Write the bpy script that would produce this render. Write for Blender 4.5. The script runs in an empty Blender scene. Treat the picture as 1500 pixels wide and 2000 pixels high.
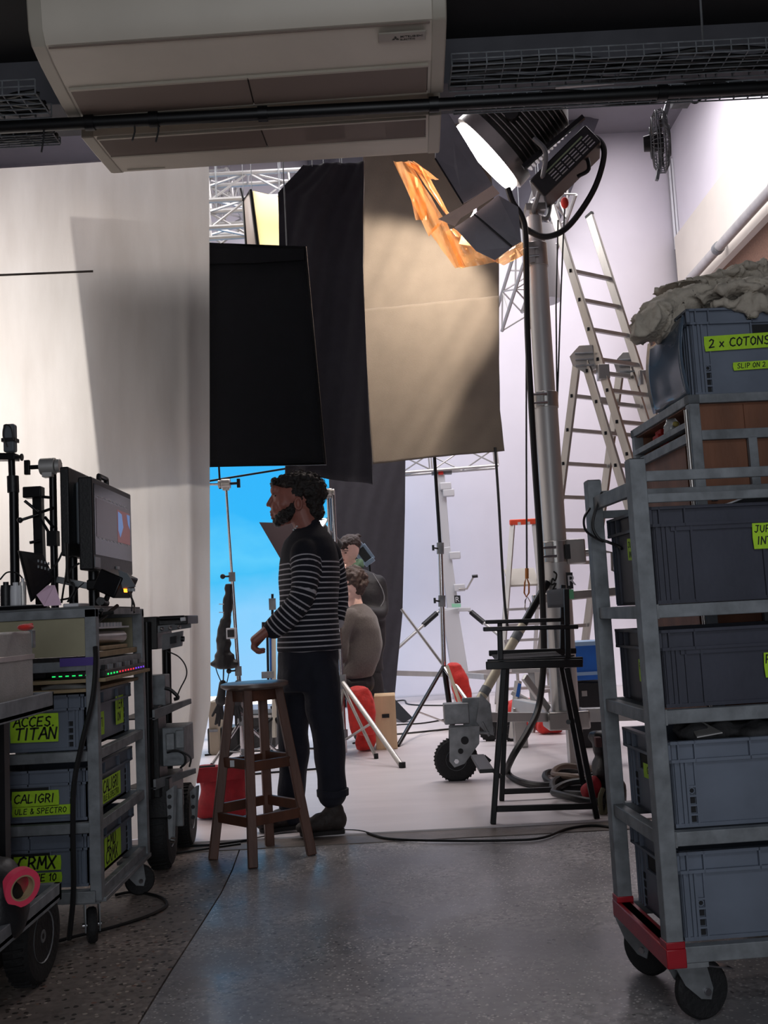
import bpy, bmesh, math, random
from mathutils import Vector, Matrix, noise
random.seed(7)
C = bpy.context.scene.collection
PI = math.pi
# ---------------------------------------------------------------- camera
FPX = 1950.0; CAMZ = 1.08
PITCH = math.radians(5.86); ROLL = math.radians(3.0)
Fw = Vector((0, math.cos(PITCH), math.sin(PITCH)))
up0 = Vector((0, -math.sin(PITCH), math.cos(PITCH)))
rt0 = Vector((1, 0, 0))
Rt = rt0*math.cos(ROLL) - up0*math.sin(ROLL)
Up = rt0*math.sin(ROLL) + up0*math.cos(ROLL)
CAM = Vector((0, 0, CAMZ))
cd = bpy.data.cameras.new('camera'); cam = bpy.data.objects.new('camera', cd); C.objects.link(cam)
cd.sensor_fit = 'HORIZONTAL'; cd.sensor_width = 36; cd.lens = 36*FPX/1500; cd.clip_start = .05; cd.clip_end = 100
M3 = Matrix((Rt, Up, -Fw)).transposed()
cam.matrix_world = Matrix.Translation(CAM) @ M3.to_4x4()
S = bpy.context.scene
S.camera = cam
S.view_settings.view_transform = 'Standard'; S.view_settings.look = 'None'
S.view_settings.exposure = 0.0; S.view_settings.gamma = 1; S.view_settings.use_curve_mapping = False
def raydir(px, py): return Fw + Rt*((px-750)/FPX) + Up*((1000-py)/FPX)
def at(px, py, Y):
    d = raydir(px, py); return CAM + d*(Y/d.y)
def gr(px, py, z=0.0):
    d = raydir(px, py); return CAM + d*((z-CAMZ)/d.z)
# ---------------------------------------------------------------- world + lights
w = bpy.data.worlds.new('world'); S.world = w; w.use_nodes = True
w.node_tree.nodes['Background'].inputs[0].default_value = (.5, .55, .65, 1)
w.node_tree.nodes['Background'].inputs[1].default_value = .02
def light(name, typ, loc, target, energy, color, size=1, size_y=None, spread=None, **k):
    d = bpy.data.lights.new(name, typ); o = bpy.data.objects.new(name, d); C.objects.link(o)
    o.location = loc; d.energy = energy; d.color = color
    o.rotation_euler = (Vector(target)-Vector(loc)).to_track_quat('-Z', 'Y').to_euler()
    if typ == 'AREA':
        d.shape = 'RECTANGLE'; d.size = size; d.size_y = size_y or size
        if spread: d.spread = spread
    if typ == 'SPOT': d.shadow_soft_size = size; d.spot_size = k['cone']; d.spot_blend = k['blend']
    return o
# studio overheads that light the white cyclorama
light('studio_overhead_light', 'AREA', (1.6, 10.4, 7.4), (1.6, 11.8, 0), 450, (1, .965, 1), 5, 4)
light('studio_overhead_light', 'AREA', (-3.4, 9.5, 6.6), (-3.2, 8.6, 0), 180, (1, .97, .96), 3, 3)
# lamp behind the hanging muslin (throws the flag's shadow on it)
light('curtain_back_light', 'AREA', at(395, 700, 10.5), (-2.25, 5.2, 2.2), 18, (1, .95, .90), .22, .22, spread=math.radians(31))
light('curtain_side_fill', 'AREA', (-3.6, 6.4, 1.7), (-2.0, 5.0, 1.6), 8, (1, .96, .93), 1.2, 1.6)  # added fill that brightens the muslin from behind
# weak fill added above and behind the camera for the dim store area
light('store_overhead_fill', 'AREA', (.3, -.8, 3.5), (.2, 2.4, .6), 22, (.86, .92, 1), 1.6, .8)
# added cool fill panel behind the camera, brightens faces turned towards it
light('store_rear_fill', 'AREA', (.2, -3.3, 1.5), (.1, 3, 1.7), 75, (.9, .94, 1), 2.6, 2.2)
# ---------------------------------------------------------------- materials
def lin(c):
    return tuple(((x/255)/12.92 if x/255 <= .04045 else ((x/255+.055)/1.055)**2.4) for x in c)
def mat(name, rgb, rough=.5, metal=0, var=0.0, scale=20, bump=0.0, bscale=60, spec=.5, emis=None, estr=0, trans=0, aniso=None, dirt=None, coat=0, sheen=0):
    m = bpy.data.materials.new(name); m.use_nodes = True
    nt = m.node_tree; b = nt.nodes['Principled BSDF']
    col = lin(rgb) + (1,)
    b.inputs['Base Color'].default_value = col
    b.inputs['Roughness'].default_value = rough; b.inputs['Metallic'].default_value = metal
    b.inputs['Specular IOR Level'].default_value = spec
    if coat: b.inputs['Coat Weight'].default_value = coat
    if sheen: b.inputs['Sheen Weight'].default_value = sheen
    if trans: b.inputs['Transmission Weight'].default_value = trans
    if emis: b.inputs['Emission Color'].default_value = lin(emis)+(1,); b.inputs['Emission Strength'].default_value = estr
    if var or bump:
        tc = nt.nodes.new('ShaderNodeTexCoord'); mp = nt.nodes.new('ShaderNodeMapping')
        nt.links.new(tc.outputs['Object'], mp.inputs[0])
        if aniso: mp.inputs['Scale'].default_value = aniso
    if var:
        n = nt.nodes.new('ShaderNodeTexNoise'); n.inputs['Scale'].default_value = scale; n.inputs['Detail'].default_value = 5
        nt.links.new(mp.outputs[0], n.inputs[0])
        r = nt.nodes.new('ShaderNodeValToRGB')
        r.color_ramp.elements[0].position = .3; r.color_ramp.elements[1].position = .7
        r.color_ramp.elements[0].color = tuple(max(0, x*(1-var)) for x in col[:3])+(1,)
        hi = lin(dirt)+(1,) if dirt else tuple(min(1, x*(1+var)) for x in col[:3])+(1,)
        r.color_ramp.elements[1].color = hi
        nt.links.new(n.outputs[0], r.inputs[0]); nt.links.new(r.outputs[0], b.inputs['Base Color'])
    if bump:
        n2 = nt.nodes.new('ShaderNodeTexNoise'); n2.inputs['Scale'].default_value = bscale; n2.inputs['Detail'].default_value = 4
        nt.links.new(mp.outputs[0], n2.inputs[0])
        bp = nt.nodes.new('ShaderNodeBump'); bp.inputs['Strength'].default_value = bump; bp.inputs['Distance'].default_value = .01
        nt.links.new(n2.outputs[0], bp.inputs['Height']); nt.links.new(bp.outputs[0], b.inputs['Normal'])
    return m
def nodes(m):
    nt = m.node_tree; return nt, nt.nodes, nt.links, nt.nodes['Principled BSDF']
M = {}
M['white'] = mat('cyc_white_paint', (222, 216, 224), .6, var=.04, scale=1.2)
M['cycfloor'] = mat('cyc_floor_vinyl', (214, 206, 208), .42, var=.06, scale=3, bump=.08, bscale=14, aniso=(.4, 2, 1))
M['cream'] = mat('cream_paint', (214, 206, 196), .6, var=.05, scale=1.5)
M['chip'] = mat('chipboard', (112, 82, 66), .8, var=.25, scale=40, bump=.2)
M['greywall'] = mat('grey_wall', (120, 116, 122), .8, var=.05, scale=2)
M['black'] = mat('black_ceiling', (16, 17, 20), .8, var=.3, scale=4)
M['lintel'] = mat('grey_lintel_paint', (84, 84, 90), .75, var=.12, scale=6)
M['dark'] = mat('dark_plastic', (17, 17, 20), .45, var=.2, scale=30, bump=.1, bscale=120)
M['blackmetal'] = mat('black_metal', (18, 18, 21), .35, .4, var=.3, scale=25)
M['tube'] = mat('black_tube', (15, 16, 18), .4, .3, var=.3, scale=12)
M['rubber'] = mat('rubber', (20, 20, 22), .75, var=.2, scale=30, bump=.4, bscale=90)
M['cable'] = mat('cable_black', (16, 15, 16), .5)
M['alu'] = mat('aluminium', (178, 174, 170), .32, .9, var=.1, scale=12, bump=.05, aniso=(1, 1, .08))
M['alu2'] = mat('satin_aluminium', (190, 188, 186), .45, .6, var=.08, scale=10, aniso=(1, 1, .1))
M['chrome'] = mat('chrome', (190, 188, 190), .15, 1, var=.06, scale=8)
M['galv'] = mat('galvanised_steel', (128, 131, 134), .5, .35, var=.28, scale=14, bump=.15, bscale=40)
M['galvd'] = mat('dark_galvanised_steel', (120, 124, 128), .55, .15, var=.3, scale=18, bump=.15, bscale=40)
M['acwhite'] = mat('ac_casing_plastic', (204, 195, 181), .5, var=.05, scale=3)
M['acgrille'] = mat('ac_grille', (118, 102, 92), .6)
M['acgrey'] = mat('ac_trim', (176, 168, 154), .5)
M['crateg'] = mat('grey_crate_plastic', (104, 112, 126), .42, var=.1, scale=9, bump=.04, bscale=60)
M['crated'] = mat('dark_crate_plastic', (58, 60, 72), .42, var=.12, scale=9, bump=.04, bscale=60)
M['cratek'] = mat('crate_recess', (16, 17, 22), .7)
M['tape'] = mat('neon_tape', (176, 222, 40), .55, var=.08, scale=50)
M['ink'] = mat('marker_ink', (14, 16, 10), .6)
M['red'] = mat('red_paint', (158, 20, 34), .4, var=.15, scale=20)
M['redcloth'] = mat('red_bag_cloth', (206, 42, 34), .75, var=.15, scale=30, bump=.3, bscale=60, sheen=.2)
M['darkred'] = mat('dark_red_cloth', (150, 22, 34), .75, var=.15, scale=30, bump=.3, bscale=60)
M['duv'] = mat('black_duvetyn', (46, 43, 50), .92, var=.12, scale=14, bump=.25, bscale=260, sheen=.25)
M['duvdeep'] = mat('solid_black_flag_cloth', (10, 10, 16), .95, var=.2, scale=14, bump=.2, bscale=260)
M['duvtan'] = mat('lamplit_duvetyn', (104, 94, 84), .92, var=.07, scale=6, bump=.3, bscale=240, sheen=.2)  # black cloth; brown base colour carries part of the lamp's warm light
M['wood'] = mat('stool_wood', (84, 50, 36), .5, var=.35, scale=14, bump=.1, aniso=(1, 1, .12))
M['woodtop'] = mat('stool_top_worn', (110, 92, 84), .35, var=.2, scale=14, bump=.1, aniso=(.2, 1, 1))
M['ply'] = mat('plywood_panel', (116, 74, 52), .65, var=.3, scale=7, bump=.12, aniso=(1, 1, .3))
M['plyedge'] = mat('plywood_edge', (150, 130, 100), .7, var=.2, scale=20)
M['creampanel'] = mat('cream_laminate', (150, 144, 118), .5, var=.12, scale=8)
M['skin'] = mat('skin', (150, 94, 82), .5, var=.06, scale=30)
M['skinl'] = mat('fair_skin', (244, 200, 186), .5, var=.05, scale=30)
M['hair'] = mat('dark_hair', (26, 20, 18), .55, var=.3, scale=60, bump=.6, bscale=160)
M['hairb'] = mat('brown_hair', (62, 44, 38), .55, var=.3, scale=60, bump=.6, bscale=160)
M['navy'] = mat('navy_trousers', (18, 20, 34), .85, var=.15, scale=20, bump=.3, bscale=60)
M['grey_sw'] = mat('grey_sweatshirt', (92, 84, 82), .9, var=.12, scale=80, bump=.3, bscale=90, sheen=.2)
M['blk_jk'] = mat('black_jacket', (30, 28, 34), .7, var=.15, scale=20, bump=.3, bscale=40)
M['green'] = mat('green_hood', (108, 140, 108), .85, var=.15, scale=40)
M['shoe'] = mat('dark_shoe', (46, 38, 36), .7, var=.2, scale=40, bump=.3, bscale=80)
M['beige'] = mat('beige_cotton', (178, 168, 154), .85, var=.12, scale=12, bump=.4, bscale=70)
M['blue'] = mat('blue_plastic', (36, 104, 196), .45, var=.08, scale=10)
M['orange'] = mat('orange_red_plastic', (226, 78, 44), .45)
M['pink'] = mat('pink_tape', (228, 66, 96), .45, var=.05, scale=30)
M['pinkpaper'] = mat('pink_paper', (232, 196, 218), .7, var=.04, scale=20)
M['purple'] = mat('purple_tape', (74, 54, 134), .6)
M['glow'] = mat('lamp_glow', (255, 250, 250), .5, emis=(255, 246, 250), estr=14)
M['warmglow'] = mat('warm_silk', (255, 232, 180), .6, emis=(255, 226, 160), estr=.95)
M['stripglow'] = mat('lit_strip', (255, 255, 255), .5, emis=(235, 242, 255), estr=2.6)
M['ledg'] = mat('led_green', (20, 200, 90), .5, emis=(40, 255, 120), estr=.9)
M['ledr'] = mat('led_red', (255, 40, 60), .5, emis=(255, 50, 70), estr=.9)
M['ledp'] = mat('led_violet', (120, 60, 255), .5, emis=(130, 70, 255), estr=.9)
M['ledo'] = mat('led_orange', (255, 120, 20), .5, emis=(255, 130, 30), estr=5)
M['glassdark'] = mat('dark_screen_glass', (30, 28, 32), .2, var=.1, scale=2)
M['screenback'] = mat('monitor_back_grey', (92, 98, 104), .5)
M['whiteplastic'] = mat('white_plastic', (206, 206, 210), .4)
M['rock'] = mat('rock_case_vinyl', (170, 166, 162), .5, .1, var=.1, scale=20, bump=.2, bscale=200)
M['clear'] = mat('clear_plastic_bag', (220, 222, 222), .2, trans=.6)
M['dgrey'] = mat('dark_grey_fabric', (52, 52, 54), .85, var=.2, scale=30, bump=.4, bscale=60)

def floor_mat(name, base, chips, paint, rough):
    m = mat(name, base, rough); nt, N, L, b = nodes(m)
    tc = N.new('ShaderNodeTexCoord')
    def noise_(s, d=5, mp=None):
        n = N.new('ShaderNodeTexNoise'); n.inputs['Scale'].default_value = s; n.inputs['Detail'].default_value = d
        L.new(tc.outputs['Object'], n.inputs[0]); return n.outputs[0]
    def ramp(src, stops):
        r = N.new('ShaderNodeValToRGB'); e = r.color_ramp.elements
        e[0].position, e[0].color = stops[0][0], stops[0][1]; e[1].position, e[1].color = stops[-1][0], stops[-1][1]
        for p, c in stops[1:-1]:
            x = e.new(p); x.color = c
        L.new(src, r.inputs[0]); return r.outputs[0]
    def mix(f, a, c):
        x = N.new('ShaderNodeMix'); x.data_type = 'RGBA'
        if isinstance(f, float): x.inputs[0].default_value = f
        else: L.new(f, x.inputs[0])
        for i, v in ((6, a), (7, c)):
            if isinstance(v, tuple): x.inputs[i].default_value = v
            else: L.new(v, x.inputs[i])
        return x.outputs[2]
    L4 = lambda c: lin(c)+(1,)
    dk = tuple(int(x*.72) for x in base); lt = tuple(min(255, int(x*1.2)) for x in base)
    col = ramp(noise_(3.2), [(.3, L4(dk)), (.7, L4(lt))])
    col = mix(ramp(noise_(38, 3), [(.45, (0, 0, 0, 1)), (.6, (1, 1, 1, 1))]), col, L4(tuple(int(x*.86) for x in base)))
    for sc, thr, chip, seed in chips:
        v = N.new('ShaderNodeTexVoronoi'); v.inputs['Scale'].default_value = sc
        mp = N.new('ShaderNodeMapping'); mp.inputs['Location'].default_value = (seed, seed*2.1, 0); mp.inputs['Rotation'].default_value = (0, 0, seed)
        wn = N.new('ShaderNodeTexNoise'); wn.inputs['Scale'].default_value = sc*1.1
        L.new(tc.outputs['Object'], wn.inputs[0])
        ad = N.new('ShaderNodeVectorMath'); ad.operation = 'MULTIPLY_ADD'; ad.inputs[1].default_value = (.5/sc,)*3
        L.new(wn.outputs['Color'], ad.inputs[0]); L.new(tc.outputs['Object'], ad.inputs[2])
        L.new(ad.outputs[0], mp.inputs[0]); L.new(mp.outputs[0], v.inputs['Vector'])
        v.inputs['Randomness'].default_value = 1
        # chip present only for some cells
        pr = ramp(v.outputs['Color'], [(thr[1], (1, 1, 1, 1)), (thr[1]+.02, (0, 0, 0, 1))])
        ds = ramp(v.outputs['Distance'], [(thr[0], (1, 1, 1, 1)), (thr[0]+.05, (0, 0, 0, 1))])
        mu = N.new('ShaderNodeMath'); mu.operation = 'MULTIPLY'; L.new(pr, mu.inputs[0]); L.new(ds, mu.inputs[1])
        col = mix(mu.outputs[0], col, L4(chip))
    if paint:
        col = mix(ramp(noise_(1.7, 8), [(.4, (0, 0, 0, 1)), (.62, (.75, .75, .75, 1))]), col, L4(paint))
    L.new(col, b.inputs['Base Color'])
    rr = ramp(noise_(2.3, 6), [(.3, (rough-.12,)*3+(1,)), (.7, (rough+.16,)*3+(1,))]); L.new(rr, b.inputs['Roughness'])
    bp = N.new('ShaderNodeBump'); bp.inputs['Strength'].default_value = .25; bp.inputs['Distance'].default_value = .004
    L.new(noise_(22, 6), bp.inputs['Height']); L.new(bp.outputs[0], b.inputs['Normal'])
    return m
M['terrazzo'] = floor_mat('terrazzo_brown', (128, 118, 112), [(38, (.30, .45), (52, 46, 44), 1.3), (46, (.28, .32), (168, 156, 146), 4.1), (30, (.22, .25), (126, 96, 84), 7.7)], None, .42)
M['floorg'] = floor_mat('terrazzo_grey', (152, 148, 148), [(60, (.26, .30), (206, 200, 196), 2.2), (44, (.24, .28), (84, 82, 84), 5.2), (95, (.30, .30), (214, 210, 206), 8.2)], (132, 130, 134), .33)

def muslin():
    m = bpy.data.materials.new('muslin_translucent'); m.use_nodes = True; nt = m.node_tree; N = nt.nodes; L = nt.links; N.clear()
    out = N.new('ShaderNodeOutputMaterial'); mx = N.new('ShaderNodeMixShader'); d = N.new('ShaderNodeBsdfDiffuse'); t = N.new('ShaderNodeBsdfTranslucent')
    tc = N.new('ShaderNodeTexCoord'); n = N.new('ShaderNodeTexNoise'); n.inputs['Scale'].default_value = 3; n.inputs['Detail'].default_value = 8
    mp = N.new('ShaderNodeMapping'); mp.inputs['Scale'].default_value = (3, 1, .6); L.new(tc.outputs['Object'], mp.inputs[0]); L.new(mp.outputs[0], n.inputs[0])
    r = N.new('ShaderNodeValToRGB'); r.color_ramp.elements[0].position = .3; r.color_ramp.elements[1].position = .7
    r.color_ramp.elements[0].color = lin((212, 205, 198))+(1,); r.color_ramp.elements[1].color = lin((226, 220, 214))+(1,)
    L.new(n.outputs[0], r.inputs[0]); L.new(r.outputs[0], d.inputs[0]); L.new(r.outputs[0], t.inputs[0])
    n2 = N.new('ShaderNodeTexNoise'); n2.inputs['Scale'].default_value = 220; L.new(tc.outputs['Object'], n2.inputs[0])
    bp = N.new('ShaderNodeBump'); bp.inputs['Strength'].default_value = .3; bp.inputs['Distance'].default_value = .003; L.new(n2.outputs[0], bp.inputs['Height'])
    L.new(bp.outputs[0], d.inputs['Normal'])
    mx.inputs[0].default_value = .55; L.new(d.outputs[0], mx.inputs[1]); L.new(t.outputs[0], mx.inputs[2]); L.new(mx.outputs[0], out.inputs[0])
    return m
M['muslin'] = muslin()
def gel():
    m = bpy.data.materials.new('orange_gel_film'); m.use_nodes = True; nt = m.node_tree; N = nt.nodes; L = nt.links; N.clear()
    out = N.new('ShaderNodeOutputMaterial')
    tr = N.new('ShaderNodeBsdfTransparent'); tr.inputs[0].default_value = (1, .62, .30, 1)
    tl = N.new('ShaderNodeBsdfTranslucent'); tl.inputs[0].default_value = (.9, .45, .18, 1)
    df = N.new('ShaderNodeBsdfDiffuse'); df.inputs[0].default_value = (.9, .48, .24, 1)
    gl = N.new('ShaderNodeBsdfGlossy'); gl.inputs[0].default_value = (1, .8, .6, 1); gl.inputs[1].default_value = .15
    a = N.new('ShaderNodeMixShader'); a.inputs[0].default_value = .5; L.new(tl.outputs[0], a.inputs[1]); L.new(df.outputs[0], a.inputs[2])
    b = N.new('ShaderNodeMixShader'); b.inputs[0].default_value = .35; L.new(a.outputs[0], b.inputs[1]); L.new(gl.outputs[0], b.inputs[2])
    c = N.new('ShaderNodeMixShader'); c.inputs[0].default_value = .45; L.new(tr.outputs[0], c.inputs[1]); L.new(b.outputs[0], c.inputs[2])
    L.new(c.outputs[0], out.inputs[0]); return m
M['gel'] = gel()
def skyscreen():
    m = mat('sky_screen', (10, 10, 10), .6); nt, N, L, b = nodes(m)
    tc = N.new('ShaderNodeTexCoord'); sp = N.new('ShaderNodeSeparateXYZ'); L.new(tc.outputs['Generated'], sp.inputs[0])
    n = N.new('ShaderNodeTexNoise'); n.inputs['Scale'].default_value = 2.2; n.inputs['Detail'].default_value = 4
    mp = N.new('ShaderNodeMapping'); mp.inputs['Scale'].default_value = (1, 1, 3); L.new(tc.outputs['Generated'], mp.inputs[0]); L.new(mp.outputs[0], n.inputs[0])
    ad = N.new('ShaderNodeMath'); ad.operation = 'MULTIPLY_ADD'; ad.inputs[1].default_value = .28; L.new(n.outputs[0], ad.inputs[0]); L.new(sp.outputs[2], ad.inputs[2])
    r = N.new('ShaderNodeValToRGB'); e = r.color_ramp.elements
    e[0].position = .12; e[0].color = lin((150, 205, 250))+(1,); e[1].position = .85; e[1].color = lin((22, 176, 250))+(1,)
    x = e.new(.35); x.color = lin((132, 206, 252))+(1,); x = e.new(.5); x.color = lin((60, 190, 246))+(1,)
    x = e.new(.56); x.color = lin((84, 200, 250))+(1,); x = e.new(.64); x.color = lin((30, 180, 248))+(1,)
    L.new(ad.outputs[0], r.inputs[0]); L.new(r.outputs[0], b.inputs['Emission Color']); b.inputs['Emission Strength'].default_value = 1.0
    return m
M['sky'] = skyscreen()
def stripes():
    m = mat('navy_striped_knit', (20, 21, 34), .9, bump=.3, bscale=220); nt, N, L, b = nodes(m)
    a = N.new('ShaderNodeAttribute'); a.attribute_name = 'stripe'
    r = N.new('ShaderNodeValToRGB'); r.color_ramp.interpolation = 'LINEAR'; e = r.color_ramp.elements
    e[0].position = .70; e[0].color = lin((17, 18, 30))+(1,); e[1].position = .76; e[1].color = lin((176, 172, 178))+(1,)
    f = N.new('ShaderNodeMath'); f.operation = 'FRACT'; L.new(a.outputs['Fac'], f.inputs[0])
    g = N.new('ShaderNodeMath'); g.operation = 'GREATER_THAN'; g.inputs[1].default_value = 0; L.new(a.outputs['Fac'], g.inputs[0])
    mu = N.new('ShaderNodeMath'); mu.operation = 'MULTIPLY'; L.new(f.outputs[0], mu.inputs[0]); L.new(g.outputs[0], mu.inputs[1])
    L.new(mu.outputs[0], r.inputs[0]); L.new(r.outputs[0], b.inputs['Base Color']); return m
M['stripe'] = stripes()
# ---------------------------------------------------------------- mesh helpers
def V(*a): return Vector(a[0] if len(a) == 1 else a)
def frame(d, up=(0, 0, 1)):
    d = V(d).normalized(); u = V(up)
    if abs(d.dot(u.normalized())) > .98: u = V(0, 1, 0) if abs(d.y) < .9 else V(1, 0, 0)
    s = d.cross(u).normalized(); u = s.cross(d).normalized(); return d, s, u
def smooth_pts(pts, k=6):
    P = [V(p) for p in pts]; out = []
    for i in range(len(P)-1):
        a = P[i-1] if i else P[0]*2-P[1]; b = P[i]; c = P[i+1]; d = P[i+2] if i+2 < len(P) else P[-1]*2-P[-2]
        for j in range(k):
            t = j/k
            out.append(.5*((2*b)+(c-a)*t+(2*a-5*b+4*c-d)*t*t+(3*b-a-3*c+d)*t**3))
    out.append(P[-1]); return out
class MB:
    def __init__(s): s.v = []; s.f = []
    def add(s, vs, fs):
        k = len(s.v); s.v += [V(x) for x in vs]; s.f += [tuple(i+k for i in f) for f in fs]; return s
    def box(s, c, size, R=None):
        c = V(c); hx, hy, hz = size[0]/2, size[1]/2, size[2]/2
        vs = [V(x, y, z) for z in (-hz, hz) for y in (-hy, hy) for x in (-hx, hx)]
        if R is not None: vs = [R @ q for q in vs]
        return s.add([c+q for q in vs], [(0, 2, 3, 1), (4, 5, 7, 6), (0, 1, 5, 4), (2, 6, 7, 3), (0, 4, 6, 2), (1, 3, 7, 5)])
    def b2(s, x0, x1, y0, y1, z0, z1): return s.box(((x0+x1)/2, (y0+y1)/2, (z0+z1)/2), (abs(x1-x0), abs(y1-y0), abs(z1-z0)))
    def bar(s, p0, p1, w, h, up=(0, 0, 1)):
        p0, p1 = V(p0), V(p1); d, sd, u = frame(p1-p0, up); a = sd*w/2; b = u*h/2
        return s.add([p0-a-b, p0+a-b, p0+a+b, p0-a+b, p1-a-b, p1+a-b, p1+a+b, p1-a+b], [(0, 1, 2, 3), (7, 6, 5, 4), (0, 4, 5, 1), (1, 5, 6, 2), (2, 6, 7, 3), (3, 7, 4, 0)])
    def cyl(s, p0, p1, r0, r1=None, n=12):
        return s.path([p0, p1], [r0, r0 if r1 is None else r1], n)
    def path(s, pts, r, n=8, closed=False):
        P = [V(p) for p in pts]; m = len(P)
        if not isinstance(r, (list, tuple)): r = [r]*m
        vs = []; u = None
        for i in range(m):
            if closed: d = (P[(i+1) % m]-P[i-1])
            else: d = P[min(i+1, m-1)]-P[max(i-1, 0)]
            d = d.normalized() if d.length > 1e-9 else V(0, 0, 1)
            if u is None: _, sd, u = frame(d)
            else:
                u = (u-d*u.dot(d)); u = u.normalized() if u.length > 1e-6 else frame(d)[2]
                sd = d.cross(u)
            for j in range(n):
                a = 2*PI*j/n; vs.append(P[i]+(sd*math.cos(a)+u*math.sin(a))*r[i])
        fs = []
        for i in range(m if closed else m-1):
            for j in range(n):
                k = (j+1) % n; i2 = (i+1) % m; fs.append((i*n+j, i*n+k, i2*n+k, i2*n+j))
        if not closed: fs += [tuple(range(n))[::-1], tuple((m-1)*n+j for j in range(n))]
        return s.add(vs, fs)
    def lathe(s, prof, c, axis=(0, 0, 1), n=24):
        c = V(c); d, sd, u = frame(axis, (0, 0, 1)); vs = []; fs = []
        for r, z in prof:
            for j in range(n):
                a = 2*PI*j/n; vs.append(c+d*z+(sd*math.cos(a)+u*math.sin(a))*r)
        m = len(prof)
        for i in range(m-1):
            for j in range(n):
                k = (j+1) % n; fs.append((i*n+j, i*n+k, (i+1)*n+k, (i+1)*n+j))
        fs += [tuple(range(n))[::-1], tuple((m-1)*n+j for j in range(n))]
        return s.add(vs, fs)
    def sph(s, c, r, n=12, R=None):
        if not isinstance(r, (tuple, list)): r = (r, r, r)
        c = V(c); vs = []; fs = []; m = max(6, n*2//3)
        vs.append(V(0, 0, -r[2]))
        for i in range(1, m):
            t = -PI/2+PI*i/m
            for j in range(n): vs.append(V(r[0]*math.cos(t)*math.cos(2*PI*j/n), r[1]*math.cos(t)*math.sin(2*PI*j/n), r[2]*math.sin(t)))
        vs.append(V(0, 0, r[2]))
        for j in range(n): fs.append((0, 1+(j+1) % n, 1+j))
        for i in range(m-2):
            for j in range(n): k = (j+1) % n; fs.append((1+i*n+j, 1+i*n+k, 1+(i+1)*n+k, 1+(i+1)*n+j))
        t = len(vs)-1; q = 1+(m-2)*n
        for j in range(n): fs.append((q+j, q+(j+1) % n, t))
        if R is not None: vs = [R @ x for x in vs]
        return s.add([c+x for x in vs], fs)
    def prism(s, poly, ext):
        P = [V(p) for p in poly]; e = V(ext); n = len(P)
        nn = (P[1]-P[0]).cross(P[2]-P[1])
        if nn.dot(e) > 0: P = P[::-1]
        return s.add(P+[p+e for p in P], [tuple(range(n)), tuple(range(2*n-1, n-1, -1))]+[(i, i+n, (i+1) % n+n, (i+1) % n) for i in range(n)])
    def limb(s, pts, rs, n=12):
        for i in range(len(pts)-1): s.path([pts[i], pts[i+1]], [rs[i], rs[i+1]], n)
        for p, r in zip(pts, rs): s.sph(p, r, n)
        return s
    def mesh(s, name='m'):
        me = bpy.data.meshes.new(name); me.from_pydata([tuple(x) for x in s.v], [], s.f); me.update(); return me
    def build(s, name, m, parent=None, bevel=0, smooth=True, world=True, solid=0, label=None, kind=None):
        vs = s.v
        if parent is not None and world:
            I = wm(parent).inverted(); s.v = [I @ x for x in vs]
        me = s.mesh(name); me.materials.append(m)
        if smooth:
            me.polygons.foreach_set('use_smooth', [True]*len(me.polygons)); me.set_sharp_from_angle(angle=math.radians(38))
        o = bpy.data.objects.new(name, me); C.objects.link(o)
        if parent is not None: o.parent = parent
        if bevel:
            b = o.modifiers.new('bevel', 'BEVEL'); b.width = bevel; b.segments = 2; b.limit_method = 'ANGLE'; b.angle_limit = math.radians(40)
        if solid:
            b = o.modifiers.new('solid', 'SOLIDIFY'); b.thickness = solid; b.offset = 0
        if label: o['label'] = label
        if kind: o['kind'] = kind
        return o
def wm(o):
    m = o.matrix_basis.copy()
    return wm(o.parent) @ m if o.parent else m
def thing(name, label, cat, loc=(0, 0, 0), rotz=0, group=None):
    o = bpy.data.objects.new(name, None); C.objects.link(o); o.empty_display_size = .1
    o.location = V(loc); o.rotation_euler = (0, 0, rotz); o['label'] = label; o['category'] = cat
    if group: o['group'] = group
    return o
def tag(o, label, cat, group=None, kind=None):
    o['label'] = label; o['category'] = cat
    if group: o['group'] = group
    if kind: o['kind'] = kind
    return o
def rebase(o, p):
    """put the origin of a single-mesh thing at its base point p"""
    p = V(p)
    for q in o.data.vertices: q.co = q.co - p
    o.location = p; return o
def hang(o, pts, top=8.1, r=.004):
    for p in pts:
        mb = MB(); mb.cyl(p, V(p.x, p.y, top), r, n=5); mb.build('suspension_wire', M['galv'], o)
def struct(o): o['kind'] = 'structure'; return o
def copy_tree(o, parent=None):
    c = o.copy(); C.objects.link(c); c.parent = parent
    for ch in list(o.children): copy_tree(ch, c)
    return c
def remesh(mb, voxel, name='m', smooth=6, noise_amp=0, noise_scale=20):
    me = mb.mesh(name); o = bpy.data.objects.new('tmp', me); C.objects.link(o)
    r = o.modifiers.new('r', 'REMESH'); r.mode = 'VOXEL'; r.voxel_size = voxel; r.use_smooth_shade = True
    if smooth:
        sm = o.modifiers.new('s', 'SMOOTH'); sm.iterations = smooth; sm.factor = .5
    dg = bpy.context.evaluated_depsgraph_get(); e = o.evaluated_get(dg)
    out = bpy.data.meshes.new_from_object(e); bpy.data.objects.remove(o); bpy.data.meshes.remove(me)
    if noise_amp:
        for q in out.vertices: q.co += q.normal*noise.noise(q.co*noise_scale)*noise_amp
    return out
def mobj(me, name, m, parent=None, label=None):
    me.name = name; me.materials.clear(); me.materials.append(m)
    if parent is not None:
        me.transform(wm(parent).inverted())
    me.polygons.foreach_set('use_smooth', [True]*len(me.polygons))
    o = bpy.data.objects.new(name, me); C.objects.link(o)
    if parent is not None: o.parent = parent
    if label: o['label'] = label
    return o
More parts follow.
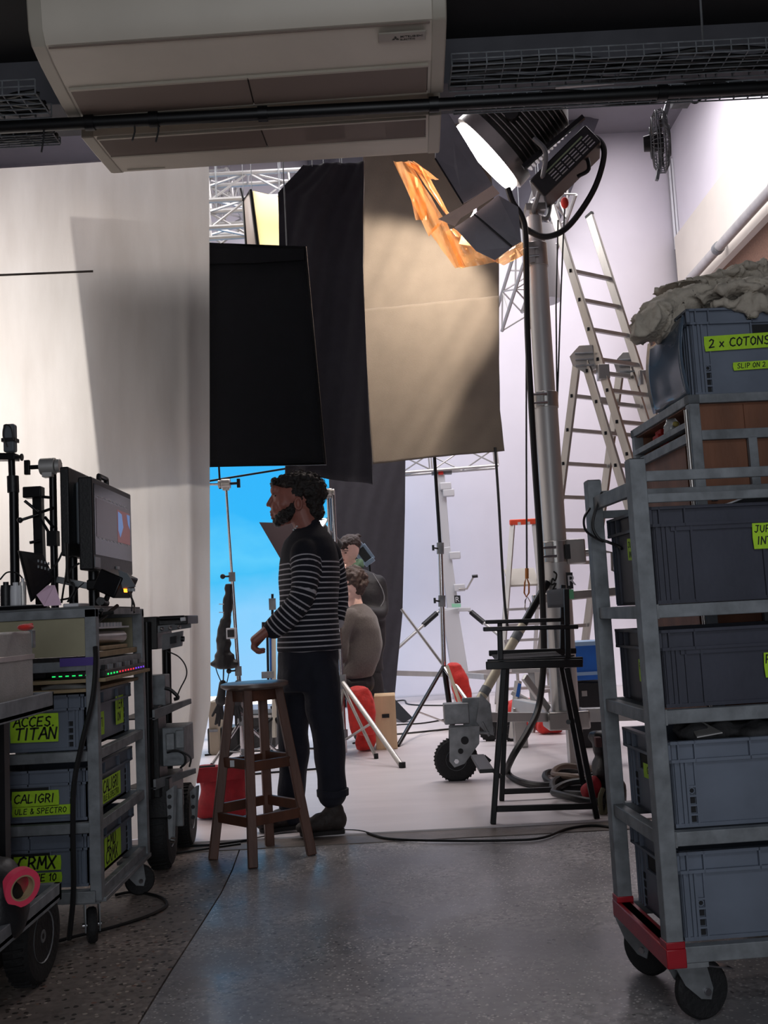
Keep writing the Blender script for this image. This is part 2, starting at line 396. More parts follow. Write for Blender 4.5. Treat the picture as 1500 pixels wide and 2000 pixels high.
def text(body, origin, xd, ud, size, m, parent, jitter=0, name='lettering'):
    """body laid flat with its lower left corner at origin (world)"""
    c = bpy.data.curves.new('t', 'FONT'); c.body = body; c.size = size; c.extrude = .0004; c.offset = size*.005
    o = bpy.data.objects.new('t', c); C.objects.link(o)
    dg = bpy.context.evaluated_depsgraph_get(); me = bpy.data.meshes.new_from_object(o.evaluated_get(dg))
    bpy.data.objects.remove(o); bpy.data.curves.remove(c)
    xd = V(xd).normalized(); ud = V(ud).normalized(); nd = xd.cross(ud).normalized(); og = V(origin)
    for q in me.vertices:
        x, y, z = q.co
        if jitter: y += jitter*size*math.sin(x/size*2.3+size*99); x += jitter*size*math.sin(y/size*3+1)+.12*y
        q.co = og+xd*x+ud*y+nd*z
    me.materials.clear(); me.materials.append(m)
    if parent is not None: me.transform(wm(parent).inverted())
    me.name = name; ob = bpy.data.objects.new(name, me); C.objects.link(ob)
    if parent is not None: ob.parent = parent
    return ob
def sheet(name, m, fn, nu, nv, parent=None, solid=.004, **k):
    mb = MB(); vs = [fn(i/nu, j/nv) for j in range(nv+1) for i in range(nu+1)]
    mb.add(vs, [(j*(nu+1)+i, j*(nu+1)+i+1, (j+1)*(nu+1)+i+1, (j+1)*(nu+1)+i) for j in range(nv) for i in range(nu)])
    return mb.build(name, m, parent, solid=solid, **k)
GL = {'A': [[(0, 0), (.42, 1), (.5, 1), (.85, 0)], [(.15, .38), (.72, .42)]], 'C': [[(.75, .88), (.5, 1), (.2, .85), (.05, .5), (.15, .15), (.45, 0), (.78, .12)]],
 'E': [[(.7, .98), (.1, .95), (.08, 0), (.72, .04)], [(.08, .5), (.6, .52)]], 'S': [[(.7, .88), (.45, 1), (.15, .85), (.2, .6), (.6, .42), (.68, .15), (.4, 0), (.05, .12)]],
 '.': [[(.1, 0), (.16, .08)]], 'T': [[(0, .96), (.8, 1)], [(.4, .98), (.36, 0)]], 'I': [[(.14, 1), (.12, 0)]], 'N': [[(.05, 0), (.1, 1), (.68, .05), (.75, 1)]],
 'L': [[(.1, 1), (.08, 0), (.68, .05)]], 'G': [[(.75, .85), (.45, 1), (.1, .7), (.08, .3), (.4, 0), (.75, .15), (.76, .45), (.45, .43)]],
 'R': [[(.1, 0), (.1, 1), (.5, .98), (.68, .75), (.5, .52), (.12, .48)], [(.35, .5), (.75, 0)]], 'U': [[(.08, 1), (.08, .3), (.35, 0), (.65, .2), (.72, 1)]],
 '&': [[(.75, 0), (.2, .75), (.3, .98), (.52, .9), (.45, .65), (.1, .3), (.2, .02), (.5, .05), (.8, .4)]], 'P': [[(.1, 0), (.1, 1), (.55, .97), (.7, .75), (.5, .5), (.12, .46)]],
 'O': [[(.4, 1), (.1, .75), (.08, .3), (.35, 0), (.68, .2), (.75, .7), (.4, 1)]], 'M': [[(.02, 0), (.12, 1), (.4, .35), (.72, 1), (.85, 0)]], 'X': [[(.05, 1), (.75, 0)], [(.75, 1), (.05, 0)]],
 'x': [[(.1, .6), (.6, .05)], [(.6, .62), (.08, .02)]], 'H': [[(.08, 1), (.08, 0)], [(.7, 1), (.7, 0)], [(.08, .5), (.7, .52)]], '0': [[(.4, 1), (.12, .7), (.15, .2), (.4, 0), (.66, .3), (.62, .8), (.4, 1)]],
 '1': [[(.02, .75), (.25, 1), (.25, 0)]], 'J': [[(.2, 1), (.75, 1)], [(.55, 1), (.52, .2), (.3, 0), (.05, .18)]], 'D': [[(.1, 0), (.1, 1), (.5, .9), (.72, .5), (.5, .08), (.1, 0)]],
 '2': [[(.1, .8), (.35, 1), (.65, .85), (.55, .5), (.08, 0), (.75, .05)]]}
def scrawl(body, origin, xd, ud, size, m, parent, name='lettering'):
    xd = V(xd).normalized(); ud = V(ud).normalized(); nd = xd.cross(ud).normalized(); og = V(origin); mb = MB(); x = 0; rs = random.Random(len(body)*7+int(size*1e4)); th = size*.066
    for ch in body:
        for st in GL.get(ch, []):
            P = [og+xd*(x+(px_*.70+.10*py_)*size)+ud*(py_*size*.80+rs.uniform(-.02, .02)*size) for px_, py_ in st]
            for a, b in zip(P, P[1:]):
                d = (b-a).normalized(); s_ = d.cross(nd)*th; e = d*th*.6
                mb.add([a-e-s_+nd*.0003, b+e-s_+nd*.0003, b+e+s_+nd*.0003, a-e+s_+nd*.0003], [(3, 2, 1, 0)])
        x += size*(.34 if ch in '. I1' else .67)
    return mb.build(name, m, parent, smooth=False)
def ering(c_, a, b, n=20, yaw=0): return [c_+V(a*math.cos(q)*math.cos(yaw)-b*math.sin(q)*math.sin(yaw), a*math.cos(q)*math.sin(yaw)+b*math.sin(q)*math.cos(yaw), 0) for q in [2*PI*i/n for i in range(n)]]
def loft(mb, rows, n=22, yaw=0.0):
    rg = [ering(c_, a, b, n, yaw) for c_, a, b in rows]
    return mb.add([q for r in rg for q in r], [(i*n+j, i*n+(j+1) % n, (i+1)*n+(j+1) % n, (i+1)*n+j) for i in range(len(rg)-1) for j in range(n)]+[tuple(range(n))[::-1], tuple((len(rg)-1)*n+j for j in range(n))])
def bil(c, u, v):
    """bilinear over corners tl,tr,br,bl ; v=0 top"""
    return (c[0]*(1-u)+c[1]*u)*(1-v)+(c[3]*(1-u)+c[2]*u)*v
# ================================================================ SETTING
def slab(name, poly, z0, z1, m):
    mb = MB(); mb.prism([(x, y, z0) for x, y in poly], (0, 0, z1-z0)); return struct(mb.build(name, m, smooth=False))
seam = [(-.66, -3.5)] + [tuple(gr(x, y).xy) for x, y in ((262, 2010), (330, 1900), (395, 1800), (430, 1745), (452, 1700), (470, 1650))] + [(-.66, 5.08)]
slab('floor', [(-3.5, -3.5)]+seam+[(-3.5, 5.08)], -.1, 0, M['terrazzo'])
slab('floor', [(x+.006, y) for x, y in seam]+[(3.5, 5.08), (3.5, -3.5)], -.1, 0, M['floorg'])
mb = MB(); mb.b2(-6, 4.6, 5.08, 14.4, -.1, .012); cf = struct(mb.build('floor_cyclorama', M['cycfloor'], bevel=.004))
mb = MB(); mb.prism([(-3.5, 4.9, 0), (3.5, 4.9, 0), (3.5, 5.079, 0), (-3.5, 5.079, 0)], (0, 0, .004)); struct(mb.build('trim_threshold', mat('threshold_strip', (104, 94, 88), .45, var=.3, scale=8, bump=.2), smooth=False))
# cove + back wall as one surface
def cove(u, v):
    X = -6+10.6*u; R = 1.4
    if v < .5:
        a = v*2*PI/2; return V(X, 14.4-R+R*math.sin(a), .012+R-R*math.cos(a))
    return V(X, 14.4, .012+R+(8.1-R)*(v-.5)*2)
struct(sheet('wall_back', M['white'], cove, 8, 24, solid=.02))
mb = MB(); mb.b2(4.6, 4.75, 5, 14.6, 0, 5.35); struct(mb.build('wall_right', M['chip'], smooth=False))
mb = MB(); mb.b2(4.6, 4.75, 5, 14.6, 6.4, 8.1); struct(mb.build('wall_right', M['white'], smooth=False))
mb = MB(); mb.b2(4.5, 4.75, 5, 9.8, 5.35, 6.4); mb.b2(4.5, 4.75, 9.81, 14.3, 5.35, 6.4); struct(mb.build('wall_right', M['cream'], smooth=False))
mb = MB(); mb.b2(-6.15, -6, 5, 14.6, 0, 8.1); struct(mb.build('wall_left', M['cream'], smooth=False))
mb = MB(); mb.b2(-6.2, 4.8, 4.95, 14.6, 8.1, 8.2); struct(mb.build('ceiling_studio', M['greywall'], smooth=False))
mb = MB(); mb.b2(-6.2, 4.8, 4.85, 4.95, 3.75, 8.1); mb.b2(-6.2, -3.5, 4.85, 4.95, 0, 3.75); mb.b2(3.5, 4.8, 4.85, 4.95, 0, 3.75); struct(mb.build('wall_front', M['greywall'], smooth=False))
# store area shell
mb = MB(); mb.b2(-3.5, 3.5, -3.5, 4.6, 3.78, 3.9); struct(mb.build('ceiling', M['black'], smooth=False))
ga, gb_ = gr(880, 223, 3.56), gr(1500, 188, 3.56); sl = (gb_.y-ga.y)/(gb_.x-ga.x)
mb = MB(); mb.prism([(-3.5, 4.5-sl*0, 3.56), (3.5, ga.y-.28+sl*(3.5-ga.x), 3.56), (3.5, ga.y+sl*(3.5-ga.x), 3.56), (ga.x, ga.y, 3.56), (-3.5, 4.84, 3.56)], (0, 0, .34)); struct(mb.build('trim_lintel', M['lintel'], bevel=.005))
for nm, a in (('wall_left', (-3.62, -3.5)), ('wall_right', (3.5, 3.62))):
    mb = MB(); mb.b2(a[0], a[1], -3.5, 4.84, 0, 3.9); struct(mb.build(nm, M['greywall'], smooth=False))
mb = MB(); mb.b2(-3.6, 3.6, -3.62, -3.5, 0, 3.9); struct(mb.build('wall_rear', M['greywall'], smooth=False))
# pipe along right wall
t = thing('wall_pipe', 'silver duct pipe running along the pale band of the right studio wall', 'pipe', (4.38, 9.5, 5.3))
mb = MB()
mb.cyl((4.38, 6, 5.45), (4.38, 14.2, 5.45), .062, n=16); mb.build('pipe', M['alu2'], t)
for y in (8.6, 10.3, 12.2):
    mb = MB(); mb.cyl((4.38, y-.05, 5.45), (4.38, y+.05, 5.45), .076, n=16); mb.bar((4.38, y, 5.45), (4.5, y, 5.52), .04, .03); mb.build('bracket', M['galv'], t)
# trunking lines in the corner
t = thing('cable_trunking', 'thin pale cable trunking running down the white studio wall', 'trunking', (3.9, 14.3, 3))
for px in (1308, 1314):
    mb = MB(); mb.bar(at(px-2, 310, 14.36), at(px+12, 487, 14.36), .03, .02, (0, 1, 0)); mb.build('channel', M['whiteplastic'], t)
# ---- dark grey folded sheet high behind the lamp
def fn(u, v):
    p = bil([at(600, 130, 13.9), at(1186, 190, 13.9), at(1090, 440, 13.9), at(600, 430, 13.9)], u, v)
    p.y += .05*math.sin(u*38)+.02*math.sin(u*90+v*3); return p
tag(sheet('grey_backing', mat('grey_backing_sheet', (70, 68, 76), .9, var=.1, scale=4), fn, 60, 10), 'dark grey sheet high on the back wall behind the big lamp', 'drape')
# ================================================================ AIR CONDITIONERS (underside seen)
def aircon(tl, tr, br, bl, zt, flip, label):
    """corner points of the underside; tl/tr = edge nearer the camera"""
    ctr = (tl+tr+br+bl)/4
    t = thing('air_conditioner', label, 'air conditioner', (ctr.x, ctr.y, min(p.z for p in (tl, tr, br, bl))))
    c = [tl, tr, br, bl]; H = V(0, 0, zt)
    def q(u, v, dz=0): return bil(c, u, v)+V(0, 0, dz)
    # side profile: underside curves up at the plain end
    if not flip: prof = [(0, .16), (.03, .06), (.1, .018), (.3, .004), (.62, 0), (1, 0)]
    else: prof = [(0, 0), (.4, 0), (.7, .004), (.9, .006), (.975, .018), (1, .045)]
    g0, g1 = (.60, .95) if not flip else (.05, .45)
    mb = MB()
    def ring(u, ins=0):
        return [q(u, v, z+ins) for v, z in prof]+[q(u, prof[-1][0], zt), q(u, prof[0][0], zt)]
    # casing with a recess for the grille: built as strips
    a = ring(.035); b = ring(.965); n = len(a)
    fs = []
    for i in range(n):
        j = (i+1) % n; fs.append((i, j, n+j, n+i))
    mb.add(a+b, fs); mb.build('casing', M['acwhite'], t)
    for u0, u1, e in ((0, .036, 0), (.964, 1, 1)):
        mb = MB(); A = ring(u0, -.004 if 1 else 0); B = ring(u1, -.004); 
        mb.add(A+B, [tuple(range(n))[::-1], tuple(range(n, 2*n))]+[(i, (i+1) % n, n+(i+1) % n, n+i) for i in range(n)])
        mb.build('end_panel', M['acgrey'], t, bevel=.006)
    for u0, u1 in ((.045, .498), (.502, .955)):
        mb = MB()
        for k in range(17):
            v = g0+(g1-g0)*(k+.5)/17
            mb.bar(q(u0, v, -.006), q(u1, v, -.006), .012, .008)
        gp = mb.build('grille', M['acgrille'], t)
        mb = MB(); mb.prism([q(u0-.002, g0, -.002), q(u1+.002, g0, -.002), q(u1+.002, g1, -.002), q(u0-.002, g1, -.002)], (0, 0, .004)); mb.build('grille_backing', mat('grille_dark', (64, 55, 50), .8), t, smooth=False)
        mb = MB()
        for v in (g0-.012, g1+.012): mb.bar(q(u0-.003, v, -.005), q(u1+.003, v, -.005), .012, .012)
        mb.build('grille_frame', M['acgrey'], t)
    if not flip:
        mb = MB(); mb.bar(q(.04, .12, .012), q(.96, .12, .012), .004, .006); mb.build('panel_seam', M['acgrille'], t)
        # badge
        o = q(.835, .27, .002); xd = (q(.95, .27)-q(.835, .27)); ud = (q(.835, .17)-q(.835, .27))
        mb = MB(); mb.prism([o, o+xd, o+xd+ud, o+ud], (0, 0, -.008)); bd = mb.build('badge', mat('badge_plate', (150, 142, 130), .4), t, bevel=.002)
        xn = xd.normalized(); un = ud.normalized(); nd = xn.cross(un)
        if nd.z > 0: nd = -nd
        ce = o+xd*.36+ud*.40+V(0, 0, -.0085); s_ = .0088
        mb = MB()
        for k in range(3):
            aa = PI/2+k*2*PI/3; d1 = xn*math.cos(aa)+un*math.sin(aa); p1 = xn*math.cos(aa-PI/6*1)+un*math.sin(aa-PI/6); p2 = xn*math.cos(aa+PI/6)+un*math.sin(aa+PI/6)
            mb.prism([ce, ce+p1*s_, ce+d1*s_*1.73, ce+p2*s_], (0, 0, -.001))
        mb.build('emblem', M['ink'], bd, smooth=False)
        text('MITSUBISHI', o+xd*.46+ud*.46+V(0, 0, -.0085), xn, un, .017, M['ink'], bd)
        text('ELECTRIC', o+xd*.46+ud*.16+V(0, 0, -.0085), xn, un, .013, M['ink'], bd)
    else:
        o = q(.055, .93, -.0); xd = (q(.17, .93)-q(.055, .93)); ud = (q(.055, .85)-q(.055, .93))
        mb = MB(); mb.prism([o+V(0, 0, .022), o+xd+V(0, 0, .022), o+xd+ud+V(0, 0, .008), o+ud+V(0, 0, .008)], (0, 0, -.008)); mb.build('badge', M['acgrey'], t, bevel=.002)
    return t
Za = 3.24
aircon(gr(52, 82, Za), gr(874, 26, Za), gr(866, 180, Za), gr(134, 232, Za), .30, False, 'beige ceiling air conditioner nearest the camera, with a small badge at its right')
aircon(gr(158, 268, Za), gr(862, 222, Za), gr(858, 306, Za), gr(222, 346, Za), .24, True, 'beige ceiling air conditioner farther off, right above the muslin curtain')
# hanging rods
for px, py, Y in ((880, 110, 4.3), (886, 120, 4.5)):
    pass
# ---- black tube across
t = thing('lighting_tube', 'long black tube hung across the ceiling between the two air conditioners', 'tube', (0, 4.32, 3.2))
p0 = gr(-60, 252, 3.205); p1 = gr(1560, 172, 3.205); p1.y = p0.y
mb = MB(); mb.cyl(p0, p1, .026, n=14); mb.build('tube', M['tube'], t)
for px in (175, 300, 512, 845, 1290):
    c = p0.lerp(p1, (px+60)/1620); mb = MB(); mb.cyl(c-V(.02, 0, 0), c+V(.02, 0, 0), .033, n=14); mb.bar(c, c+V(0, 0, .034), .02, .012); mb.build('clamp', M['blackmetal'], t)
for px, l in ((85, .12), (262, .09), (308, .10)):
    c = p0.lerp(p1, (px+60)/1620)+V(0, .03, 0); mb = MB(); mb.path([c+V(0, -.03, .02), c+V(.0, -.03, -.05), c+V(-.012, -.03, -l)], .004); mb.build('cable_tie', M['cable'], t)
# ---- wire basket trays
def tray(xa, xb, y0, yy, z, n, label, zh=.07):
    t = thing('cable_tray', label, 'cable tray', ((xa+xb)/2, yy, z))
    w_ = y0
    mb = MB()
    for k in range(n):
        x = xa+(xb-xa)*k/(n-1)
        mb.path([(x, yy-w_/2, z+zh), (x, yy-w_/2, z), (x, yy+w_/2, z), (x, yy+w_/2, z+zh)], .0035, 5)
    mb.build('cross_wire', M['galvd'], t, kind='stuff')
    for k in range(6):
        y = yy-w_/2+w_*k/5; mb = MB(); mb.cyl((xa, y, z-.004), (xb, y, z-.004), .0035, n=5); mb.build('long_wire', M['galvd'], t)
    for y in (yy-w_/2, yy+w_/2):
        for zz in (zh, zh/2):
            mb = MB(); mb.cyl((xa, y, z+zz), (xb, y, z+zz), .0035, n=5); mb.build('long_wire', M['galvd'], t)
    for k in range(7):
        y = yy-w_*.38+w_*.76*k/6; pts = [(xa+(xb-xa)*i/14, y+.015*math.sin(i*1.3+k), z+.014+.01*math.sin(i*.9+k*2)) for i in range(15)]
        mb = MB(); mb.path(smooth_pts(pts, 3), .0095, 6); mb.build('cable', M['cable'], t)
    return t
tl_ = at(885, 142, 4.2); tr_ = at(1560, 96, 4.2)
ya, yb_ = gr(900, 126, 3.38).y, gr(905, 176, 3.38).y; yc = gr(900, 221, 3.31).y
tray(tl_.x-.02, tr_.x+.3, yb_-ya, (ya+yb_)/2, 3.38, 26, 'wire basket tray full of black cables right of the air conditioners', .05)
tray(tl_.x+.0, tr_.x+.3, .12, yc-.06, 3.31, 30, 'narrow wire basket tray lying just above the black tube at right', .02)
tray(-2.1, at(118, 200, 4.25).x, .2, gr(60, 230, 3.3).y-.1, 3.3, 12, 'short wire basket tray of cables at the far left ceiling', .06)
tray(-2.1, at(150, 262, 4.5).x, .1, gr(60, 284, 3.24).y-.05, 3.24, 14, 'narrow wire basket tray under the tube above the muslin', .03)
# fluorescent fitting pieces above right
t = thing('batten_rail', 'thin pale rail lying on the right-hand cable tray', 'rail', at(1130, 180, 4.3))
mb = MB(); mb.bar(at(1085, 170, 4.25), at(1200, 160, 4.25), .02, .012); mb.build('rail', M['alu2'], t)
mb = MB(); mb.bar(at(1185, 178, 4.3), at(1280, 171, 4.3), .02, .01); mb.build('rail', M['whiteplastic'], t)
tag(rebase(MB().path([at(1366, -30, 4.0), at(1379, 170, 4.3)], .005, 6).build('hanging_wire', M['galv']), at(1379, 170, 4.3)), 'thin steel wire dropping from the black ceiling onto the tray', 'wire')
# bracket box
c = at(1332, 202, 4.66); t = thing('junction_box', 'small dark steel box fixed below the tray beside the fan', 'box', c)
mb = MB(); mb.box(c+V(0, 0, .015), (.085, .1, .035)); mb.box(V(c.x, c.y, (c.z+3.53)/2), (.03, .03, 3.53-c.z)); mb.build('body', M['galvd'], t, bevel=.003)
mb = MB(); mb.path(smooth_pts([c+V(.04, 0, .01), c+V(.07, 0, -.0), c+V(.11, 0, .035)], 4), .006); mb.build('cable', M['cable'], t)
# ---- fan
c = at(1287, 277, 6.4); t = thing('wall_fan', 'grey caged fan hanging edge-on in front of the white wall', 'fan', c-V(0, 0, .2))
ax = V(1, -.25, .0).normalized(); d, s_, u_ = frame(ax)
mb = MB()
for r, o in ((.20, 0), (.205, .03), (.16, .055), (.1, .068), (.16, -.04), (.1, -.055), (.2, -.015)):
    mb.path([c+ax*o+(s_*math.cos(a)+u_*math.sin(a))*r for a in [2*PI*i/28 for i in range(28)]], .004, 5, closed=True)
for i in range(40):
    a = 2*PI*i/40; e = s_*math.cos(a)+u_*math.sin(a)
    mb.path([c+ax*.07+e*.04, c+ax*.055+e*.16, c+ax*.03+e*.205, c+ax*-.015+e*.2, c-ax*.04+e*.16, c-ax*.055+e*.04], .0025, 4)
mb.build('cage', M['galvd'], t)
mb = MB(); mb.lathe([(0, -.1), (.05, -.1), (.06, -.02), (.05, .03), (0, .03)], c, ax, 16); mb.build('motor', M['dark'], t)
for i in range(4):
    a = i*PI/2+.4; e = s_*math.cos(a)+u_*math.sin(a); g = s_*math.cos(a+.8)+u_*math.sin(a+.8)
    mb = MB(); mb.prism([c+e*.04, c+e*.17, c+(e+g).normalized()*.18+ax*.02, c+g*.05+ax*.02], ax*.003); mb.build('blade', M['dgrey'], t)
tp = at(1306, 196, 6.4)
mb = MB(); mb.bar(c+V(0.03, 0, .12), tp, .05, .03); mb.bar(tp, tp+V(0, 0, .4), .03, .03); mb.build('bracket', M['galv'], t)
mb = MB(); mb.bar(c-V(0, 0, .12), at(1283, 352, 6.4), .03, .02); mb.build('bracket', M['galv'], t)
# ================================================================ STUDIO HANGINGS
# muslin curtain in the opening
def fn(u, v):
    x0 = -2.6; pe = at(407+6*v, 290+1330*v, 5.2)
    X = x0+(pe.x-x0)*u; Z = 3.6*(1-v)+.015
    a = min(1, v*1.2)
    y = 5.22+.028*math.sin(u*23+.5*v)*a+.05*math.exp(-((u-.93)/.02)**2)*a+.035*math.exp(-((u-.80)/.014)**2)*min(1, max(0, v-.45)*3)
    y += .03*math.sin(u*60+4*v)*max(0, u-.72)*2*max(0, v-.35)
    if v > .82 and u > .8: X -= .13*(v-.82)/.18*((u-.8)/.2)
    if v < .18 : y += .012*math.sin(u*5+9*v)
    return V(X, y, Z)
o = sheet('muslin_curtain', M['muslin'], fn, 150, 60, solid=.0)
o.modifiers.clear() if False else None
for m_ in list(o.modifiers): o.modifiers.remove(m_)
tag(o, 'tall cream muslin curtain hanging at the left of the studio opening', 'curtain')
# seam line on muslin
mb = MB(); mb.prism([at(-60, 538, 5.17), at(182, 528, 5.17), at(182, 532, 5.17), at(-60, 542, 5.17)], (0, -.003, 0)); mb.build('seam', mat('dark_seam_thread', (96, 84, 76), .9), o, smooth=False)

# ---- solid black flag just behind the muslin
def flag(name, label, tl, tr, br, bl, m, rod=.012, sag=0.0, band=None):
    ctr = (tl+tr+br+bl)/4
    t = thing(name, label, 'flag', (ctr.x, ctr.y, min(bl.z, br.z)))
    def fn(u, v):
        p = bil([tl, tr, br, bl], u, v); p.y += .006*math.sin(u*9+v*7)+.004*math.sin(v*17)
        if v > .9: p.z -= sag*math.sin(u*PI)*(v-.9)*10
        return p
    sheet('cloth', m, fn, 24, 24, t, solid=.005)
    mb = MB(); mb.path([tl, tr, br, bl], rod, 8, closed=True); mb.build('frame', M['blackmetal'], t)
    return t
t = flag('floppy_flag', 'solid black floppy flag hanging edge against the muslin curtain', at(176, 464, 5.62), at(596, 484, 5.62), at(635, 906, 5.62), at(228, 916, 5.62), M['duvdeep'])
mb = MB(); mb.prism([at(400, 486, 5.605), at(594, 486, 5.605), at(594, 508, 5.605), at(500, 514, 5.605), at(400, 516, 5.605)], (0, -.006, 0)); mb.build('top_hem', M['duvdeep'], t, smooth=False)
hang(t, [at(250, 466, 5.62), at(560, 483, 5.62)])
# rigging bars below flag
YA0 = gr(478, 1500).y
t = thing('flag_arm', 'thin dark rigging arm crossing the blue screen under the black flag', 'rod', at(425, 960, gr(478, 1500).y))
mb = MB(); mb.cyl(at(405, 940, YA0), at(566, 914, YA0), .008); mb.cyl(at(427, 900, YA0), at(430, 955, YA0), .008); mb.build('rod', M['blackmetal'], t)
# ---- tall black drapes
def drape(name, label, poly_l, poly_r, Y, m, folds=3, amp=.03, creases=(), group=None, hem=True, th=.006, cat='drape', clip=None):
    """poly_l / poly_r : lists of (px,py) from top to bottom, same length"""
    n = len(poly_l); t = None
    def edge(P, v):
        f = v*(n-1); i = min(n-2, int(f)); a = f-i
        return (P[i][0]*(1-a)+P[i+1][0]*a, P[i][1]*(1-a)+P[i+1][1]*a)
    def fn(u, v):
        l, r = edge(poly_l, v), edge(poly_r, v); px = l[0]*(1-u)+r[0]*u; py = l[1]*(1-u)+r[1]*u
        p = at(px, py, Y); p.y += amp*math.sin(u*folds*6.28+v*1.5)*(.4+.6*v)+.006*math.sin(u*31+v*23)
        return p
    o = sheet(name, m, fn, 60, 60, solid=th)
    lo = min(at(*poly_l[-1], Y).z, at(*poly_r[-1], Y).z); c = at((poly_l[-1][0]+poly_r[-1][0])/2, poly_r[-1][1], Y)
    rebase(o, (c.x, Y, lo)); tag(o, label, cat, group)
    if lo > .3 and clip is None: hang(o, [at((poly_l[0][0]*(1-k)+poly_r[0][0]*k), (poly_l[0][1]*(1-k)+poly_r[0][1]*k)+4, Y) for k in (.15, .6)])
    return o
drape('black_drape', 'charcoal drape hanging between the solid black flag and the tan lit cloth', [(592, 322), (543, 376), (545, 480), (560, 700), (556, 925)], [(712, 316), (710, 400), (709, 520), (716, 700), (728, 946)], 6.7, M['duv'], 1.6, .03)
tn = drape('tan_drape', 'upper of the two brown lamp-lit cloths beside the charcoal drape', [(709, 250), (709, 330), (709, 480), (706, 622)], [(940, 240), (958, 330), (974, 480), (975, 592)], 8.2, M['duvtan'], .8, .02)
drape('tan_drape', 'lower brown lamp-lit cloth below the seam, darker at its right', [(705, 604), (712, 700), (720, 800), (728, 906)], [(975, 578), (975, 700), (977, 800), (986, 880)], 8.14, M['duvtan'], 1.0, .02, clip=1)
for px in (850,):
    mb = MB(); c_ = at(px, 606-(px-705)*.09, 8.215); mb.box(c_, (.03, .05, .02)); mb.build('clip', M['dark'], bpy.data.objects['tan_drape.001'])
drape('black_drape', 'tall black drape standing down to the floor behind the seated person', [(640, 880), (645, 1000), (655, 1200), (655, 1366)], [(792, 880), (791, 1000), (786, 1200), (770, 1368)], 11.85, M['duv'], 1.2, .05)
drape('black_drape', 'short black drape tail hanging above the head of the striped man', [(640, 740), (640, 800), (640, 925)], [(722, 740), (724, 800), (728, 946)], 8.6, M['duv'], 1.0, .02)
tag(rebase(MB().prism([at(738, 1352, 11.0), at(752, 1346, 11.0), at(806, 1402, 10.0), at(788, 1412, 10.0), at(762, 1396, 10.1)], (0, .05, 0)).build('cloth_tail', M['duvdeep'], bevel=.01), gr(795, 1408)), 'black cloth end lying out on the white floor at the foot of the black drape', 'cloth')
# ---- sky blue screen
mb = MB(); a = at(300, 1000, 12.2).x; b = at(700, 1000, 12.2).x; mb.b2(a, b, 12.2, 12.28, .12, 4.6)
t = thing('sky_screen', 'bright blue sky backdrop screen seen behind the muslin curtain', 'screen', ((a+b)/2, 12.24, .012))
mb.build('screen', M['sky'], t, smooth=False)
for x in (a+.3, b-.3):
    mb = MB(); mb.b2(x-.05, x+.05, 12.0, 12.5, .012, .12); mb.build('foot', M['blackmetal'], t)
# ---- warm glowing lantern
t = thing('silk_light_box', 'glowing warm yellow silk light box hanging left of the charcoal drape', 'light', at(520, 480, 9.2))
sheet('lit_silk', M['warmglow'], lambda u, v: bil([at(490, 372, 9.2), at(560, 388, 9.2), at(560, 560, 9.2), at(514, 560, 9.2)], u, v), 3, 3, t)
mb = MB()
P_ = [at(476, 392, 9.6), at(490, 372, 9.2), at(514, 560, 9.2), at(488, 560, 9.6)]
mb.path(P_, .02, 6, closed=True); mb.cyl(at(476, 392, 9.6), at(470, 368, 9.6), .012); mb.build('frame', M['blackmetal'], t)
hang(t, [at(492, 374, 9.2), at(476, 394, 9.6)])
sheet('side_skirt', mat('translucent_skirt', (176, 160, 150), .6, trans=.35), lambda u, v: bil(P_, u, v), 2, 2, t)
# ---- trusses
def truss(label, p0, p1, w_, r=.025, step=.45, upd=(0, 0, 1), mm=None, group=None):
    p0, p1 = V(p0), V(p1); d, s_, u_ = frame(p1-p0, upd); L = (p1-p0).length; mm = mm or M['alu2']
    t = thing('lighting_truss', label, 'truss', (p0+p1)/2-u_*w_/2, group=group)
    cs = [s_*a*w_/2+u_*b*w_/2 for a, b in ((-1, -1), (1, -1), (1, 1), (-1, 1))]
    for c in cs:
        mb = MB(); mb.cyl(p0+c, p1+c, r, n=8); mb.build('chord', mm, t)
    n = max(2, int(L/step)); mb = MB()
    for i in range(4):
        a, b = cs[i], cs[(i+1) % 4]
        for k in range(n):
            q0 = p0+d*L*k/n; q1 = p0+d*L*(k+1)/n
            if (k+i) % 2: q0, q1 = q1, q0
            mb.cyl(q0+a, q1+b, r*.5, n=5)
            if k % 2 == 0: mb.cyl(q0+a, q0+b, r*.5, n=5)
    mb.build('lattice', mm, t, kind='stuff'); hang(t, [p0.lerp(p1, .3)+V(0, 0, w_*.4), p0.lerp(p1, .7)+V(0, 0, w_*.4)]) if p0.z > 3.4 else None; return t
for (y, Y, l) in ((360, 11.0, 'topmost white truss in the gap left of the charcoal drape'), (412, 10.4, 'second truss from the top in the gap by the glowing silk box'), (458, 10.8, 'lowest truss of those just above the black flag')):
    truss(l, at(330, y+22, Y), at(640, y+4, Y+.3), .30, .03, .38)
truss('white truss running away into the studio above the black flag', at(420, 356, 12.0), at(462, 420, 13.6), .3, .03, .4)
truss('white truss on the far crank stand, low above the floor stands', at(776, 908, 12.4), at(968, 893, 12.5), .24, .02, .32)
truss('steep silver truss leaning down beside the mast under the lamp', at(1088, 360, 10.5), at(1000, 628, 12.2), .34, .022, .3)
tag(rebase(MB().lathe([(0, 0), (.16, 0), (.17, .1), (.17, .75), (0, .78)], at(1064, 590, 9.6), V(-.04, 0, 1), 20).build('space_light', M['whiteplastic']), at(1064, 590, 9.6)), 'white cylindrical cloth light hanging behind the mast below the lamp', 'light')
hang(bpy.data.objects['space_light'], [at(1064, 586, 9.6)])

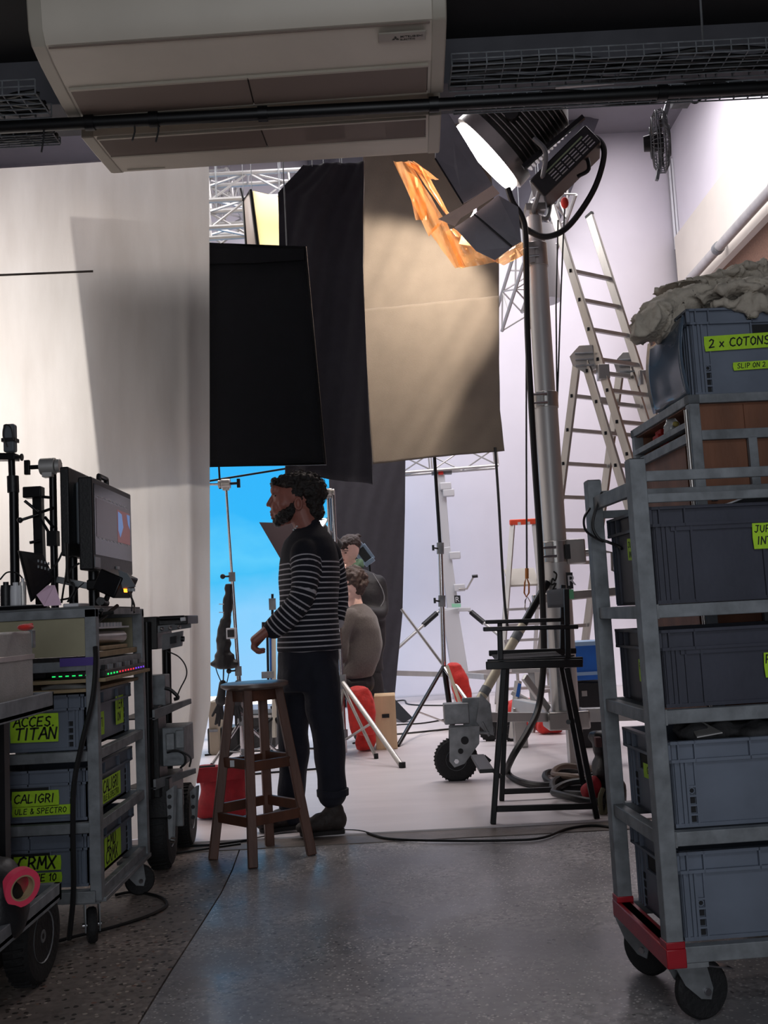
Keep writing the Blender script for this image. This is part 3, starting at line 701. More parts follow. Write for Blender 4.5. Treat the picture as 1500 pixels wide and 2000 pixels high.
# ================================================================ BIG LAMP ON ITS MAST
YM = 6.9
def mastpt(py):  # axis of the mast in the picture, at constant depth
    f = (py-430)/(1400-430); return at(1043+f*62, py, YM)
base = gr(1113, 1440); base = V(mastpt(1400).x, YM, .012)
t = thing('crank_stand', 'tall aluminium crank stand with one pneumatic wheel carrying the big lamp', 'lamp stand', base)
def tubeseg(y0, y1, r): 
    mb = MB(); mb.cyl(mastpt(y1), mastpt(y0), r, n=24); return mb.build('mast_tube', M['alu2'], t)
tubeseg(425, 480, .055); tubeseg(470, 800, .072); tubeseg(780, 1090, .082); tubeseg(1070, 1410, .094)
def collar(y0, y1, r):
    mb = MB(); mb.cyl(mastpt(y1), mastpt(y0), r, n=24); c_ = mastpt((y0+y1)/2)
    mb.box(c_+V(-r*.6, -r*.8, 0), (.05, .05, (mastpt(y0)-mastpt(y1)).length*.9)); o = mb.build('collar', M['alu'], t, bevel=.002)
    for k in (-.03, .03):
        mb = MB(); mb.cyl(c_+V(-r*.6-.05, -r*.8-.02, k), c_+V(-r*.6+.05, -r*.8-.03, k), .009, n=8); mb.build('bolt', M['chrome'], o)
collar(478, 522, .08); collar(768, 798, .088); collar(1058, 1100, .098)
# crank box and handle
c_ = mastpt(1080)+V(.13, -.02, 0)
mb = MB(); mb.box(c_, (.13, .13, .17)); g = mb.build('crank_box', M['alu'], t, bevel=.01)
mb = MB(); mb.cyl(c_+V(.05, 0, -.01), c_+V(.2, -.02, -.01), .028, .022); mb.path([c_+V(.2, -.02, -.01), c_+V(.25, -.02, -.02), c_+V(.245, -.02, -.14), c_+V(.29, -.02, -.16)], .01); mb.build('handle', M['alu'], g)
mb = MB(); mb.box(c_+V(-.06, -.07, -.0), (.035, .01, .1)); mb.build('vent', M['dark'], g)
# graphics on mast: green band, R square, scrawl
for px, w_, h_, m_ in ((1113, 36, 46, M['dark']),):
    q = at(1106, 1113, YM-.1); mb = MB(); mb.prism([at(1107, 1150, YM-.1), at(1120, 1150, YM-.1), at(1118, 1118, YM-.1), at(1105, 1118, YM-.1)], (0, -.003, 0)); sg = mb.build('label_plate', M['dark'], t, smooth=False)
    text('R', at(1108, 1144, YM-.107), (1, 0, .05), (0, 0, 1), .1, M['whiteplastic'], sg)
mb = MB(); mb.prism([at(1107, 1170, YM-.1), at(1121, 1170, YM-.1), at(1120, 1151, YM-.1), at(1107, 1151, YM-.1)], (0, -.003, 0)); mb.build('green_band', mat('green_sticker', (110, 190, 140), .5), t, smooth=False)
mb = MB(); mb.path(smooth_pts([at(x, y, YM-.1) for x, y in ((1081, 1116), (1087, 1122), (1084, 1134), (1079, 1130), (1077, 1142), (1086, 1139), (1080, 1152), (1086, 1150), (1084, 1160))], 4), .006, 5); mb.build('scrawl_mark', M['ink'], t)
# grooves
for dx in (-.05, .035):
    mb = MB(); mb.bar(mastpt(1225)+V(dx, -.088, 0), mastpt(1385)+V(dx, -.088, 0), .014, .008, (0, 1, 0)); mb.build('groove', M['galv'], t)
# legs
hub = mastpt(1398)
def leg(p, q, w_, h_, nm='leg', m_=None):
    mb = MB(); mb.bar(p, q, w_, h_); return mb.build(nm, m_ or M['alu2'], t, bevel=.005)
mb = MB(); mb.box(hub+V(0, 0, -.02), (.28, .28, .12)); mb.build('base_hub', M['alu'], t, bevel=.012)
wc = gr(893, 1528); wc.z = 0
leg(hub+V(-.1, -.05, .0), V(wc.x+.10, wc.y+.05, .40), .07, .06)
leg(hub+V(.1, .0, -.0), hub+V(.62, -.1, .0), .08, .09)
leg(hub+V(0, .1, 0), hub+V(-.2, .95, .0), .08, .09)
for p in (hub+V(.05, 0, -.12), hub+V(.60, -.1, -.08), hub+V(-.2, .95, -.08)):
    mb = MB(); mb.b2(p.x-.05, p.x+.05, p.y-.05, p.y+.05, .012, p.z+.06); mb.build('foot', M['alu'], t, bevel=.006)
# diagonal brace to the wheel leg
pb = V(wc.x+.16, wc.y+.06, .47); pt_ = mastpt(1130)+V(-.06, -.06, 0)
mb = MB(); mb.cyl(pb, pb.lerp(pt_, .62), .032, n=14); mb.build('brace_tube', mat('cream_tube', (208, 198, 176), .45, .2, var=.1), t)
mb = MB(); mb.cyl(pb.lerp(pt_, .55), pb.lerp(pt_, .97), .026, n=14); mb.build('brace_tube', M['blackmetal'], t)
for k0, k1 in ((.08, .13), (.5, .56)):
    mb = MB(); mb.cyl(pb.lerp(pt_, k0), pb.lerp(pt_, k1), .034, n=14); mb.build('brace_collar', M['galvd'], t)
mb = MB(); mb.bar(mastpt(1168)+V(-.18, -.02, 0), mastpt(1160)+V(.5, -.02, 0), .06, .06); mb.build('ring_arm', M['alu'], t, bevel=.008)
leg(V(wc.x+.5, wc.y+.25, .62), hub+V(-.12, -.02, .05), .03, .05, 'strut')
# end block, fork, wheel
hb = V(wc.x+.08, wc.y+.04, .40)
mb = MB(); mb.box(hb+V(-.06, -.02, .03), (.16, .12, .13)); mb.box(hb+V(.05, -.03, .03), (.14, .015, .19)); eb = mb.build('end_block', M['galv'], t, bevel=.008)
mb = MB(); mb.prism([hb+V(.1, -.06, .15), hb+V(.16, -.06, .08), hb+V(.17, -.06, -.12), hb+V(.12, -.06, -.1), hb+V(.06, -.06, -.03)], (0, .01, 0)); mb.cyl(hb+V(.02, -.05, -.09), hb+V(.14, -.06, -.1), .01); mb.cyl(hb+V(.1, -.06, -.03), hb+V(.14, -.06, -.12), .008); mb.build('brake_plate', M['galv'], eb, bevel=.002)
for dy in (-.055, .055):
    mb = MB(); mb.prism([V(wc.x-.03, wc.y+dy, .35), V(wc.x+.16, wc.y+dy, .35), V(wc.x+.15, wc.y+dy, .24), V(wc.x+.05, wc.y+dy, .12), V(wc.x-.015, wc.y+dy, .10), V(wc.x-.045, wc.y+dy, .14)], (0, .008, 0)); f_ = mb.build('fork', M['galv'], t, bevel=.002)
    mb = MB(); mb.cyl(V(wc.x+.06, wc.y+dy-.004, .265), V(wc.x+.06, wc.y+dy+.012, .265), .025, n=16); mb.cyl(V(wc.x+.03, wc.y+dy-.004, .20), V(wc.x+.03, wc.y+dy+.012, .20), .017, n=16); mb.build('fork_hole', M['cratek'], f_)
    mb = MB(); mb.cyl(V(wc.x, wc.y+dy-.012, .14), V(wc.x, wc.y+dy+.014, .14), .016, n=6); mb.build('axle_nut', M['chrome'], f_)
def tyre(c_, r, w_, ax, parent, rim=.45, nm='wheel', seg=36):
    c_ = V(c_); ax = V(ax).normalized()
    prof = [(r*rim, -w_*.42), (r*.72, -w_*.5), (r*.9, -w_*.46), (r*.985, -w_*.3), (r, 0), (r*.985, w_*.3), (r*.9, w_*.46), (r*.72, w_*.5), (r*rim, w_*.42)]
    mb = MB(); mb.lathe(prof, c_, ax, seg); o = mb.build(nm, M['rubber'], parent)
    mb = MB(); d_, s2, u2 = frame(ax)
    for k in range(seg):
        a = 2*PI*k/seg; e = s2*math.cos(a)+u2*math.sin(a); tt = ax.cross(e)
        mb.bar(c_+e*r*.985-ax*w_*.34+tt*.004, c_+e*r*.985+ax*w_*.34-tt*.004, .008, .010, e)
    mb.build('tread', M['rubber'], o)
    mb = MB(); mb.lathe([(0, -w_*.40), (r*.12, -w_*.44), (r*.2, -w_*.36), (r*rim*.9, -w_*.30), (r*(rim+.03), -w_*.46), (r*(rim+.03), w_*.46), (r*rim*.9, w_*.30), (r*.2, w_*.36), (r*.12, w_*.44), (0, w_*.40)], c_, ax, 24)
    mb.build('rim', M['galv'], o); return o
tyre((wc.x, wc.y, .143), .138, .075, (0, 1, 0), t)
# ---------------------------------------------------------------- lamp head
t = thing('film_lamp', 'large film lamp on the crank stand, barn doors open towards the tan cloth', 'lamp', mastpt(425))
lc = at(950, 306, YM)
LD = V(-.76, .27, -.62); LD.normalize()
sv = V(.63, 0, -.77); sv = (sv-LD*sv.dot(LD)).normalized(); nv = LD.cross(sv).normalized()
if nv.y > 0: nv = -nv          # nv points to the camera
LR = .30
mb = MB(); mb.lathe([(0, -.02), (LR*.98, -.02), (LR, .0), (LR, .03), (LR*.92, .04), (LR*.5, .05), (0, .055)], lc, LD, 36); mb.build('lens', M['glow'], t)
for a_ in (-.07,):
    mb = MB(); mb.lathe([(LR*.8, -.13), (LR*1.07, -.13), (LR*1.09, -.03), (LR*1.02, -.018), (LR*.8, -.018)], lc, LD, 36); mb.build('lens_ring', M['alu'], t)
mb = MB(); mb.lathe([(0, -.62), (.18, -.62), (.25, -.56), (.27, -.13), (0, -.13)], lc, LD, 28); mb.build('housing', mat('lamp_housing', (70, 70, 66), .5, .5, var=.25, scale=10), t)
for k in range(12):
    z = -.17-.033*k; mb = MB(); mb.lathe([(.26, z), (.30, z), (.30, z-.006), (.26, z-.006)], lc, LD, 28); mb.build('cooling_fin', M['alu'], t)
bc = lc+sv*.47-LD*.33
Rb = Matrix((LD, sv, nv)).transposed()
mb = MB(); mb.box(bc, (.52, .16, .44), Rb); bb = mb.build('ballast_box', M['dark'], t, bevel=.012)
mb = MB(); mb.box(bc+nv*.223-LD*.02-sv*.035, (.34, .01, .004), Rb); mb.build('label_strip', mat('green_strip', (150, 170, 130), .4), bb)
for i in range(6):
    for j in range(4):
        mb = MB(); mb.box(bc+nv*.223-LD*(.20-.062*i)+sv*(-.012+.022*j), (.05, .008, .004), Rb)
        mb.build('vent_slot', M['alu'] if (i+j) % 3 else M['chrome'], bb)
for k in range(9):
    pass
mb = MB(); mb.box(lc-LD*.36+nv*.05-sv*.30, (.42, .07, .34), Rb); mb.build('top_box', M['alu'], t, bevel=.01)
mb = MB(); mb.bar(lc-LD*.10+sv*.30+nv*.24, lc-LD*.62+sv*.34+nv*.2, .03, .03); mb.build('side_rail', M['blackmetal'], t)
# yoke
yk0 = mastpt(425)
mb = MB(); mb.path(smooth_pts([lc-LD*.28+nv*.28+sv*.22, lc-LD*.26+nv*.29+sv*.36, yk0+V(.02, -.16, .12), yk0+V(0, -.02, .03), yk0+V(.12, .1, .05), lc-LD*.30-nv*.31+sv*.3, lc-LD*.28-nv*.31], 6), .018, 8)
mb.build('yoke', M['galv'], t)
mb = MB(); mb.cyl(yk0-V(0, 0, .03), yk0+V(0, 0, .08), .03); mb.box(yk0+V(.01, 0, .06), (.14, .12, .05)); mb.build('spigot', M['alu'], t)
mb = MB(); mb.cyl(lc-LD*.28+nv*.28, lc-LD*.28+nv*.36, .05); mb.build('tilt_knob', M['dark'], t)
# barn doors
bloom_leaf = mat('barn_door_bloomlit', (124, 124, 132), .45, .1, var=.1, scale=8)  # lens bloom put into the base colour as a lighter grey
def leaf(pts, th=.006):
    mb = MB(); P = [at(x, y, 6.52+(Y-6.8)*.2) for x, y, Y in pts]; mb.prism(P, (0, th, 0)); return mb.build('barn_door', bloom_leaf, t, smooth=False)
leaf([(864, 205, 6.86), (878, 225, 6.86), (962, 362, 6.82), (904, 398, 7.05), (850, 310, 7.2), (846, 205, 7.2)])
leaf([(926, 418, 7.1), (973, 381, 6.84), (1012, 404, 6.84), (1018, 472, 6.9), (1000, 482, 7.05)])
leaf([(926, 419, 7.1), (1000, 483, 7.06), (967, 508, 7.2), (930, 490, 7.35), (888, 444, 7.4)])
mb = MB(); mb.prism([at(x, y, 6.48+(Y-6.8)*.2) for x, y, Y in ((962, 362, 6.8), (976, 378, 6.8), (900, 426, 7.15), (888, 442, 7.3), (856, 428, 7.35), (898, 405, 7.1))], (0, -.003, 0)); mb.build('silver_tape', mat('silver_tape', (214, 190, 176), .35, .3), t, smooth=False)
for a_, b_ in (((904, 398, 7.04), (850, 310, 7.19)), ((926, 418, 7.09), (1000, 482, 7.05))):
    mb = MB(); mb.cyl(at(a_[0], a_[1], 6.51), at(b_[0], b_[1], 6.55), .007); mb.build('hinge_rod', M['blackmetal'], t)
# gel film sheets
def film(tl, tr, br, bl, amp=.02, k=9, label=None):
    c4 = [at(x, y, 6.66+(Y-7.1)*.5) for x, y, Y in (tl, tr, br, bl)]
    def fn(u, v):
        p = bil(c4, u, v); a = amp*(math.sin(u*k+v*3)+.6*math.sin(v*k*1.7+u*2)); p.y += a; p.z += a*.25; return p
    o = sheet('gel_film', M['gel'], fn, 16, 22, t, solid=0)
    for m_ in list(o.modifiers): o.modifiers.remove(m_)
    return o
film((768, 314, 7.3), (800, 318, 7.1), (868, 430, 7.1), (838, 462, 7.35), .02)
film((790, 330, 7.3), (822, 352, 7.3), (838, 430, 7.2), (812, 430, 7.35), .012)
film((838, 452, 7.35), (868, 425, 7.1), (908, 520, 7.3), (890, 524, 7.4), .02)
film((796, 312, 7.15), (830, 330, 7.2), (884, 430, 7.2), (872, 420, 7.2), .01)
film((786, 316, 7.2), (808, 314, 7.2), (858, 352, 7.1), (842, 350, 7.2), .01)
film((870, 452, 7.3), (886, 445, 7.25), (972, 512, 7.25), (900, 524, 7.4), .018)
film((920, 420, 7.3), (930, 440, 7.3), (936, 474, 7.3), (926, 470, 7.3), .01)
film((960, 508, 7.2), (1018, 470, 7.0), (1030, 495, 7.0), (985, 518, 7.2), .02)
# added hidden leaf, shaped to shade the lower right of the tan cloth
L0 = lc+LD*.2+V(0, .1, 0)
mb = MB(); mb.prism([L0.lerp(at(x, y, 8.14), .19) for x, y in ((1010, 560), (972, 650), (905, 748), (850, 930), (1040, 960))], V(.004, .004, 0)); mb.build('barn_door', bloom_leaf, t, smooth=False)
# lamp output
light('film_lamp_beam', 'SPOT', lc+LD*.2+V(0, .1, 0), at(752, 650, 8.2), 270, (1, .87, .72), .022, cone=math.radians(88), blend=.4)
light('film_lamp_spill', 'SPOT', lc+LD*.19, lc+LD*2, 45, (1, .9, .75), .08, cone=math.radians(140), blend=.5)
# power cable of lamp
cb = thing('lamp_cable', 'thick black power cable looping from the lamp down the mast to the floor', 'cable', gr(1050, 1530))
pl = lc+sv*.26-LD*.60+nv*.1
mb = MB(); mb.path(smooth_pts([at(1112, 290, 6.75), at(1138, 272, 6.7), at(1164, 270, 6.7), at(1180, 300, 6.7), at(1160, 370, 6.7), at(1112, 440, 6.7), at(1070, 462, 6.7), at(1035, 452, 6.72), at(1010, 430, 6.72), at(1008, 412, 6.72)], 8), .021, 8); mb.build('cable', M['cable'], cb)
mb = MB(); mb.cyl(at(1108, 292, 6.75), at(1146, 268, 6.7), .035, .028, 12); mb.build('connector', M['dark'], cb, bevel=.003)
mb = MB(); mb.path(smooth_pts([at(992, 368, 6.6), at(1002, 396, 6.6), at(1020, 425, 6.6), at(1027, 470, 6.6), at(1030, 640, 6.6), at(1037, 780, 6.6), at(1044, 900, 6.6), at(1054, 1050, 6.6), at(1060, 1180, 6.6), at(1062, 1290, 6.6), at(1052, 1380, 6.5), at(1030, 1430, 6.3), at(1000, 1480, 6.2)]+[gr(992, 1510, .03), gr(1020, 1528, .03), gr(1070, 1534, .03), gr(1130, 1520, .03), gr(1180, 1512, .03)], 8), .021, 8); mb.build('cable', M['cable'], cb)
mb = MB(); mb.path(smooth_pts([at(1112, 318, 6.72), at(1140, 300, 6.68), at(1150, 330, 6.68), at(1128, 345, 6.72)], 5), .014, 8); mb.build('grab_handle', M['dark'], t)
# coil of cable on floor right of chair
t = thing('cable_coil', 'coil of thick black and brown cable on the white floor behind the tall chair', 'cable', gr(1130, 1535))
for k, (px, py, rx, ry, m_) in enumerate(((1120, 1518, .17, .28, M['cable']), (1136, 1536, .16, .30, M['cable']), (1130, 1508, .15, .22, mat('brown_hose', (110, 92, 80), .5)), (1148, 1545, .18, .26, M['cable']))):
    c_ = gr(px, py, .03+.018*k); mb = MB(); mb.path([c_+V(rx*math.cos(a), ry*math.sin(a), .008*math.sin(3*a+k)) for a in [2*PI*i/40 for i in range(40)]], .019, 8, closed=True); mb.build('loop', m_, t)
# ropes
for pts, lab in ((((1090, 430), (1086, 600), (1088, 800)), 'thin black rope hanging close behind the mast'), (((1103, 400), (1096, 560), (1088, 800)), 'thin black rope beside the big ladder, meeting its twin below')):
    mb = MB(); mb.path([at(x, y, 7.3) for x, y in pts], .006, 6); o = mb.build('rope', M['cable']); tag(rebase(o, at(1088, 800, 7.3)), lab, 'rope')
mb = MB(); mb.path([at(1028, 520, 7.6), at(1028, 880, 7.6), at(1029, 1126, 7.6)], .007, 6)
t = thing('hook_rope', 'thin rope with carabiner hook dropping in front of the red-topped stepladder', 'rope', at(1029, 1190, 7.6)); mb.build('rope', M['cable'], t)
mb = MB(); mb.path([at(x, y, 7.6) for x, y in ((1028, 1126), (1033, 1140), (1033, 1158), (1028, 1166), (1024, 1158), (1025, 1138))], .007, 6, closed=True); mb.cyl(at(1029, 1110, 7.6), at(1029, 1130, 7.6), .014); mb.build('hook', mat('brass_hook', (170, 110, 60), .4, .6), t)
mb = MB(); mb.path([at(x, y, 7.6) for x, y in ((1030, 1166), (1036, 1176), (1034, 1192), (1029, 1196), (1025, 1188), (1026, 1172))], .005, 6, closed=True); mb.build('ring', M['chrome'], t)
mb = MB(); mb.path(smooth_pts([at(967, 874, 8.15), at(974, 980, 8.15), at(980, 1090, 8.15), at(986, 1180, 8.15), at(992, 1230, 8.15)], 6), .011, 6); tag(rebase(mb.build('hanging_cable', M['cable']), at(992, 1230, 8.15)), 'black cable hanging from the corner of the tan cloth', 'cable')
tag(rebase(MB().sph(at(1103, 396, 7.25), (.03, .03, .045)).build('red_weight', M['redcloth']), at(1103, 402, 7.25)), 'small red ball tied to the rope right of the lamp', 'weight')
# ================================================================ BIG COMBINATION LADDER
th_ = math.radians(35); RD = V(math.cos(th_), math.sin(th_), 0); LNV = V(-math.sin(th_), math.cos(th_), 0)
t = thing('combination_ladder', 'tall aluminium combination ladder, A-frame with its third section run up, behind the mast', 'ladder', (1.9, 7.9, .012))
Hh = at(1146, 700, 8.0); LT = math.radians(15.5)
du = (V(0, 0, 1)*math.cos(LT)+LNV*math.sin(LT)); dd_ = -du; d2 = (V(0, 0, -1)*math.cos(LT)+LNV*math.sin(LT))
def rail(p, q, nm='rail', w_=.075, h_=.026):
    mb = MB(); mb.bar(p, q, h_, w_, LNV); return mb.build(nm, M['alu'], t, bevel=.003)
def rungs(org, dr, s0, n, wid, hgt=.03, st=.28):
    for k in range(n):
        c_ = org+dr*(s0+st*k); mb = MB(); mb.bar(c_, c_+RD*wid, hgt, .03, LNV); r_ = mb.build('rung', M['alu2'], t)
W_ = .46
Lb = Hh.z/math.cos(LT)-.02
nv2 = du.cross(RD).normalized()
# section 1 (fixed, hinge to floor, front)
o1 = Hh+V(0, 0, 0)
for s_ in (-.03, W_+.03): rail(o1+RD*s_+du*.02, o1+RD*s_+dd_*Lb)
rungs(o1, dd_, .12, 11, W_)
# sliding section rising above the hinge
o2 = Hh+RD*.0+V(.07, -.09, .0)
top = (at(1084, 408, 8.0)-Hh).length+.18
for s_ in (0, W_): rail(o2+RD*s_+du*(top-.02), o2+RD*s_+dd_*1.9)
rungs(o2+RD*.01, du, -1.72, 10, W_-.02)
# rear section
for s_ in (-.03, W_+.03): rail(o1+RD*s_+V(-.05, .03, 0), o1+RD*s_+d2*Lb+V(-.05, .03, 0))
rungs(o1+V(-.05, .03, 0), d2, .3, 10, W_)
for s_ in (-.03, W_+.03):
    c_ = Hh+RD*s_
    mb = MB(); mb.prism([c_+V(-.12, 0, .02), c_+V(-.04, -.03, .10), c_+V(.06, -.06, .09), c_+V(.08, -.06, -.10), c_+V(0, -.03, -.14), c_+V(-.1, 0, -.06)], RD*.02); hg = mb.build('hinge', M['alu'], t, bevel=.003)
    for k in range(3):
        mb = MB(); mb.cyl(c_+V(-.08, -.04, .03-.05*k), c_+V(.06, -.08, .02-.05*k), .008); mb.build('hinge_pin', M['galv'], hg)
    mb = MB(); mb.box(o2+RD*(s_ if s_ > 0 else 0)+dd_*.16, (.09, .09, .12)); mb.build('guide_bracket', M['alu'], t, bevel=.004)
# dark rung-plug holes on the near rails
for org, dr, s0, n in ((o2+V(0, 0, 0), du, -1.72, 10), (o1+RD*-.03, dd_, .12, 8), (o1+RD*-.03+V(-.05, .03, 0), d2, .3, 6)):
    for k in range(n):
        c_ = org+dr*(s0+.28*k)-RD*.0135; mb = MB(); mb.box(c_, (.02, .02, .026)); mb.build('rung_plug', M['cratek'], t)
for s_ in (0, W_):
    c_ = o2+RD*s_+du*(top-.01); mb = MB(); mb.bar(c_-du*.012, c_+du*.012, .03, .08, LNV); mb.build('end_cap', M['dark'], t)
# ================================================================ STEPLADDER WITH RED TOP
gy = gr(1025, 1392); Y0 = gy.y
t = thing('stepladder', 'aluminium platform stepladder with orange-red top cap behind the tall chair', 'ladder', (at(1025, 1392, Y0).x, Y0, .012))
zt = at(1020, 1022, Y0).z
tl2, tr2 = at(1001, 1024, Y0+.1), at(1043, 1022, Y0+.1); bl2, br2 = at(972, 1395, Y0-.5), at(1080, 1395, Y0-.5)
bl2.z = br2.z = .012
for a, b in ((tl2, bl2), (tr2, br2)):
    mb = MB(); mb.bar(a, b, .05, .03); mb.build('front_rail', M['alu2'], t)
bk = V(0, 1.0, 0)
for a, b in ((tl2, bl2), (tr2, br2)):
    a2 = a.lerp(b, .30); mb = MB(); mb.bar(a2+V(0, .05, 0), V(b.x*.4+a2.x*.6, b.y+1.5, .012), .04, .03); mb.build('rear_rail', M['alu2'], t)
for k in range(7):
    f = .46+.08*k
    if f > .98: break
    mb = MB(); mb.bar(tl2.lerp(bl2, f), tr2.lerp(br2, f), .10, .025, (0, 0, 1)); mb.build('step', M['alu2'], t)
f = .30; mb = MB(); p, q = tl2.lerp(bl2, f), tr2.lerp(br2, f); mb.prism([p+V(0, 0, -.08), q+V(0, 0, -.08), q+V(0, .35, .10), p+V(0, .35, .10)], (0, 0, .02)); mb.build('platform', mat('ladder_platform', (176, 170, 160), .6), t)
mb = MB(); mb.bar(tl2+V(-.03, 0, .02), tr2+V(.03, 0, .02), .06, .06); mb.build('top_cap', M['orange'], t, bevel=.01)
mb = MB(); mb.bar(tl2+V(.05, -.04, .0), tl2+V(.08, -.04, .0), .04, .03); mb.bar(tr2-V(.05, .04, .0), tr2-V(.08, .04, .0), .04, .03); mb.build('cap_slot', M['whiteplastic'], t)
# ================================================================ STANDS
def tri_stand(label, base, h, r, tilt=V(0, 0, 0), legs=((1, 0),), spread=.5, zc=.5, m=None, foldz=.1, name='light_stand', cat='stand', top=True, seg=3, thick=.012, group=None):
    m = m or M['chrome']; t = thing(name, label, cat, base, group=group)
    b = V(base); tp = b+V(0, 0, h)+tilt
    for k in range(seg):
        f0 = foldz/h if k == 0 else k/seg; f1 = (k+1)/seg
        mb = MB(); mb.cyl(b.lerp(tp, f0), b.lerp(tp, f1), r*(1-.22*k), n=12); mb.build('pole', m, t)
        if k:
            c_ = b.lerp(tp, f0); mb = MB(); mb.cyl(c_-V(0, 0, .04), c_+V(0, 0, .03), r*1.5, n=12); cl = mb.build('collar', M['galv'], t)
            mb = MB(); mb.cyl(c_, c_+V(-.06, -.03, 0), .007); mb.sph(c_+V(-.065, -.033, 0), (.02, .012, .02), 8); mb.build('knob', M['dark'], cl)
    for ax, ay in legs:
        f_ = V(b.x+ax*spread, b.y+ay*spread, b.z+.012); a_ = b+V(0, 0, zc)+tilt*(zc/h)
        mb = MB(); mb.cyl(a_, f_, thick); lg = mb.build('leg', m, t)
        mb = MB(); mb.cyl(f_+(a_-f_).normalized()*.05, f_, thick*1.25); mb.build('rubber_foot', M['rubber'], lg)
        mid = a_.lerp(f_, .62); lo = b+V(0, 0, foldz)
        mb = MB(); mb.bar(mid, lo, .02, .008); mb.build('strut', M['alu2'], t)
    mb = MB(); mb.cyl(b+V(0, 0, zc-.04)+tilt*(zc/h), b+V(0, 0, zc+.03)+tilt*(zc/h), r*1.8); mb.cyl(b+V(0, 0, foldz-.02), b+V(0, 0, foldz+.03), r*1.6); mb.build('leg_collar', M['galv'], t, kind='stuff')
    return t, tp
def griphead(c_, t, ax=(1, 0, 0), s=1.0, m=None):
    m = m or M['alu']; ax = V(ax).normalized(); c_ = V(c_)
    mb = MB(); mb.cyl(c_-ax*.03*s, c_+ax*.03*s, .034*s, n=16); mb.cyl(c_-ax*.05*s, c_-ax*.032*s, .028*s, n=12); mb.box(c_-V(0, 0, .02*s), (.04*s, .04*s, .05*s)); g = mb.build('grip_head', m, t, bevel=.002)
    mb = MB(); mb.cyl(c_+ax*.03*s, c_+ax*.085*s, .009*s); mb.bar(c_+ax*.085*s-V(0, 0, .03*s), c_+ax*.085*s+V(0, 0, .03*s), .022*s, .018*s); mb.build('tee_knob', M['blackmetal'], g, bevel=.003)
    return g
def red_bag(label, c_, w_, h_, d_=.10, m=None, droop=.0, name='sandbag', rot=0.0, ground=False):
    """two-lobed saddle bag hung over a bar, c_ = top centre"""
    c_ = V(c_); mb = MB(); Rz = Matrix.Rotation(rot, 3, 'Z')
    for s_ in (-1, 1):
        loft(mb, [(c_+Rz @ V(droop*f+.01*math.sin(f*5), s_*(d_*.30+d_*.20*math.sin(f*PI)), -h_*f), w_*.5*(.62+.38*math.sin(.3+f*2.4)), d_*(.16+.26*math.sin(.3+f*2.5))) for f in [k/8 for k in range(9)]], 18, rot)
    mb.sph(c_+V(0, 0, -.01), (w_*.36, d_*.5, .03), 10, Rz)
    me = remesh(mb, .010, smooth=5, noise_amp=.012, noise_scale=14)
    o = mobj(me, name, m or M['redcloth']); lo = min(q.co.z for q in me.vertices)
    if ground: me.transform(Matrix.Translation((0, 0, .013-lo))); lo = .013
    rebase(o, (c_.x, c_.y, lo)); tag(o, label, 'sandbag'); return o
# C-stand behind muslin edge, left
b1 = gr(478, 1500); b1.z = .012
tp_ = at(441, 945, b1.y)
t, tp = tri_stand('chrome grip stand in front of the blue screen carrying a black bag', b1, tp_.z-.012, .017, V(tp_.x-b1.x, 0, 0), ((-.7, -.5), (.9, .3), (-.2, .9)), .34, .34)
griphead(tp, t, (1, 0, 0), 1.15)
mb = MB(); mb.cyl(tp+V(-.06, 0, 0), tp+V(-.35, 0, .01), .009); mb.build('arm', M['chrome'], t)
# hanging black bag and box on it
t = thing('hanging_bag', 'long black strap bag hanging on the left grip stand', 'bag', at(440, 1308, b1.y-.08))
mb = MB()
mb.path(smooth_pts([at(x, y, b1.y-.06) for x, y in ((447, 1140), (446, 1160), (444, 1200), (438, 1225), (437, 1260), (438, 1285), (437, 1306))], 4), [.030]*5+[.036]*5+[.046]*5+[.056]*4+[.07]*6, 10)
for x, y, rx, rz in ((425, 1297, .06, .03), (455, 1297, .04, .03)): mb.sph(at(x, y, b1.y-.06), (rx, .045, rz))
mobj(remesh(mb, .01, smooth=4, noise_amp=.012, noise_scale=18), 'bag_body', M['dark'], t)
for y in (1180, 1196):
    mb = MB(); mb.bar(at(428, y, b1.y-.12), at(437, y, b1.y-.12), .01, .006); mb.build('buckle', M['whiteplastic'], t)
mb = MB(); mb.path(smooth_pts([at(418, 1290, b1.y-.06), at(426, 1318, b1.y-.06), at(440, 1340, b1.y-.06), at(450, 1300, b1.y-.06)], 5), .004, 5); mb.build('cord', M['cable'], t)
c_ = at(452, 1237, b1.y-.14); t = thing('battery_pack', 'small square battery box clamped to the left grip stand', 'box', c_-V(0, 0, .04))
mb = MB(); mb.box(c_, (.07, .05, .08)); mb.build('body', M['whiteplastic'], t, bevel=.004)
mb = MB(); mb.box(c_-V(0, .028, 0), (.05, .01, .055)); mb.build('cover', M['dark'], t, bevel=.003)
# gloves
t = thing('work_gloves', 'pair of black work gloves hanging beside the stool top', 'gloves', at(432, 1425, b1.y-.04))
mb = MB(); mb.path([at(437, 1300, b1.y-.05), at(436, 1338, b1.y-.04), at(464, 1338, b1.y-.04)], .006); mb.build('glove_clip', M['cable'], t)
for ox, tips in ((0, ((415, 1398), (421, 1414), (428, 1417), (436, 1404))), (30, ((452, 1402), (461, 1416), (470, 1408), (476, 1392)))):
    mb = MB(); pc = at(435+ox, 1335, b1.y-.04); pm = at(431+ox, 1368, b1.y-.04)
    mb.limb([pc, pm], [.028, .034]); mb.sph(pm, (.042, .025, .045))
    for k, (x, y) in enumerate(tips): q = at(x, y, b1.y-.06+.01*k); mb.limb([pm.lerp(q, .25), pm.lerp(q, .65), q], [.013, .012, .010], 8)
    mobj(remesh(mb, .005, smooth=3), 'glove', M['dark'], t)
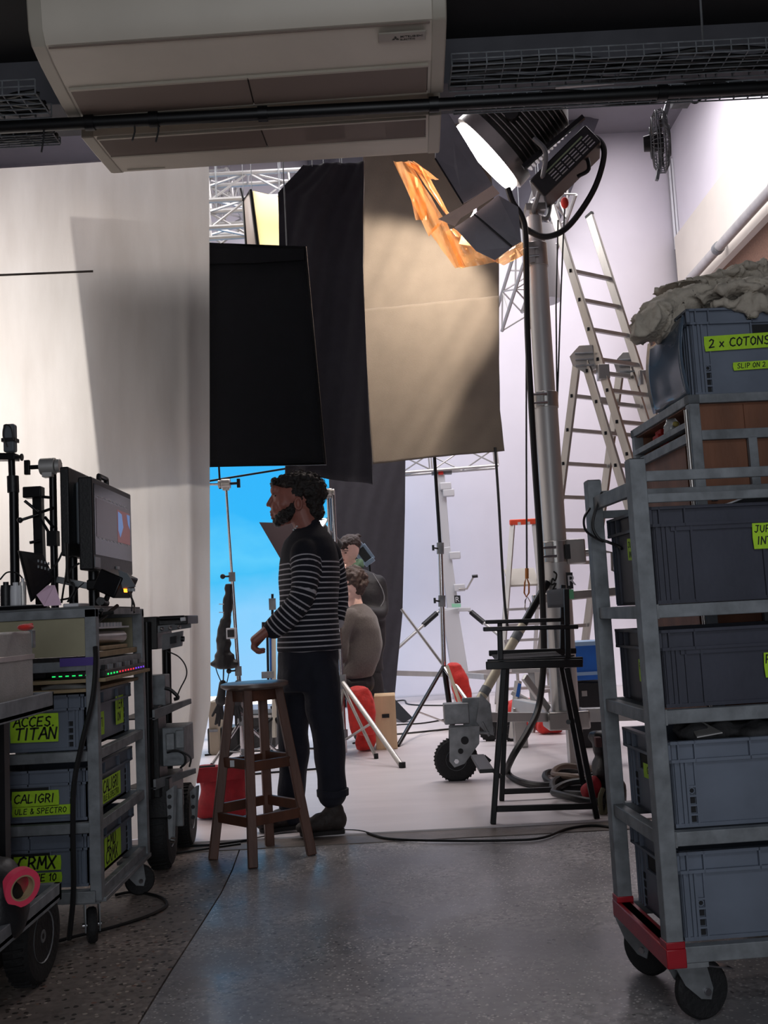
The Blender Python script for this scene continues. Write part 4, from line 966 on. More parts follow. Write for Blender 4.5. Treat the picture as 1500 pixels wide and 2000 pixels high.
# combo stand right of man
b2 = gr(672, 1478); b2.z = .012; yb = b2.y
t = thing('combo_stand', 'chrome double-pole grip stand just right of the striped man, red bag on its leg', 'stand', b2)
for dx, r in ((0, .012), (10, .016)):
    mb = MB(); mb.cyl(at(640+dx, 958, yb), at(664+dx, 1470, yb), r, n=12); mb.build('pole', M['chrome'], t)
griphead(at(641, 962, yb), t, (-1, 0, 0), 1.0)
for a, b, r in (((668, 1330), (786, 1503), .020), ((668, 1338), (735, 1485), .014), ((672, 1340), (652, 1485), .014)):
    fy = gr(*b); Yb = fy.y; mb = MB(); mb.cyl(at(a[0], a[1], yb), V(fy.x, Yb, .02), r); lg = mb.build('leg', M['alu'], t); mb = MB(); mb.cyl(V(fy.x, Yb, .05), V(fy.x, Yb, .013), r*1.2); mb.build('rubber_foot', M['rubber'], lg)
a_ = at(668, 1330, yb).lerp(gr(786, 1503)+V(0, 0, .02), .52); mb = MB(); mb.bar(a_, at(674, 1445, yb), .03, .008); mb.build('strut', M['alu2'], t)
mb = MB(); mb.cyl(at(668, 1318, yb), at(669, 1345, yb), .032); mb.build('leg_collar', M['galv'], t)
mb = MB(); mb.cyl(at(672, 1425, yb), at(673, 1445, yb), .028); mb.build('leg_collar', M['galv'], t)
red_bag('red saddle sandbag hanging on the grip stand leg right of the striped man', at(698, 1344, yb+.04), .22, .36, .13, droop=.04)
red_bag('red sandbag flap resting low behind the same stand leg, nearly on the floor', at(712, 1415, yb+.2), .17, .17, .1, ground=True)
# stand with dark pole + red bag (middle)
b3 = gr(884, 1424); b3.z = .012; yb = b3.y
t = thing('combo_stand', 'dark tall grip stand with crossing legs between the black drape and the mast', 'stand', b3)
for (x0, y0), (x1, y1), r, m_ in (((848, 884), (860, 1075), .016, M['blackmetal']), ((860, 1070), (867, 1300), .022, M['chrome']), ((867, 1300), (884, 1420), .026, M['blackmetal'])):
    mb = MB(); mb.cyl(at(x0, y0, yb), at(x1, y1, yb), r); mb.build('pole', m_, t)
for y in (1072, 1175):
    x = 860+(y-1072)*.03; mb = MB(); mb.cyl(at(x, y-12, yb), at(x, y+10, yb), .034); cl = mb.build('collar', M['galv'], t)
    mb = MB(); mb.cyl(at(x, y, yb), at(x-14, y-2, yb-.05), .008); mb.box(at(x-14, y-2, yb-.05), (.02, .04, .05)); mb.build('knob', M['dark'], cl)
for b, lab in (((777, 1462), 0), ((960, 1440), 1), ((905, 1396), 2)):
    fy = gr(*b); mb = MB(); mb.cyl(at(866, 1302, yb), V(fy.x, fy.y, .02), .017); mb.build('leg', M['chrome'] if lab else M['blackmetal'], t)
    mb = MB(); mb.bar(at(866, 1302, yb).lerp(V(fy.x, fy.y, .02), .6), at(882, 1415, yb), .026, .008); mb.build('strut', M['alu2'], t)
mb = MB(); mb.cyl(at(784, 1190, yb+.2), at(866, 1300, yb), .013); mb.build('brace', M['alu'], t)
red_bag('red sandbag slung over the dark middle grip stand above the pneumatic wheel', at(886, 1298, yb-.12), .17, .36, .12, droop=.09)
tag(rebase(MB().bar(at(873, 1300, yb-.24), at(905, 1392, yb-.24), .03, .006, (0, 1, 0)).build('bag_strap', mat('cream_webbing', (206, 198, 176), .7)), at(905, 1392, yb-.24)), 'cream webbing strap lying over the middle red sandbag', 'strap')
# far crank stand
Yf = 12.4; b4 = V(at(900, 1320, Yf).x, Yf, .012)
t = thing('crank_stand', 'far white crank stand with raised arms in front of the white wall', 'lamp stand', b4)
for (x0, y0), (x1, y1), w_ in (((860, 925), (872, 1080), .10), ((868, 1070), (886, 1200), .14), ((878, 1190), (898, 1315), .20)):
    p, q = at(x0, y0, Yf), at(x1, y1, Yf); mb = MB(); mb.bar(p, q, w_, w_, (0, 1, 0)); mb.build('mast_section', M['whiteplastic'], t, bevel=.006)
for x, y in ((866, 950), (872, 963), (884, 1085), (893, 1148)):
    mb = MB(); mb.box(at(x+4, y, Yf-.05), (.14, .1, .09)); mb.build('bracket', M['whiteplastic'], t, bevel=.01)
mb = MB(); mb.path([at(896, 1150, Yf-.1), at(912, 1150, Yf-.1), at(924, 1128, Yf-.1)], .012); hd = mb.build('crank', M['alu'], t)
mb = MB(); mb.cyl(at(922, 1126, Yf-.1), at(933, 1125, Yf-.1), .02); mb.build('crank_grip', M['dark'], hd)
mb = MB(); mb.prism([at(887, 1163, Yf-.14), at(899, 1163, Yf-.14), at(900, 1178, Yf-.14), at(888, 1178, Yf-.14)], (0, -.004, 0)); sg = mb.build('label_plate', M['dark'], t, smooth=False)
text('R', at(889, 1176, Yf-.148), (1, 0, .05), (0, 0, 1), .09, M['whiteplastic'], sg)
mb = MB(); mb.prism([at(882, 1179, Yf-.14), at(900, 1179, Yf-.14), at(900, 1186, Yf-.14), at(883, 1186, Yf-.14)], (0, -.004, 0)); mb.build('green_band', mat('green_sticker', (150, 214, 180), .5), t, smooth=False)
mb = MB(); mb.bar(at(857, 1192, Yf), at(918, 1190, Yf), .16, .05); mb.build('ring_arm', M['whiteplastic'], t, bevel=.01)
for (x0, y0), (x1, y1) in (((857, 1194), (770, 1272)), ((916, 1192), (1000, 1262))):
    a, b = at(x0, y0, Yf), at(x1, y1, Yf-.3)
    mb = MB(); mb.cyl(a, b, .02); mb.build('brace', M['alu2'], t)
    mb = MB(); mb.cyl(a.lerp(b, .05), a.lerp(b, .35), .034); mb.build('brace_grip', M['dark'], t)
hb = at(898, 1318, Yf)
for (x, y), dy in (((752, 1314), -.3), ((1010, 1306), .3), ((950, 1322), -.9)):
    mb = MB(); mb.bar(hb, at(x, y, Yf+dy), .06, .06); mb.build('leg', M['alu2'], t)
    p = at(x, y, Yf+dy); mb = MB(); mb.cyl(p, V(p.x, p.y, .012), .02); mb.build('foot', M['alu'], t)
mb = MB(); mb.b2(hb.x-.1, hb.x+.1, Yf-.1, Yf+.1, .012, hb.z); mb.build('base_block', M['alu2'], t, bevel=.01)
mb = MB(); mb.bar(at(843, 924, Yf), at(882, 922, Yf), .1, .05); tb = mb.build('truss_fork', M['galv'], t)
for x in (846, 879):
    mb = MB(); mb.bar(at(x, 924, Yf), at(x, 916, Yf), .04, .04, (0, 1, 0)); mb.build('truss_hook', M['galv'], tb)
mb = MB(); mb.box(at(861, 924, Yf-.06), (.06, .02, .04)); mb.build('red_mark', M['redcloth'], tb)
# clutter under ladder / behind mast
def box_thing(name, label, cat, px0, py0, px1, py1, Y, dep, m, bevel=.01, extra=None, zfloor=True):
    a = at(px0, py1, Y); b = at(px1, py0, Y); z0 = .012 if zfloor else a.z
    t = thing(name, label, cat, ((a.x+b.x)/2, Y+dep/2, z0)); mb = MB(); mb.b2(a.x, b.x, Y, Y+dep, z0, b.z); mb.build('body', m, t, bevel=bevel)
    return t, a.x, b.x, z0, b.z
t, x0, x1, z0, z1 = box_thing('blue_crate', 'blue plastic folding crate stacked at the foot of the big ladder', 'crate', 1122, 1254, 1180, 1330, 7.6, .35, M['blue'], zfloor=False)
mb = MB(); mb.b2(x0-.01, x1+.01, 7.59, 7.96, z1-.02, z1+.01); mb.build('rim', mat('pale_rim', (150, 180, 214), .5), t)
mb = MB(); mb.b2(x0-.01, x1+.01, 7.59, 7.96, z1-.24, z1-.215); mb.build('rim', bpy.data.materials['pale_rim'], t)
t, x0, x1, z0, z1 = box_thing('equipment_case', 'dark equipment case on the floor behind the right trolley post', 'case', 1126, 1331, 1185, 1400, 7.6, .35, M['dark'])
mb = MB(); mb.b2(x0+.05, x0+.09, 7.59, 7.6, z1-.1, z1-.06); mb.build('latch', M['alu'], t)
red_bag('red sandbag lying under the big ladder right of the mast', at(1070, 1352, 8.6), .24, .2, .16, ground=True)
red_bag('red sandbag on the floor between the mast and the stepladder', at(1030, 1345, 9.0), .26, .24, .18, ground=True)
red_bag('small red sandbag left of the mast beside the stepladder foot', at(1005, 1335, 9.4), .2, .2, .14, ground=True)
t = thing('dolly_wheels', 'black rubber wheel pads of a stand behind the tall chair', 'wheels', gr(985, 1450))
for x in (958, 1000):
    p = gr(x, 1450); tyre((p.x, p.y, .10), .09, .05, (.2, 1, 0), t, seg=20)
# small floor stand base (aluminium ladder foot area) x 940-1100 y1310-1400
t = thing('scaffold_base', 'low aluminium frame with marked rail between the tall chair legs', 'frame', gr(1010, 1440))
for p, q in (((1000, 1352), (1078, 1394)), ((950, 1402), (1090, 1400)), ((1000, 1310), (1100, 1308)), ((1012, 1330), (1000, 1442)), ((1035, 1290), (1042, 1372))):
    mb = MB(); a, b = at(p[0], p[1], 8.05), at(q[0], q[1], 7.95); mb.bar(a, b, .05, .035); mb.build('bar', M['alu2'], t, bevel=.004)
q = at(1010, 1352, 7.56); mb = MB(); mb.prism([at(1007, 1360, 7.97), at(1014, 1362, 7.97), at(1018, 1336, 7.97), at(1012, 1334, 7.97)], (0, -.003, 0)); mb.build('blue_mark', M['blue'], t, smooth=False)
a, b = at(1000, 1442, 7.6), gr(1001, 1444)
# ================================================================ LAMPS, MONITOR BEHIND THE MAN
Yl = 8.4
t = thing('studio_light', 'round studio light, white face up, held behind the striped man and left of the poles', 'lamp', at(640, 1060, Yl))
d_ = V(-.62, -.35, .70).normalized(); c_ = at(622, 1030, Yl)
mb = MB(); mb.lathe([(.04, -.26), (.055, -.25), (.062, -.02), (.115, 0), (.10, .004), (0, .004)], c_, d_, 24); mb.build('reflector', M['dark'], t)
mb = MB(); mb.lathe([(0, .006), (.10, .006), (.09, .02), (0, .03)], c_, d_, 24); mb.build('face', mat('lamp_face', (255, 255, 255), .5, emis=(245, 250, 255), estr=2.5), t)
text('NANL', at(636, 1046, Yl-.08), V(.5, 0, -.75), V(.75, 0, .5), .05, M['whiteplastic'], t.children[0])
mb = MB(); mb.cyl(c_-d_*.2, c_-d_*.2+V(0, .1, -1.2), .012); mb.build('support', M['blackmetal'], t)
p = [at(506, 1020, 7.6), at(575, 1022, 7.9), at(575, 1120, 7.9), at(545, 1088, 7.75)]
t = thing('black_flag', 'dark rectangular flag board tilted behind the striped man against the blue screen', 'flag', at(560, 1120, 7.8))
mb = MB(); mb.prism([at(506, 1020, 7.6), at(580, 1022, 7.9), at(600, 1180, 7.9), at(545, 1087, 7.7)], (0, .01, 0)); mb.build('board', mat('brown_black_board', (46, 32, 40), .7), t, smooth=False)
mb = MB(); mb.cyl(at(580, 1120, 7.95), gr(600, 1480), .012); mb.build('support', M['blackmetal'], t)
# stand with tubes left of man at hand height
t = thing('boom_stand', 'pale light stand with blue tube left of the striped man at hip height', 'stand', gr(540, 1452))
for p, q, r, m_ in (((534, 1200), (536, 1440), .018, mat('cream_pole', (206, 200, 186), .4)), ((522, 1230), (524, 1330), .010, M['blackmetal']), ((516, 1215), (516, 1240), .02, M['blackmetal']), ((528, 1240), (530, 1330), .010, M['blue']), ((532, 1160), (532, 1215), .010, M['blackmetal'])):
    mb = MB(); mb.cyl(at(p[0], p[1], 7.9), at(q[0], q[1], 7.9), r); mb.build('pole', m_, t)
for dx in (-.3, .3, .02):
    p = gr(540, 1452); mb = MB(); mb.cyl(at(536, 1400, 7.9), V(p.x+dx, 7.9+(.35 if dx < .1 and dx > 0 else -.1), .02), .012); mb.build('leg', M['blackmetal'], t)
mb = MB(); mb.box(at(523, 1318, 7.85), (.09, .06, .05)); mb.build('clamp', M['galv'], t)
mb = MB(); mb.box(at(532, 1180, 7.85), (.05, .04, .09)); mb.build('clamp', M['galv'], t)
# ground lights and cases left under the screen
t = thing('floor_batten_light', 'bright white batten light on the floor seen between the stool legs', 'lamp', gr(490, 1385))
mb = MB(); mb.cyl(at(412, 1370, 9.4), at(545, 1364, 9.4), .045); mb.build('tube', M['stripglow'], t)
for x in (420, 538):
    mb = MB(); mb.b2(at(x, 1380, 9.4).x-.04, at(x, 1380, 9.4).x+.04, 9.35, 9.5, .012, at(x, 1378, 9.4).z); mb.build('foot', M['blackmetal'], t)
t, *_ = box_thing('equipment_case', 'low grey case on the floor behind the stool legs under the blue screen', 'case', 462, 1392, 536, 1420, 8.6, .4, M['dgrey'])
mb = MB(); mb.bar(at(470, 1400, 8.56), at(530, 1399, 8.56), .01, .02); mb.build('edge', M['alu2'], t)
t, *_ = box_thing('equipment_case', 'small beige case on the floor beside the muslin edge under the hanging gloves', 'case', 408, 1370, 424, 1425, 8.3, .3, mat('beige_case', (160, 148, 130), .6))
mb = MB(); mb.b2(at(408, 1380, 8.3).x, at(424, 1380, 8.3).x, 8.28, 8.3, .2, .22); mb.build('latch', M['galv'], t)
t, *_ = box_thing('equipment_case', 'flat black case on the floor at the muslin edge left of the stool', 'case', 405, 1420, 462, 1436, 8.4, .25, M['dark'])
mb = MB(); mb.b2(at(415, 1430, 8.4).x, at(425, 1430, 8.4).x, 8.38, 8.4, .03, .06); mb.build('latch', M['alu'], t)
# cables on the white floor
def floor_cable(label, pts, r=.006, z=.018, m=None, nm='floor_cable'):
    P = [gr(x, y, z) for x, y in pts]; mb = MB(); mb.path(smooth_pts(P, 8), r, 6); o = mb.build(nm, m or M['cable']); rebase(o, P[0]); return tag(o, label, 'cable')
floor_cable('black cable crossing the dark floor from the shoe to behind the right trolley', [(350, 1652), (410, 1650), (470, 1643), (560, 1628), (690, 1622), (760, 1638), (880, 1642), (1000, 1641), (1060, 1636), (1110, 1618), (1160, 1612), (1210, 1618)], .006, .0105)
floor_cable('two-strand black cable on the white floor behind the dark grip stand', [(690, 1452), (740, 1438), (800, 1432), (880, 1424), (940, 1420)], .010)
floor_cable('thin black cable higher up the white floor behind the dark grip stand', [(700, 1440), (760, 1418), (830, 1412), (900, 1400), (960, 1398)], .008)
floor_cable('black cable on the white floor far back near the black drape foot', [(770, 1370), (790, 1368), (800, 1376), (860, 1378), (950, 1376)], .010)
floor_cable('faint black cable along the far edge of the white floor', [(778, 1318), (850, 1318), (960, 1314), (1060, 1312)], .010)
floor_cable('black cable lying under the black drape foot behind the stool', [(400, 1475), (450, 1470), (520, 1466), (600, 1462), (650, 1464)], .009)
floor_cable('black cable just behind the legs of the stool on the white floor', [(400, 1500), (470, 1512), (540, 1508), (640, 1500)], .008)
floor_cable('black cable looping over the brown terrazzo beside the left trolley', [(98, 1842), (150, 1828), (215, 1812), (280, 1792), (318, 1775), (326, 1764), (312, 1752), (280, 1744), (250, 1743), (225, 1748)], .006, .007)
# ================================================================ BAR STOOL
cs = gr(508, 1662); cs.z = 0
t = thing('bar_stool', 'dark wooden bar stool with round worn top standing left of the striped man', 'stool', cs)
zs = .815; sc_ = at(497, 1332, cs.y)
mb = MB(); mb.lathe([(0, -.03), (.14, -.03), (.162, -.018), (.162, -.004), (.15, 0), (0, 0)], (sc_.x, cs.y, sc_.z), (0, 0, 1), 40); mb.build('seat', M['woodtop'], t)
sz = sc_.z
feet = [gr(416, 1678), gr(494, 1696), gr(609, 1670), gr(527, 1652)]
tops = [V(sc_.x-.11, cs.y-.02, sz-.03), V(sc_.x-.02, cs.y-.11, sz-.03), V(sc_.x+.11, cs.y+.0, sz-.03), V(sc_.x+.02, cs.y+.11, sz-.03)]
for f_, p in zip(feet, tops):
    f_ = V(f_.x, f_.y, 0); mb = MB(); mb.bar(p, f_, .042, .042, (1, .3, 0)); mb.build('leg', M['wood'], t, bevel=.003)
def lp(i, z): f_ = V(feet[i].x, feet[i].y, 0); return f_.lerp(tops[i], z/(sz-.03))
for i, j, z in ((0, 1, .43), (2, 3, .43), (1, 2, .42), (3, 0, .42), (0, 1, .185), (2, 3, .22), (1, 2, .19), (3, 0, .22)):
    mb = MB(); mb.bar(lp(i, z), lp(j, z), .022, .045); mb.build('stretcher', M['wood'], t, bevel=.003)
q = lp(0, .43).lerp(lp(1, .43), .38); mb = MB(); mb.prism([q+V(-.012, -.018, -.015), q+V(.012, -.024, -.015), q+V(.012, -.024, .015), q+V(-.012, -.018, .015)], (0, -.001, 0)); mb.build('sticker', M['whiteplastic'], t, smooth=False)
for i, j in ((0, 1), (1, 2), (2, 3), (3, 0)):
    mb = MB(); mb.bar(tops[i]-V(0, 0, .03), tops[j]-V(0, 0, .03), .02, .05); mb.build('apron', M['wood'], t)
# ================================================================ TALL DIRECTOR'S CHAIR
yn, yf_ = gr(964, 1614).y, gr(981, 1568).y
t = thing('tall_folding_chair', 'tall black folding chair seen from its side, right of the mast foot', 'chair', (at(1060, 1600, yn).x, (yn+yf_)/2, .012 if yn > 5.08 else 0))
cz = .012
def cb_(p, q, Y, w_=.028, h_=.03, nm='leg'):
    mb = MB(); mb.bar(at(p[0], p[1], Y), at(q[0], q[1], Y), w_, h_, (0, 1, 0)); return mb.build(nm, M['blackmetal'], t, bevel=.004)
for Y, L_, R_, yt, rb in ((yn, ((984, 1305), (963, 1612)), ((1107, 1305), (1166, 1604)), 0, 1580), (yf_, ((990, 1300), (980, 1568)), ((1096, 1300), (1144, 1560)), 1, 1546)):
    for P_, Q_ in (L_, R_):
        a = at(*P_, Y); b = at(*Q_, Y); b.z = .0 if Y < 5.08 else .012
        mb = MB(); mb.bar(a, b, .028, .03, (0, 1, 0)); mb.build('leg', M['blackmetal'], t, bevel=.004)
    def xl(a, y): return a[0][0]+(a[1][0]-a[0][0])*(y-a[0][1])/(a[1][1]-a[0][1])
    cb_((xl(L_, rb), rb), (xl(R_, rb), rb-6), Y, .03, .022, 'rail')
ym = (yn+yf_)/2
for Y, x0, x1, y in ((yn, 952, 1138, 1294), (yf_, 955, 1125, 1276)):
    cb_((x0, y), (x1, y-5), Y, .032, .03, 'seat_rail')
cb_((949, 1300), (1138, 1295), yn-.02, .04, .02, 'seat_rail')
sheet('seat', mat('black_canvas', (40, 40, 44), .8, bump=.3, bscale=200), lambda u, v: V(at(982+140*u, 1280, yn).x, yn+(yf_-yn)*v, at(1040, 1279, ym).z-.02*math.sin(PI*v)), 10, 10, t, solid=.006)
for Y, y in ((yn, 1229), (yf_, 1215)):
    cb_((944 if Y == yn else 948, y), (1128 if Y == yn else 1112, y-5), Y, .022, .05, 'armrest')
    cb_((976, y), (978, 1296), Y, .026, .026, 'arm_post')
    cb_((1106 if Y == yn else 1100, 1150 if Y == yn else 1142), (1110 if Y == yn else 1098, 1298), Y, .026, .026, 'back_post')
sheet('backrest', mat('black_canvas', (40, 40, 44), .8, bump=.3, bscale=200), lambda u, v: V(at(1104, 1150, yn).x, yn+(yf_-yn)*u, at(1104, 1148+38*v, yn).z), 8, 4, t, solid=.006)
mb = MB(); a = at(938, 1510, yn); b = at(966, 1500, yn); mb.b2(a.x, b.x, yn+.04, yf_-.02, a.z-.008, a.z+.012); mb.build('footrest', M['dark'], t, bevel=.003)
for Y in (yn+.04, yf_-.02):
    mb = MB(); mb.bar(V(b.x, Y, a.z), V(at(980, 1520, yn).x, Y, a.z-.03), .02, .02); mb.build('footrest_arm', M['blackmetal'], t)
for P_, Q_ in (((972, 1440), (988, 1440)), ((1110, 1410), (1140, 1410))):
    mb = MB(); mb.cyl(at(*P_, yn+.02), at(*P_, yf_), .012); mb.build('cross_rod', M['blackmetal'], t)
# ================================================================ RED BAG + BACKPACK
DRB = None
t = thing('backpack', 'black and red backpack leaning behind the right trolley', 'backpack', gr(1190, 1612)+V(0, .3, 0))
yb = gr(1190, 1612).y+.3
mb = MB()
for x, y, rx, ry, rz in ((1178, 1455, .06, .1, .08), (1185, 1500, .075, .12, .1), (1190, 1550, .09, .13, .1), (1195, 1592, .09, .12, .06), (1166, 1440, .045, .06, .04)): mb.sph(at(x, y, yb+.05), (rx, ry, rz))
mobj(remesh(mb, .010, smooth=3, noise_amp=.02, noise_scale=13), 'body', M['dark'], t)
mb = MB()
for x, y in ((1156, 1560), (1160, 1535), (1150, 1548)): mb.sph(at(x, y, yb-.02), (.04, .05, .05))
mobj(remesh(mb, .008, smooth=3, noise_amp=.01, noise_scale=20), 'pocket', M['darkred'], t)
mb = MB(); mb.path(smooth_pts([at(1178, 1540, yb-.1), at(1172, 1560, yb-.12), at(1176, 1590, yb-.1), at(1186, 1580, yb-.1), at(1188, 1550, yb-.1)], 5), .012); mb.build('strap', mat('olive_strap', (96, 92, 70), .8), t)
mb = MB(); mb.b2(at(1160, 1450, yb-.05).x, at(1172, 1450, yb-.05).x, yb-.1, yb-.05, at(1160, 1455, yb).z, at(1160, 1436, yb).z); mb.build('patch', mat('patch', (80, 50, 50), .8), t, bevel=.004)
# ================================================================ PEOPLE
def taper(mb, pts, rs, sx=1.0, n=14):
    """tapered tube with round joints; sx flattens"""
    P = smooth_pts(pts, 5); R_ = []
    m = len(pts)-1
    for i in range(len(P)):
        f = i/5; k = min(m-1, int(f)); a = f-k; R_.append(rs[k]*(1-a)+rs[k+1]*a)
    mb.path(P, R_, n); mb.sph(P[0], R_[0], n); mb.sph(P[-1], R_[-1], n); return mb
def hand(mb, wr, dr, pn, L=.19, curl=.5, thumb=1, fs=1.0):
    """wr wrist, dr pointing direction, pn palm normal (towards which fingers curl)"""
    d = V(dr).normalized(); n_ = V(pn); n_ = (n_-d*n_.dot(d)).normalized(); s_ = d.cross(n_)*thumb
    pc = wr+d*L*.26
    for k in range(4):
        q = (k-1.5)*.021*fs; mb.limb([wr+s_*q*.6, wr+d*L*.46+s_*q], [.021*fs, .0155*fs], 8)
    for k in range(4):
        q = (k-1.5)*.021*fs; ln = L*(.50, .54, .50, .40)[3-k]; b = wr+d*L*.45+s_*q
        a1 = curl*.7+.08*k; p1 = b+(d*math.cos(a1)+n_*math.sin(a1))*ln*.42
        a2 = a1+curl*1.1; p2 = p1+(d*math.cos(a2)+n_*math.sin(a2))*ln*.33
        a3 = a2+curl*.8; p3 = p2+(d*math.cos(a3)+n_*math.sin(a3))*ln*.25
        mb.limb([b, p1, p2, p3], [.0105*fs, .0095*fs, .0088*fs, .0078*fs], 8)
    b = wr+d*L*.10+s_*.030*fs; td = (d*.75+s_*.55+n_*.45).normalized()
    mb.limb([b, b+td*L*.20, b+td*L*.34+d*.02, b+td*L*.34+d*.045+n_*.008], [.017*fs, .0135*fs, .011*fs, .009*fs], 8)
def stripe_attr(me, chains, z_top, pitch):
    """chains: list of arm polylines (world) w/ radius; stripe value per vertex"""
    at_ = me.attributes.new('stripe', 'FLOAT', 'POINT'); vals = []
    for q in me.vertices:
        co = q.co; best = None
        for ch, rad, z0 in chains:
            acc = 0
            for i in range(len(ch)-1):
                a, b = ch[i], ch[i+1]; ab = b-a; f = max(0, min(1, (co-a).dot(ab)/ab.length_squared)); d = (co-(a+ab*f)).length
                if d < rad[i]*(1-f)+rad[i+1]*f+.012 and (best is None or d < best[0]): best = (d, acc+f*ab.length, z0)
                acc += ab.length
        s_ = (z_top-co.z) if best is None else best[1]-best[2]
        vals.append(s_/pitch if s_ > 0 else -1)
    at_.data.foreach_set('value', vals)
# ---------------- striped man (he stands on the edge of the white floor, facing left)
YP = 5.16
def P(x, y, dy=0): return at(x, y, YP+dy)
foot = gr(640, 1618); t = thing('person', 'bearded man with dark curly hair in navy striped jumper and dark trousers, standing facing left', 'person', (foot.x, YP, .012))
# head + neck + forearm : one body mesh
px = YP/FPX
mb = MB()
mb.sph(P(583, 966), (.108, .078, .098), 24)           # cranium
mb.sph(P(566, 975), (.088, .066, .090), 20)
mb.sph(P(556, 1003), (.062, .052, .060), 18)          # jaw
mb.sph(P(548, 1019), (.030, .030, .026), 14)          # chin
mb.sph(P(540, 992), (.030, .040, .050), 14)           # face front
mb.sph(P(539, 958), (.030, .050, .032), 14)           # forehead/brow
for s_ in (-1, 1):
    mb.sph(P(545, 969, s_*.030), (.014, .016, .010), 10)     # eye area
    mb.sph(P(534, 963, s_*.026), (.014, .022, .007), 10)   # brow ridge
    mb.sph(P(553, 985, s_*.045), (.03, .022, .026), 10)    # cheek
mb.limb([P(533, 969), P(527, 980), P(523.5, 986)], [.010, .012, .0115], 10)   # nose
mb.sph(P(528, 988, -.012), (.010, .008, .008), 8); mb.sph(P(528, 988, .012), (.010, .008, .008), 8)
mb.sph(P(530.5, 1000), (.012, .022, .006), 10); mb.sph(P(531.5, 1006), (.012, .020, .007), 10)   # lips
mb.sph(P(533, 1012), (.012, .018, .009), 10)
# ear
for s_ in (-1, 1):
    c_ = P(583, 984, s_*.075); mb.path([c_+V(.018*math.cos(a), s_*.008, .030*math.sin(a)) for a in [2*PI*i/14 for i in range(14)]], .0065, 6, closed=True); mb.sph(c_, (.014, .006, .024), 8)
taper(mb, [P(588, 1000), P(598, 1026), P(608, 1055)], [.066, .066, .075])
# near forearm and hand
wr = P(524, 1230, -.19); el = P(594, 1172, -.17)
taper(mb, [el, P(556, 1212, -.19), wr], [.045, .042, .031])
hand(mb, wr, V(-.78, -.1, -.52), V(.35, .1, -.95), .185, .95, -1, 1.28)
# ankles
taper(mb, [P(652, 1520, -.05), P(648, 1590, -.05)], [.040, .036]); taper(mb, [P(566, 1540, .12), P(572, 1592, .12)], [.040, .036])
taper(mb, [P(608, 1055), P(606, 1110), P(604, 1180), P(603, 1250), P(603, 1300)], [.075, .115, .12, .12, .12])
taper(mb, [P(598, 1075, -.03), P(596, 1086, -.14), P(598, 1124, -.18), el], [.06, .055, .048, .045])
taper(mb, [P(606, 1075, .03), P(638, 1086, .14), P(655, 1126, .20), P(660, 1172, .22), P(655, 1215, .20)], [.06, .055, .045, .040, .030]); hand(mb, P(655, 1215, .20), V(-.8, 0, -.4), V(.3, 0, -.9), .12, .9, 1)
taper(mb, [P(603, 1300), P(624, 1312, -.08), P(634, 1400, -.075), P(644, 1480, -.06), P(652, 1530, -.05)], [.10, .085, .07, .055, .042])
taper(mb, [P(603, 1300), P(582, 1312, .08), P(574, 1400, .11), P(570, 1490, .12), P(566, 1550, .12)], [.10, .085, .07, .055, .042])
me = remesh(mb, .0045, smooth=4); mobj(me, 'body', M['skin'], t)
# ear inner dark + eye
for s_ in (-1, 1):
    mb = MB(); mb.sph(P(538.5, 968.5, s_*.030), (.008, .012, .005), 10); mb.build('eye', mat('eye_dark', (28, 20, 20), .3), t)
# beard
mb = MB()
for x, y, rx, ry, rz in ((579, 990, .014, .072, .034), (575, 1000, .022, .070, .030), (568, 1007, .028, .068, .027), (560, 1012, .032, .063, .024), (551, 1017, .032, .053, .024), (543, 1022, .026, .036, .022), (537, 1017, .014, .028, .018), (541, 1008, .014, .046, .010), (567, 997, .030, .074, .024), (557, 1002, .030, .0715, .024), (550, 1009, .030, .065, .024), (544, 1014, .022, .054, .020), (560, 1013, .032, .068, .024), (572, 990, .02, .076, .026), (549, 1002, .018, .060, .012), (577, 984, .012, .078, .026)): mb.sph(P(x, y), (rx, ry, rz), 12)
for s_ in (-1, 1): mb.sph(P(533, 995.5, s_*.012), (.010, .014, .0045), 8)
me = remesh(mb, .0045, smooth=3, noise_amp=.003, noise_scale=90); mobj(me, 'beard', M['hair'], t)
# hair : lumpy curls + wisps
random.seed(5); mb = MB()
mb.sph(P(592, 960), (.112, .086, .086), 20); mb.sph(P(610, 975), (.060, .076, .078), 16); mb.sph(P(570, 943), (.085, .072, .050), 16)
for k in range(190):
    a = random.uniform(0, 2*PI); e = random.uniform(-.2, 1.45)
    d = V(math.cos(e)*math.cos(a), math.cos(e)*math.sin(a), math.sin(e))
    c_ = P(589, 962)+V(d.x*.118, d.y*.090, d.z*.090)
    if d.x < -.30 and d.z < .42: continue
    if abs(d.y) > .5 and d.x < .1 and d.z < .15: continue
    mb.sph(c_, random.uniform(.013, .024), 7)
for x, y, r in ((621, 990, .034), (624, 1003, .026), (617, 1012, .022), (612, 1000, .034), (603, 1010, .02), (541, 950, .02), (532, 948, .014), (536, 940, .018), (549, 938, .022)):
    mb.sph(P(x, y, random.uniform(-.04, .04)), (r, .05, r), 8)
me = remesh(mb, .006, smooth=2, noise_amp=.010, noise_scale=60); hr = mobj(me, 'hair', M['hair'], t)
mb = MB()
